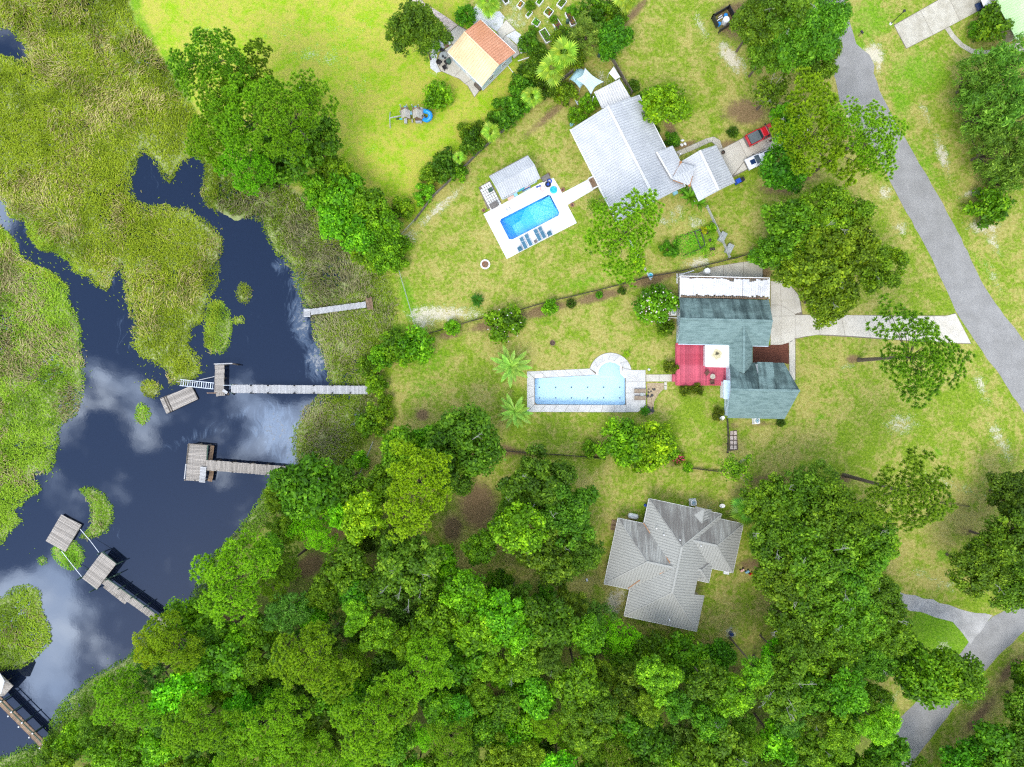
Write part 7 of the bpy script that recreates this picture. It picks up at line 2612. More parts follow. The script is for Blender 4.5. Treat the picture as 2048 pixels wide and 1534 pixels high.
# ---- along the board fence of the field
for x, y, r, tn, lab in ((805, 415, 21, (1.4, 1.4, .9), 'bright bush at the lowest corner of the field'), (848, 388, 20, (1.2, 1.3, .9), 'bright bush on the black mulch by the fence'), (890, 330, 29, (.5, .6, .6), 'dark round bush by the board fence'),
                         (858, 350, 20, OL, 'olive bush left of the dark round bush'), (916, 345, 18, (1.1, 1.1, .8), 'green bush right of the dark round bush'), (945, 290, 24, DK, 'dark bush below the middle fan palm'), (930, 262, 16, OL, 'small grey green bush left of the middle fan palm'),
                         (958, 255, 14, (.7, .6, .6), 'small reddish dark bush above the middle fan palm'), (1010, 228, 27, (.6, .75, .7), 'dark bush between two fan palms on the fence'), (985, 240, 14, (.8, .9, .8), 'small dark bush beside the middle fan palm'), (1035, 205, 26, (.75, .85, .8), 'bush left of the upper fan palm by the fence'),
                         (1045, 175, 26, (.7, .8, .8), 'feathery bush above the upper fan palm'), (1060, 150, 26, (.7, .85, .8), 'feathery bush right of the guest house corner'), (1080, 112, 18, (.6, .8, .7), 'dark glossy bush below the garden beds'), (1056, 88, 20, (.75, .9, .85), 'weeping bush beside the white gravel'),
                         (1090, 175, 20, DK, 'dark bush under the twin fan palms'), (1150, 120, 20, OL, 'olive bush right of the twin fan palms'), (1130, 187, 22, (1.1, 1.1, .8), 'green bush below the blue canopy'), (1180, 205, 19, (1.0, 1.2, .6), 'citrus bush left of the lean-to'), (1154, 233, 17, (1.0, 1.2, .6), 'lower citrus bush at the white roof corner'),
                         (1184, 28, 33, (.6, .75, .5), 'big round dark bush at the top edge beside the garden beds'), (1225, 28, 26, (.8, 1.0, .7), 'green bush under the topmost fan palm'), (1222, 52, 18, YE, 'bush with yellow green leaves above the dark tree'), (1118, 78, 18, (.9, .8, .6), 'small wispy bush below the garden beds'),
                         (1145, 92, 24, (.55, .65, .6), 'dark bush under the olive tree'), (932, 34, 20, (.8, 1.0, .6), 'round leafy bush above the guest house'), (877, 70, 9, (.9, 1.2, .8), 'small round bush on the white gravel'), (872, 92, 9, (1.3, 1.5, .8), 'low spreading bush on the white gravel'),
                         (1267, 173, 12, (.6, .8, .6), 'small round clipped bush by the dark board fence'), (1283, 197, 12, (.6, .8, .6), 'small dark bush at the upper right corner of the white roof'), (1345, 279, 15, (.6, .85, .6), 'round dark bush at the porch of the white house'), (1310, 262, 10, (.7, .9, .7), 'small bush squeezed along the white house wall'),
                         (1466, 264, 11, (.45, .6, .5), 'small round dark bush beside the curved path'), (1340, 498, 17, (.6, .95, .6), 'dark green bush left of the vegetable plot'), (1278, 530, 13, (2.4, 1.9, .8), 'yellow bush under the pine above the fence'), (1425, 455, 10, (1.5, 1.5, .8), 'light green bush by the rail fence'),
                         (1408, 460, 7, (3.0, 1.6, .9), 'small yellow flowering plant by the rail fence'), (1508, 512, 15, (1.3, 1.4, .8), 'light bush with the white bicycle')):
    tree('bush', x, y, r, 1, lab, tn)
for x, y, r, lab in ((1066, 60, 9, 'small leafy plant between the garden beds, left one'), (1108, 40, 8, 'small leafy plant between the garden beds, upper one'), (1128, 66, 12, 'tall leafy plant beside the long garden bed'), (1060, 12, 10, 'leafy plant near the top garden beds'), (1146, 22, 12, 'bushy plant at the right end of the garden beds'), (1080, 95, 10, 'leafy plant below the green strip bed')):
    tree('bush', x, y, r, 1, lab, (1.0, 1.1, .8))
tree('oak', 830, 58, 52, 8, 'airy dark tree at the top edge left of the garden path', (.8, .95, .9), twigs=1)
tree('bush', 876, 190, 28, 2, 'citrus tree with yellow green leaves on the field below the patio', (1.25, 1.4, .7))
tree('airy', 855, 95, 26, 4, 'thin tree beside the curved gravel bed', (.9, 1.0, .8))
tree('cedar', 1172, 72, 35, 4, 'grey olive tree beside the garden beds', (1.9, 1.55, 1.5))
tree('broad', 1225, 82, 36, 4, 'dark glossy tree at the corner of the open lawn', (.62, .8, .6))
tree('broad', 1332, 215, 42, 4, 'light green round tree at the right side of the white roof', (1.45, 1.45, .8))
tree('airy', 1542, 188, 46, 6, 'thin grey tree with bare twigs above the pickup truck', (1.0, 1.05, .8), twigs=2)
# ---- top right clump by the road
for x, y, r, zc, lab in ((1512, 45, 48, 9, 'leftmost dark tree of the clump beside the black enclosure'), (1575, 20, 58, 10, 'topmost dark tree of the clump by the road end'), (1640, 45, 60, 10, 'dark tree overhanging the road end'), (1590, 85, 56, 9, 'middle dark tree of the clump by the road end'),
                         (1535, 105, 44, 8, 'lower left dark tree of the clump by the road end'), (1635, 110, 46, 8, 'lower right dark tree of the clump by the road end')):
    tree('oak', x, y, r, zc, lab, (.85, 1.05, .95), twigs=1)
tree('bush', 1628, 150, 18, 1, 'small dark conical bush at the left side of the road end', (.5, .7, .5))
# ---- front yard of the white house
tree('broad', 1568, 335, 42, 6, 'dark green tree whose crown covers the back of the white car', (.6, .8, .7))
tree('broad', 1575, 250, 36, 7, 'small bright tree whose crown covers the front of the pickup truck', (1.2, 1.3, .8))
tree('pine', 1630, 268, 88, 11, 'large bright pine between the vehicles and the road', (1.05, 1.1, .8))
tree('thin_pine', 1735, 268, 66, 18, 'tall open pine leaning over the road', (.9, .95, .8))
tree('thin_pine', 1245, 470, 76, 13, 'open pine over the lower corner of the white roof', (.95, 1.15, .9))
tree('airy', 1195, 410, 22, 5, 'small wispy sapling by the walk to the white house', (1.3, 1.5, .7))
for x, y, r, zc, lab in ((1662, 425, 58, 9, 'topmost oak of the big cluster above the teal house drive'), (1585, 465, 62, 8, 'left oak of the big cluster above the teal house drive'), (1690, 480, 66, 9, 'central oak of the big cluster above the teal house drive'), (1625, 530, 62, 9, 'inner oak of the big cluster behind the carport'),
                         (1655, 592, 56, 8, 'lowest oak of the big cluster, its crown over the drive'), (1752, 535, 52, 7, 'rightmost oak of the big cluster, reaching over the front lawn'), (1555, 505, 42, 6, 'dark oak of the big cluster next to the bicycle')):
    tree('oak', x, y, r, zc, lab, (1.25, 1.3, .8) if x > 1600 else (1.0, 1.15, .8), twigs=1)
# ---- right edge
for x, y, r, zc, lab in ((1945, 165, 48, 7, 'upper left dark cedar of the clump right of the road'), (2010, 140, 60, 8, 'topmost dark cedar of the clump right of the road'), (1965, 225, 55, 8, 'left dark cedar of the clump right of the road'), (2035, 230, 65, 9, 'large dark cedar at the right edge'),
                         (1985, 300, 52, 8, 'lower left dark cedar of the clump right of the road'), (2045, 320, 55, 8, 'lower right dark cedar of the clump at the right edge'), (2000, 360, 36, 5, 'lowest small cedar of the clump right of the road')):
    tree('cedar', x, y, r, zc - 3.2, lab, (1.5, 1.5, 1.2), tall=1.2)
tree('bush', 1978, 412, 38, 3, 'round olive bush standing alone right of the road', (.95, .95, .6))
tree('bush', 1985, 52, 34, 2, 'wide shrub bed in front of the pale green roof', (.9, .8, .7))
tree('bush', 1948, 60, 16, 1, 'fern like bush at the curved walk before the pale green roof', (.7, 1.0, .6))
tree('thin_pine', 1838, 712, 86, 16.5, 'pine on the front lawn whose crown overlaps the driveway', (.62, .60, .6))
tree('thin_pine', 1815, 985, 84, 18, 'hazy thin pine on the lower front lawn', (.68, .66, .9))
tree('oak', 2025, 990, 52, 5, 'dark round tree at the right edge beside the lower lawn', (.6, .75, .7))
for x, y, r, zc, lab in ((2010, 1085, 60, 8, 'upper oak of the clump at the right edge above the lower road'), (1960, 1135, 56, 8, 'left oak of the clump at the right edge above the lower road'), (2035, 1160, 60, 8, 'right oak of the clump overhanging the lower road')):
    tree('oak', x, y, r, zc, lab, (.95, 1.0, .9), twigs=1)
# ---- around the pale pool
tree('bush', 1010, 646, 36, 2, 'round shrub with white blossom by the fence left of the pale pool', (1.0, 1.25, .7))
tree('bush', 1312, 610, 38, 2, 'large shrub with pinkish white blossom beside the teal house', (1.0, 1.2, .7))
tree('bush', 1332, 655, 18, 1, 'small sparse shrub below the blossoming shrub at the teal house', (.8, .9, .6))
for x, y, r, tn, lab in ((1100, 617, 16, (1.3, 1.4, .8), 'light feathery bush on the straw border by the fence'), (1142, 607, 9, (.5, .45, .45), 'small dark purple bush on the straw border'), (1244, 582, 8, (.5, .5, .45), 'dark bush on the straw border near the blossoming shrub'), (1198, 590, 7, (.9, 1.2, .7), 'small green plant in the middle of the straw border'),
                         (905, 656, 15, (1.5, 1.5, .9), 'bright bush at the left end of the low fence'), (1341, 734, 13, (.9, .6, .55), 'brown round bush at the left side of the red deck'), (1371, 781, 11, (.8, .55, .5), 'left of two brown bushes below the red deck'), (1393, 778, 12, (.85, .6, .5), 'right of two brown bushes below the red deck'),
                         (1436, 829, 12, (.85, .55, .5), 'brown bush beside the satellite dish of the teal house'), (1561, 845, 8, (.45, .6, .4), 'small clipped ball bush below the teal roof'), (1180, 898, 17, (1.0, 1.1, .7), 'wispy bush left of the yellow green tree'), (1338, 905, 20, (1.1, 1.2, .8), 'small bush right of the yellow green tree'),
                         (1376, 935, 10, (1.5, 1.5, .8), 'light bush at the low fence by the red flowers')):
    tree('bush', x, y, r, 1, lab, tn)
tree('broad', 1240, 885, 47, 3.5, 'bright green flowering tree below the pale pool', (1.3, 1.4, .8))
tree('broad', 1303, 893, 45, 3.5, 'yellow green tree below the pale pool', (1.9, 1.6, .8))
tree('airy', 1470, 936, 38, 5, 'thin light tree at the end of the short rail fence', (1.3, 1.5, .8))
for i, (x, y, r) in enumerate(((835, 688, 36), (790, 690, 30), (812, 708, 24), (760, 715, 24), (735, 735, 22), (752, 770, 22), (758, 830, 26), (738, 850, 26), (770, 800, 14))):
    tree('bush', x, y, r, 2, ['rightmost', 'second', 'third', 'fourth', 'fifth', 'sixth', 'seventh', 'eighth', 'smallest'][i] + ' leafy bush along the lawn end by the long dock', [(1.1, 1.2, .8), (.9, 1.0, .7), (1.25, 1.3, .8)][i % 3], 'bushes along the lawn end')
# ---- lower middle lawn and clearing
tree('oak', 930, 885, 72, 8, 'large dark oak at the lower left of the pale pool lawn', (.75, .95, .9), twigs=1)
tree('oak', 905, 935, 50, 7, 'dark oak between the large oak and the bright pine', (.7, .9, .8))
tree('broad', 800, 905, 42, 7, 'green tree at the lawn corner left of the large dark oak', (1.1, 1.25, .8))
tree('broad', 775, 960, 40, 8, 'green tree left of the bright rounded pine', (1.0, 1.15, .8))
tree('broad', 850, 880, 32, 5, 'small green tree beside the burnt patch', (1.0, 1.15, .8))
tree('pine', 835, 972, 76, 14, 'brightest rounded pine beside the brown clearing', (1.25, 1.25, .7))
tree('broad', 725, 1035, 44, 10, 'bright lime green tree left of the rounded pine', (1.9, 1.55, .7))
for x, y, r, zc, tn, lab in ((1080, 965, 62, 8, (.7, .85, .8), 'top oak of the clump left of the grey house'), (1130, 1030, 62, 8, (.7, .9, .8), 'right oak of the clump left of the grey house'), (1030, 1005, 46, 8, (.75, .9, .8), 'left oak of the clump right of the clearing'), (1160, 1100, 46, 7, (.7, .9, .8), 'lower right oak of the clump beside the grey house'),
                             (1095, 1105, 56, 8, (.8, .95, .8), 'lower oak of the clump left of the grey house')):
    tree('oak', x, y, r, zc, lab, tn, twigs=1)
tree('broad', 1040, 1060, 48, 11, 'bright green tree inside the clump left of the grey house', (1.35, 1.5, .8))
tree('broad', 960, 1095, 32, 8, 'small tree with white twigs at the foot of the clearing', (1.0, 1.1, .9), twigs=1)
tree('bush', 1090, 1190, 20, 2, 'bush at the pale lawn tongue left of the grey house', (.9, 1.0, .8))
tree('broad', 625, 975, 62, 9, 'dark green tree over the shore end of the T-shaped dock', (.75, 1.0, .9), twigs=1)
tree('broad', 690, 960, 40, 8, 'dark green tree beside the wire fence at the wood edge', (.75, .95, .85))
tree('bush', 720, 920, 18, 2, 'bright small bush by the green wire fence', (1.5, 1.6, .8))
# ---- clump right of the grey house
for x, y, r, zc, lab in ((1535, 1010, 52, 8, 'upper left tree of the clump right of the grey house'), (1600, 1000, 60, 9, 'upper tree of the clump right of the grey house'), (1665, 1035, 66, 10, 'upper right tree of the clump right of the grey house'), (1555, 1075, 58, 9, 'tree of the clump touching the right corner of the grey roof'),
                         (1630, 1100, 68, 10, 'central tree of the clump right of the grey house'), (1730, 1085, 64, 9, 'rightmost tree of the clump right of the grey house'), (1565, 1150, 56, 9, 'tree of the clump just right of the porch toys'), (1700, 1150, 62, 9, 'tree of the clump above the gravel drive'), (1635, 1185, 64, 9, 'lower central tree of the clump right of the grey house'),
                         (1755, 1205, 52, 8, 'tree of the clump overhanging the gravel drive'), (1700, 1235, 58, 9, 'lower tree of the clump right of the grey house'), (1770, 1270, 50, 8, 'tree of the clump beside the bright green lawn patch'), (1590, 1250, 56, 9, 'lower left tree of the clump right of the grey house'),
                         (1655, 1295, 56, 9, 'lowest tree of the clump above the bottom wood'), (1745, 1320, 42, 8, 'small dark tree below the bright green lawn patch')):
    tree('oak', x, y, r, zc, lab, [(.95, 1.1, .8), (1.1, 1.2, .8), (.8, 1.0, .8)][(x + y) % 3], twigs=1)
tree('cedar', 1625, 960, 44, 6, 'olive feathery tree at the top of the clump right of the grey house', (1.6, 1.3, .9))
tree('broad', 1855, 1350, 52, 9, 'green tree reaching over the lower road from the left', (1.0, 1.2, .8))
tree('broad', 1915, 1355, 50, 10, 'green tree whose crown covers the lower road', (1.15, 1.3, .8))
tree('broad', 1815, 1325, 40, 7, 'dark green tree left of the lower road', (.8, .95, .8))
# ---- hand placed crowns of the wood
WOOD = [('pine', 470, 1150, 78, 15, (.95, 1.05, .75), 'wide pine of the wood standing out over the water'), ('pine', 345, 1285, 56, 14, (1.0, 1.05, .7), 'pine over the shore end of the old green posted dock'), ('thin_pine', 300, 1300, 34, 13, (1.5, 1.0, .5), 'pine with yellowed needles at the shore'),
        ('pine', 625, 1322, 72, 15, (.95, .98, .7), 'round pine left of the centre of the wood'), ('pine', 845, 1340, 58, 15, (.95, 1.0, .7), 'round pine in the middle of the wood'), ('pine', 745, 1445, 74, 16, (.95, .98, .7), 'largest round pine near the bottom edge of the wood'),
        ('pine', 550, 1445, 64, 15, (.95, .98, .7), 'round pine left of the largest bottom pine'), ('pine', 255, 1400, 62, 14, (.85, .98, .7), 'pine near the shore in the lower left of the wood'), ('pine', 400, 1450, 64, 15, (.85, .95, .7), 'pine in the lower left of the wood with bare forks'),
        ('pine', 630, 1520, 50, 14, (.95, .95, .7), 'pine cut by the bottom edge left of the largest pine'), ('pine', 480, 1520, 46, 14, (.9, .95, .7), 'pine cut by the bottom edge in the lower left'), ('oak', 820, 1130, 66, 11, (1.0, 1.0, 1.1), 'grey green oak with many bare twigs in the upper wood'),
        ('broad', 700, 1130, 46, 10, (.85, 1.05, .8), 'green tree left of the twiggy oak'), ('broad', 930, 1190, 44, 12, (1.3, 1.6, .7), 'fresh bright green tree below the clearing'), ('broad', 1000, 1230, 46, 12, (1.2, 1.5, .7), 'second fresh green tree below the clearing'), ('broad', 1035, 1260, 40, 12, (1.3, 1.55, .7), 'third fresh green tree in the middle wood'),
        ('thin_pine', 900, 1480, 50, 13, (.8, .85, .7), 'ragged pine right of the largest bottom pine'), ('oak', 1560, 1370, 62, 11, (1.0, 1.1, .9), 'oak with white dead branches near the bottom right wood'), ('oak', 1430, 1500, 66, 11, (1.1, 1.1, .9), 'pale oak with bare branches at the bottom edge')]
for kd, x, y, r, zc, tn, lab in WOOD:
    tree(kd, x, y, r, zc, lab, tn, twigs=3 if kd == 'oak' else 0)
# ---- fill of the wood: crowns one can see but not tell apart
WPOLY = [(560, 985), (640, 1000), (690, 1010), (740, 1080), (800, 1060), (880, 1110), (920, 1150), (1050, 1165), (1130, 1190), (1190, 1225), (1260, 1265), (1330, 1290), (1400, 1320), (1470, 1310), (1530, 1290), (1600, 1330), (1680, 1345), (1740, 1370), (1790, 1440), (1830, 1560), (1830, 1640),
         (20, 1640), (60, 1560), (120, 1490), (200, 1410), (270, 1340), (350, 1270), (400, 1230), (430, 1180), (500, 1080)]
WPN = np.array(WPOLY, dtype=float)
rg = random.Random(77)
placed = []


def holes(x, y):
    for cx, cy, r in ((622, 1135, 24), (480, 1222, 34), (955, 1010, 60), (680, 1065, 16), (520, 1225, 20)):
        if math.hypot(x - cx, y - cy) < r + 16: return True
    return False


tries = 0
while tries < 9000 and len(placed) < 235:
    tries += 1
    x, y = rg.uniform(20, 1840), rg.uniform(980, 1610)
    if not inside(np.array([[x, y]]), WPN)[0] or holes(x, y): continue
    r = rg.choice([30, 34, 38, 42, 46, 50])
    if any(math.hypot(x - a, y - b) < .62 * (r + c) for a, b, c in placed): continue
    if any(math.hypot(x - a, y - b) < .55 * (r + c) for a, b, c in TREES_PX if b > 900): continue
    placed.append((x, y, r))
MARKS = [(470, 1150, 'wide shore pine'), (345, 1285, 'old dock pine'), (625, 1322, 'round left wood pine'), (845, 1340, 'round pine in mid wood'), (745, 1445, 'largest bottom pine'), (255, 1400, 'lower left shore pine'),
         (400, 1450, 'forked lower left pine'), (820, 1130, 'grey green twiggy oak'), (1000, 1230, 'fresh green tree trio'), (1560, 1370, 'oak with white dead branches'), (1430, 1500, 'pale bare branched bottom oak'), (1330, 1240, 'grey metal roof'), (1740, 1385, 'sandy roadside gap'),
         (1160, 1150, 'lawn tongue'), (900, 1480, 'ragged bottom pine'), (1180, 1520, 'bottom edge middle'), (625, 955, 'T-shaped dock end')]
WHERE = ['right of', 'to the upper right of', 'above', 'to the upper left of', 'left of', 'to the lower left of', 'below', 'to the lower right of']
ORDW = ['nearest', 'second', 'third', 'fourth', 'fifth', 'sixth']
used = {}
order = []
for x, y, r in placed:
    mk = min(MARKS, key=lambda q: math.hypot(q[0] - x, q[1] - y))
    order.append((math.hypot(mk[0] - x, mk[1] - y), x, y, r, mk))
for dm, x, y, r, mk in sorted(order):
    west = x < 700
    kd = rg.choices(['broad', 'oak', 'pine', 'cedar'], [5, 4, 1.2 if west or y > 1450 else .2, .6])[0]
    zc = rg.uniform(7.5, 12.5)
    edge = dist(np.array([[x, y]]), WPN)[0]
    if edge < 26: zc = rg.uniform(4.5, 7.5)
    if 1180 < x < 1480 and y < 1345: zc = rg.uniform(3, 4.2)
    g_ = rg.choice([.7, .8, .9, 1.0, 1.1, 1.3, 1.5]) * rg.uniform(.95, 1.05)
    tn = {'broad': (g_, g_ * rg.uniform(1.05, 1.3), .8), 'oak': (g_ * 1.05, g_ * 1.1, .8), 'pine': (.75 * g_, .85 * g_, .7), 'cedar': (1.1, 1.2, 1.0)}[kd]
    wh_ = WHERE[int(round(math.atan2(mk[1] - y, x - mk[0]) / (math.pi / 4))) % 8]
    what = {'broad': 'green broadleaf crown', 'oak': 'dark oak crown', 'pine': 'small pine crown', 'cedar': 'feathery dark crown'}[kd]
    key = f'{what} {wh_} the {mk[2]}'
    i_ = used.get(key, 0)
    used[key] = i_ + 1
    tree(kd, x, y, r, zc, ORDW[min(i_, 5)] + ' ' + key, tn, 'trees of the dense wood', twigs=1 if kd == 'oak' and rg.random() < .4 else 0)
# lower right corner wood and trees just beyond the frame
for i, (x, y, r, zc) in enumerate(((2062, 1345, 38, 3.5), (2065, 1415, 52, 5.5), (1990, 1490, 54, 5), (2055, 1500, 58, 7), (1935, 1535, 46, 4.5), (2010, 1560, 50, 7), (1890, 1580, 40, 4.5))):
    tree('oak' if i % 2 else 'broad', x, y, r, zc, ['topmost', 'second', 'central', 'large right', 'left', 'bottom', 'lowest left'][i] + ' dark tree of the wood beyond the lower road', (.7, .95, .8) if i % 2 else (.75, 1.0, .8))
# understorey of the wood
for i in range(45):
    for _ in range(40):
        x, y = rg.uniform(60, 1800), rg.uniform(990, 1580)
        if inside(np.array([[x, y]]), WPN)[0] and not holes(x, y): break
    tree('bush', x, y, rg.uniform(18, 30), 1, 'low bush in the shade under the dense wood', (.6, .8, .7), 'undergrowth bushes of the wood')

# blossom on the flowering shrubs
def blossom(px, py, r, zc, n, label, mat='petal', tint=(1, 1, 1), parent_name=None):
    rng = np.random.default_rng(int(px))
    par = [o for o in bpy.data.objects if o.get('label') == parent_name][0]
    rm = r / S
    d = unit(rng.normal(size=(n, 3)) + np.array([0, 0, .8]))
    C = d * rm * rng.uniform(.9, 1.08, n)[:, None] * np.array([1, 1, .9]) + np.array([0, 0, rm * .78])
    V, F_, T_ = cards(C, unit(d + .5 * rng.normal(size=d.shape)), rng.uniform(.09, .17, n), .9, rng, rng.uniform(0, 1, n))
    o = link('blossom', np_mesh('blossom', V, F_, M[mat], T_), par)
    o.color = (*tint, 1)
    o['label'] = label
blossom(1010, 646, 36, 2, 30, 'white blossom', parent_name='round shrub with white blossom by the fence left of the pale pool')
blossom(1312, 610, 38, 2, 90, 'pinkish white blossom', parent_name='large shrub with pinkish white blossom beside the teal house')
pk_ = tree('bush', 1356, 917, 13, 1, 'small shrub with red flowers below the pale pool', (1.1, .9, .7))
blossom(1356, 917, 13, 1, 60, 'red flowers', tint=(.9, .12, .15), parent_name='small shrub with red flowers below the pale pool')

# ------------------------------------------------------------------ palms and big leaved plants
def fan_leaf():
    rng = np.random.default_rng(5)
    V, F_, T_ = [], [], []
    n = 17
    for i in range(n):
        a = math.radians(-125 + 250 * i / (n - 1))
        L = 1.0 * (1 - .25 * abs(i - (n - 1) / 2) / n * 2)
        base = np.array([.75, 0, .35])
        d = np.array([math.cos(a), math.sin(a), 0])
        sd = np.array([-d[1], d[0], 0]) * .085
        m_ = base + d * L * .55 + np.array([0, 0, .05])
        t_ = base + d * L + np.array([0, 0, -.22])
        b = len(V)
        V += [base, m_ + sd + [0, 0, -.03], t_, m_ - sd + [0, 0, .03]]
        F_.append([b, b + 1, b + 2, b + 3])
        q = rng.uniform(.4, .9)
        T_ += [q * .7, q, min(1, q * 1.2), q]
    b = len(V)
    V += [np.array([0, -.03, .02]), np.array([0, .03, .02]), np.array([.78, .02, .36]), np.array([.78, -.02, .36])]
    F_.append([b, b + 1, b + 2, b + 3])
    T_ += [.3, .3, .5, .5]
    return np_mesh('frond', np.array(V), np.array(F_), M['leaf_palm'], np.array(T_))


def pinnate(L, n, wl, droop, mat, name='frond', up=.5, wd_=.045):
    rng = np.random.default_rng(9)
    V, F_, T_ = [], [], []

    def rach(t):
        return np.array([L * t * (1 - .15 * t), 0, L * (up * t - droop * t * t)])
    for i in range(n):
        t = .12 + .88 * i / (n - 1)
        p = rach(t)
        for s in (-1, 1):
            l_ = wl * math.sin(math.pi * (.15 + .8 * t)) * rng.uniform(.85, 1.1)
            d = np.array([.55, s * .85, .18 - .35 * t])
            d /= np.linalg.norm(d)
            sd = np.array([wd_, -s * wd_ * .3, 0])
            m_ = p + d * l_ * .5
            b = len(V)
            V += [p, m_ + sd, p + d * l_ + [0, 0, -.1 * l_], m_ - sd]
            F_.append([b, b + 1, b + 2, b + 3])
            q = rng.uniform(.3, .85)
            T_ += [q * .7, q, min(1, q * 1.2), q]
    for i in range(5):
        a, c = rach(i / 5), rach((i + 1) / 5)
        b = len(V)
        w_ = .035 * (1 - i / 6)
        V += [a + [0, -w_, 0], a + [0, w_, 0], c + [0, w_, 0], c + [0, -w_, 0]]
        F_.append([b, b + 1, b + 2, b + 3])
        T_ += [.7] * 4
    return np_mesh(name, np.array(V), np.array(F_), M[mat], np.array(T_))


FAN, DATE, SAGO = fan_leaf(), pinnate(2.3, 24, .30, .34, 'leaf_palm', wd_=.055), pinnate(1.0, 24, .16, .45, 'leaf_garden', wd_=.018)


def banana_leaf():
    V, F_, T_ = [], [], []
    n = 8
    prev = None
    for i in range(n + 1):
        t = i / n
        p = np.array([1.9 * t, 0, 1.1 * t - 1.0 * t * t])
        w_ = .26 * math.sin(math.pi * min(1, .08 + .9 * t)) + .01
        b = len(V)
        V += [p + [0, -w_, .1 * w_], p, p + [0, w_, .1 * w_]]
        T_ += [.5, .9, .5]
        if i:
            F_ += [[b - 3, b, b + 1, b - 2], [b - 2, b + 1, b + 2, b - 1]]
    return np_mesh('leaf', np.array(V), np.array(F_), M['leaf_garden'], np.array(T_))


BAN = banana_leaf()
SPIKE = pinnate(1.6, 3, .2, .1, 'leaf_palm')


def palm(name, px, py, r, h, mesh, Lm, n, label, tint=(1, 1, 1), part='frond', trunk=.16, tilt=(-.35, .75), cat='palm', sc_var=.15):
    rg = random.Random(int(px * 3 + py))
    c = G(px, py, h)
    t_ = thing(name, (c.x, c.y, 0), label, cat)
    rm = r / S * (H - h) / H
    if h > .2:
        MB().tube([(0, 0, -.05), (.02, .01, h * .5), (0, 0, h)], [trunk * 1.25, trunk, trunk * .95], 9).build('trunk', M['bark'], t_, off=Vector((0, 0, 0)))
    else:
        MB().lathe((0, 0, 0), [(trunk, 0), (trunk * .8, h + .1), (.03, h + .16)], 8).build('crown_base', M['bark'], t_, off=Vector((0, 0, 0)))
    for i in range(n):
        az = i * 2.399963 + rg.uniform(-.15, .15)
        el = tilt[0] + (tilt[1] - tilt[0]) * (i / max(1, n - 1)) + rg.uniform(-.1, .1)
        s = rm / Lm * rg.uniform(1 - sc_var, 1 + sc_var)
        o = bpy.data.objects.new(part, mesh)
        COL.objects.link(o)
        o.parent = t_
        o.location = (0, 0, h)
        o.rotation_euler = (rg.uniform(-.2, .2), -el, az)
        o.scale = (s, s, s)
        o.color = (*tint, 1)
    return t_


palm('fan_palm', 1104, 143, 30, 4.5, FAN, 1.55, 11, 'lower of the twin fan palms behind the shade sail', (1.15, 1.1, .9))
palm('fan_palm', 1126, 110, 30, 5.0, FAN, 1.55, 11, 'upper of the twin fan palms behind the shade sail', (1.15, 1.1, .9))
palm('fan_palm', 1064, 195, 21, 3.2, FAN, 1.55, 10, 'fan palm on the fence line below the twin palms', (1.1, 1.1, .9))
palm('fan_palm', 981, 266, 21, 3.0, FAN, 1.55, 10, 'fan palm half way down the field fence', (1.1, 1.1, .9))
palm('fan_palm', 918, 316, 15, 2.2, FAN, 1.55, 9, 'small fan palm above the dark round bush', (1.1, 1.2, .9))
palm('fan_palm', 975, 8, 28, 4.0, FAN, 1.55, 11, 'fan palm on the gravel bed at the top edge', (1.1, 1.1, .9))
palm('fan_palm', 1250, 2, 24, 4.5, FAN, 1.55, 11, 'topmost fan palm at the edge of the open lawn', (1.2, 1.1, .9))
palm('fan_palm', 1488, 1022, 30, 3.0, FAN, 1.55, 11, 'dark fan palm above the right corner of the grey roof', (.55, .8, .7))
palm('fan_palm', 1728, 1340, 18, 3.0, FAN, 1.55, 9, 'small fan palm at the sandy gap of the lower wood', (.5, .8, .8))
palm('date_palm', 1021, 733, 42, 1.3, DATE, 2.0, 19, 'feathery palm with grey outer fronds at the left end of the pale pool, upper one', (1.2, 1.25, 2.0), tilt=(-.1, .8))
palm('date_palm', 1029, 824, 38, 1.3, DATE, 2.0, 19, 'feathery palm at the left end of the pale pool, lower one', (1.15, 1.2, 1.8), tilt=(-.1, .8))
palm('sago_palm', 955, 601, 15, .25, SAGO, .88, 34, 'round dark sago palm on the lawn above the low fence', (.5, .75, .7), tilt=(.1, .9))
palm('sago_palm', 1289, 822, 12, .25, SAGO, .88, 34, 'round sago palm at the lower corner of the pale pool deck', (.55, .85, .6), tilt=(.1, .9))
palm('sago_palm', 1253, 708, 9, .15, SAGO, .88, 18, 'small yellowing sago palm beside the round pool bay', (2.6, 1.9, .6), tilt=(.1, .9))
palm('banana_plant', 1380, 395, 27, 1.2, BAN, 1.9, 12, 'banana plant with long leaves at the lower end of the garage, left one', (.9, 1.0, .8), 'leaf', .12, (.1, .8), 'plant')
palm('banana_plant', 1399, 408, 20, 1.0, BAN, 1.9, 10, 'banana plant with long leaves at the lower end of the garage, right one', (.95, 1.1, .8), 'leaf', .1, (.1, .8), 'plant')
palm('banana_plant', 1368, 385, 16, .9, BAN, 1.9, 8, 'banana plant against the white house wall', (.8, 1.0, .8), 'leaf', .1, (.1, .8), 'plant')

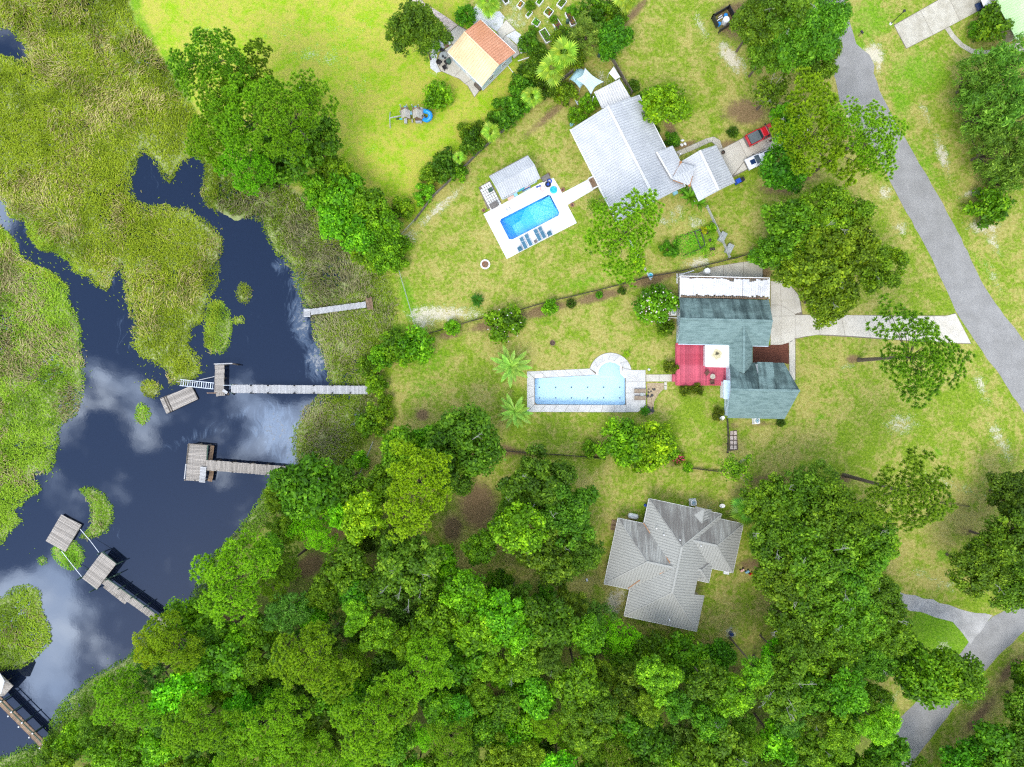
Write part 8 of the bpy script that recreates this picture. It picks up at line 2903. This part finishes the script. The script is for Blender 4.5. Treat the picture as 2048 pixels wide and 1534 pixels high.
# plants in the raised beds and the vegetable plot
def leafy(n, box, rng, leaf, mat):
    C = np.stack([rng.uniform(-box[0], box[0], n), rng.uniform(-box[1], box[1], n), rng.uniform(0, box[2], n)], 1)
    Nn = unit(rng.normal(size=(n, 3)) * .7 + np.array([0, 0, 1]))
    V, F_, T_ = cards(C, Nn, leaf * rng.uniform(.6, 1.4, n), .6, rng, rng.uniform(.1, 1, n))
    return np_mesh('leaves', V, F_, M[mat], T_)
for t_, W_, L_, hh, kd in BEDP:
    rng = np.random.default_rng(int(abs(t_.location.x * 100)))
    n = {'bare': 25, 'green': 170, 'dark': 60, 'orange': 120}[kd]
    o = link('leaves', leafy(n, (W_ * .42, L_ * .42, .3), rng, .09, 'leaf_garden'), t_)
    o.location = (0, 0, hh * .85)
    o.color = (1.2, 1.3, .8, 1) if kd != 'dark' else (.7, .8, .7, 1)
    o['kind'] = 'stuff'
    if kd in ('orange', 'bare'):
        o = link('flowers', leafy(30, (W_ * .4, L_ * .4, .4), rng, .09, 'petal'), t_)
        o.location = (0, 0, hh * .85)
        o.color = (.8, .35, .04, 1)
rng = np.random.default_rng(6)
o = link('vegetable_leaves', leafy(900, (2.1, 1.9, .3), rng, .10, 'leaf_garden'), None)
o.location = (*G(1381, 488)[:2], .05); o.rotation_euler = (0, 0, R(20)); o.color = (1.6, 1.8, .8, 1)
tag(o, 'low bright green weeds and vegetables filling the plot', 'weeds', kind='stuff')
o = link('vegetable_leaves', leafy(500, (1.3, 2.0, .25), rng, .10, 'leaf_garden'), None)
o.location = (*G(1413, 490)[:2], .05); o.rotation_euler = (0, 0, R(20)); o.color = (1.9, 2.0, .8, 1)
tag(o, 'low light green ground plants beside the rail fence', 'weeds', kind='stuff')

# ------------------------------------------------------------------ reeds of the marsh
def reeds(name, label, region_px, density, seed, tint=(1, 1, 1), hscale=1.0, edge=.35, straw=.3):
    """all stems of one reed bed"""
    rng = np.random.default_rng(seed)
    rp = W2(region_px)
    lo, hi = rp.min(0), rp.max(0)
    lo = np.maximum(lo, [-95, -74]); hi = np.minimum(hi, [95, 74])
    n = int((hi[0] - lo[0]) * (hi[1] - lo[1]) * density)
    Q = rng.uniform(lo, hi, size=(n, 2))
    Q = Q[inside(Q, rp)]
    wd_ = water_sd(Q)
    m_ = (wd_ < edge * (fbm(Q, .9, seed) * 2.6 - .75)) | ((wd_ < 1.6) & (rng.random(len(Q)) < .012))
    md = sdist(Q, MARSH_W)
    isl = np.zeros(len(Q), dtype=bool)
    for v_ in ISL_W.values():
        isl |= inside(Q, v_)
    m_ &= (md > -1.2 + 3.6 * (fbm(Q, .45, 41) - .5) - 3.2 * rng.random(len(Q)) ** 2) | isl
    big = fbm(Q, .11, 21)
    sm_n = fbm(Q, .5, 31)
    # flattened, dead or open patches
    dead = sm(fbm(Q, .16, 51), .52, .64) * straw * 2
    for cx, cy, rx, ry, rot in ((150, 300, 30, 20, 0), (300, 200, 30, 20, 30), (120, 460, 30, 16, 20), (380, 380, 20, 20, 0), (660, 530, 50, 70, -20), (700, 560, 40, 40, 0), (600, 470, 30, 50, -20), (650, 640, 40, 40, 0), (690, 690, 30, 40, 0), (640, 870, 40, 40, 0), (110, 130, 60, 30, 30), (200, 90, 16, 40, -20), (265, 145, 16, 10, 0), (220, 210, 60, 40, 40), (190, 240, 40, 30, 0), (60, 370, 50, 30, 0), (70, 400, 40, 30, 0), (640, 700, 30, 60, 0), (560, 560, 20, 30, 0), (500, 400, 50, 30, 0), (230, 430, 18, 40, 0), (10, 700, 20, 60, 0), (330, 760, 20, 10, 0), (620, 830, 40, 30, 0)):
        dead = np.maximum(dead, zone_blobs(Q, [(cx, cy, rx, ry, rot, .62 if cx < 560 else .8)]))
    keep = m_ & (rng.random(len(Q)) < np.clip(1.05 - .45 * sm(sm_n, .56, .74) - .25 * (dead > .6), .2, 1))
    Q, dead, big, sm_n = Q[keep], dead[keep], big[keep], sm_n[keep]
    n = len(Q)
    isd = rng.random(n) < dead * .75
    flow = fbm(Q, .07, 71) * 12.0 + np.where(isd, 0, rng.normal(0, 1.6, n)) + rng.normal(0, .55, n)
    lean = np.where(isd, rng.uniform(.9, 1.35, n), np.abs(rng.normal(.75, .3, n)))
    shore = .5 + .5 * sm(-water_sd(Q), 0, 2.2)
    hgt = shore * hscale * np.where(isd, rng.uniform(.6, 1.3, n), (.42 + .6 * big) * rng.uniform(.55, 1.2, n))
    d = np.stack([np.cos(flow) * np.sin(lean), np.sin(flow) * np.sin(lean), np.cos(lean)], 1)
    base = np.stack([Q[:, 0], Q[:, 1], np.full(n, -.42)], 1)
    up = np.array([0, 0, 1.0])
    mid = base + (unit(d + up * .5)) * (hgt * .55)[:, None]
    tip = base + d * hgt[:, None] + np.stack([d[:, 0], d[:, 1], -np.abs(d[:, 0])], 1) * .12
    sd_ = np.stack([-np.sin(flow), np.cos(flow), np.zeros(n)], 1) * (rng.uniform(.028, .06, n))[:, None]
    V = np.stack([base - sd_ * .6, base + sd_ * .6, mid + sd_, tip, mid - sd_], 1)
    V = V.reshape(-1, 3)
    F5 = np.arange(5 * n).reshape(n, 5)
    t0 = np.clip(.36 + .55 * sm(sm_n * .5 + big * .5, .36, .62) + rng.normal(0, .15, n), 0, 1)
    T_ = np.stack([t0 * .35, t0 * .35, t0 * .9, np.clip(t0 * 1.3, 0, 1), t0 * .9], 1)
    out = []
    for sel, mat, part in ((~isd, 'leaf_reed', 'live_reeds'), (isd, 'leaf_straw', 'dead_reeds')):
        k_ = np.nonzero(sel)[0]
        if len(k_) < 5: continue
        vv = V.reshape(n, 5, 3)[k_].reshape(-1, 3)
        out.append((part, np_mesh(part, vv, np.arange(5 * len(k_)).reshape(-1, 5), M[mat], T_[k_].ravel())))
    t_ = thing(name, (0, 0, 0), label, 'reeds')
    t_['kind'] = 'stuff'
    for part, me_ in out:
        o = link(part, me_, t_)
        o.color = (*tint, 1)
        o['kind'] = 'stuff'
    return n


NB = 0
main_reg = [(-60, -60), (225, -60), (270, 40), (330, 130), (400, 240), (440, 330), (430, 420), (450, 460), (440, 600), (410, 780), (230, 780), (200, 600), (-60, 500)]
NB += reeds('reed_bed', 'wide green marsh of reeds filling the upper left beside the field', main_reg, 54, 1, (1.18, 1.2, .75), straw=.14)
NB += reeds('reed_bed', 'yellow green reed island along the left edge of the creek', [(-60, 430), (60, 430), (180, 560), (190, 860), (90, 1100), (-60, 1140)], 52, 2, (1.02, 1.02, .8), straw=.22)
NB += reeds('reed_bed', 'reed fringe between the creek and the two lawns', [(400, 300), (520, 330), (700, 480), (800, 560), (800, 700), (745, 800), (720, 930), (600, 970), (560, 930), (560, 800), (640, 760), (580, 560), (510, 440), (405, 410)], 48, 3, (1.0, 1.15, .9), straw=.12)
NB += reeds('reed_bed', 'thin reed fringe along the foot of the wood', [(600, 940), (560, 1020), (480, 1110), (430, 1180), (390, 1250), (300, 1330), (200, 1410), (110, 1500), (-60, 1640), (-60, 1520), (90, 1440), (180, 1330), (300, 1240), (400, 1130), (480, 1030), (570, 930)], 48, 4, (.75, .95, .8), straw=.1)
for key, lab, tn in (('southwest', 'reed island at the left edge near the corner dock', (1.0, 1.0, .8)), ('slim', 'slim reed islet right of the large marsh', (.9, 1.0, .8)), ('tuft_a', 'round pale reed tuft alone in the upper creek', (1.0, .95, 1.1)), ('tuft_b', 'tiny reed tuft below the round pale tuft', (1.1, 1.2, .8)),
                     ('tuft_c', 'small round green reed tuft below the floating platform', (1.0, 1.1, .8)), ('tuft_d', 'reed tuft beside the gangway end', (1.0, .95, .8)), ('crescent', 'crescent of reeds above the loose floating platform', (.95, 1.0, .8)), ('middle', 'reed islet under the ropes of the old dock', (.95, 1.05, .8)), ('speck', 'tiny reed tuft left of the roped islet', (.95, 1.0, .8))):
    NB += reeds('reed_tuft' if 'tuft' in key or key == 'speck' else 'reed_bed', lab, [(x, y) for x, y in ISLANDS[key]], 62, 10 + len(key) + ord(key[-1]), tn, hscale=.9, straw=.08)
print('reed stems', NB, 'trees', TCOUNT[0])
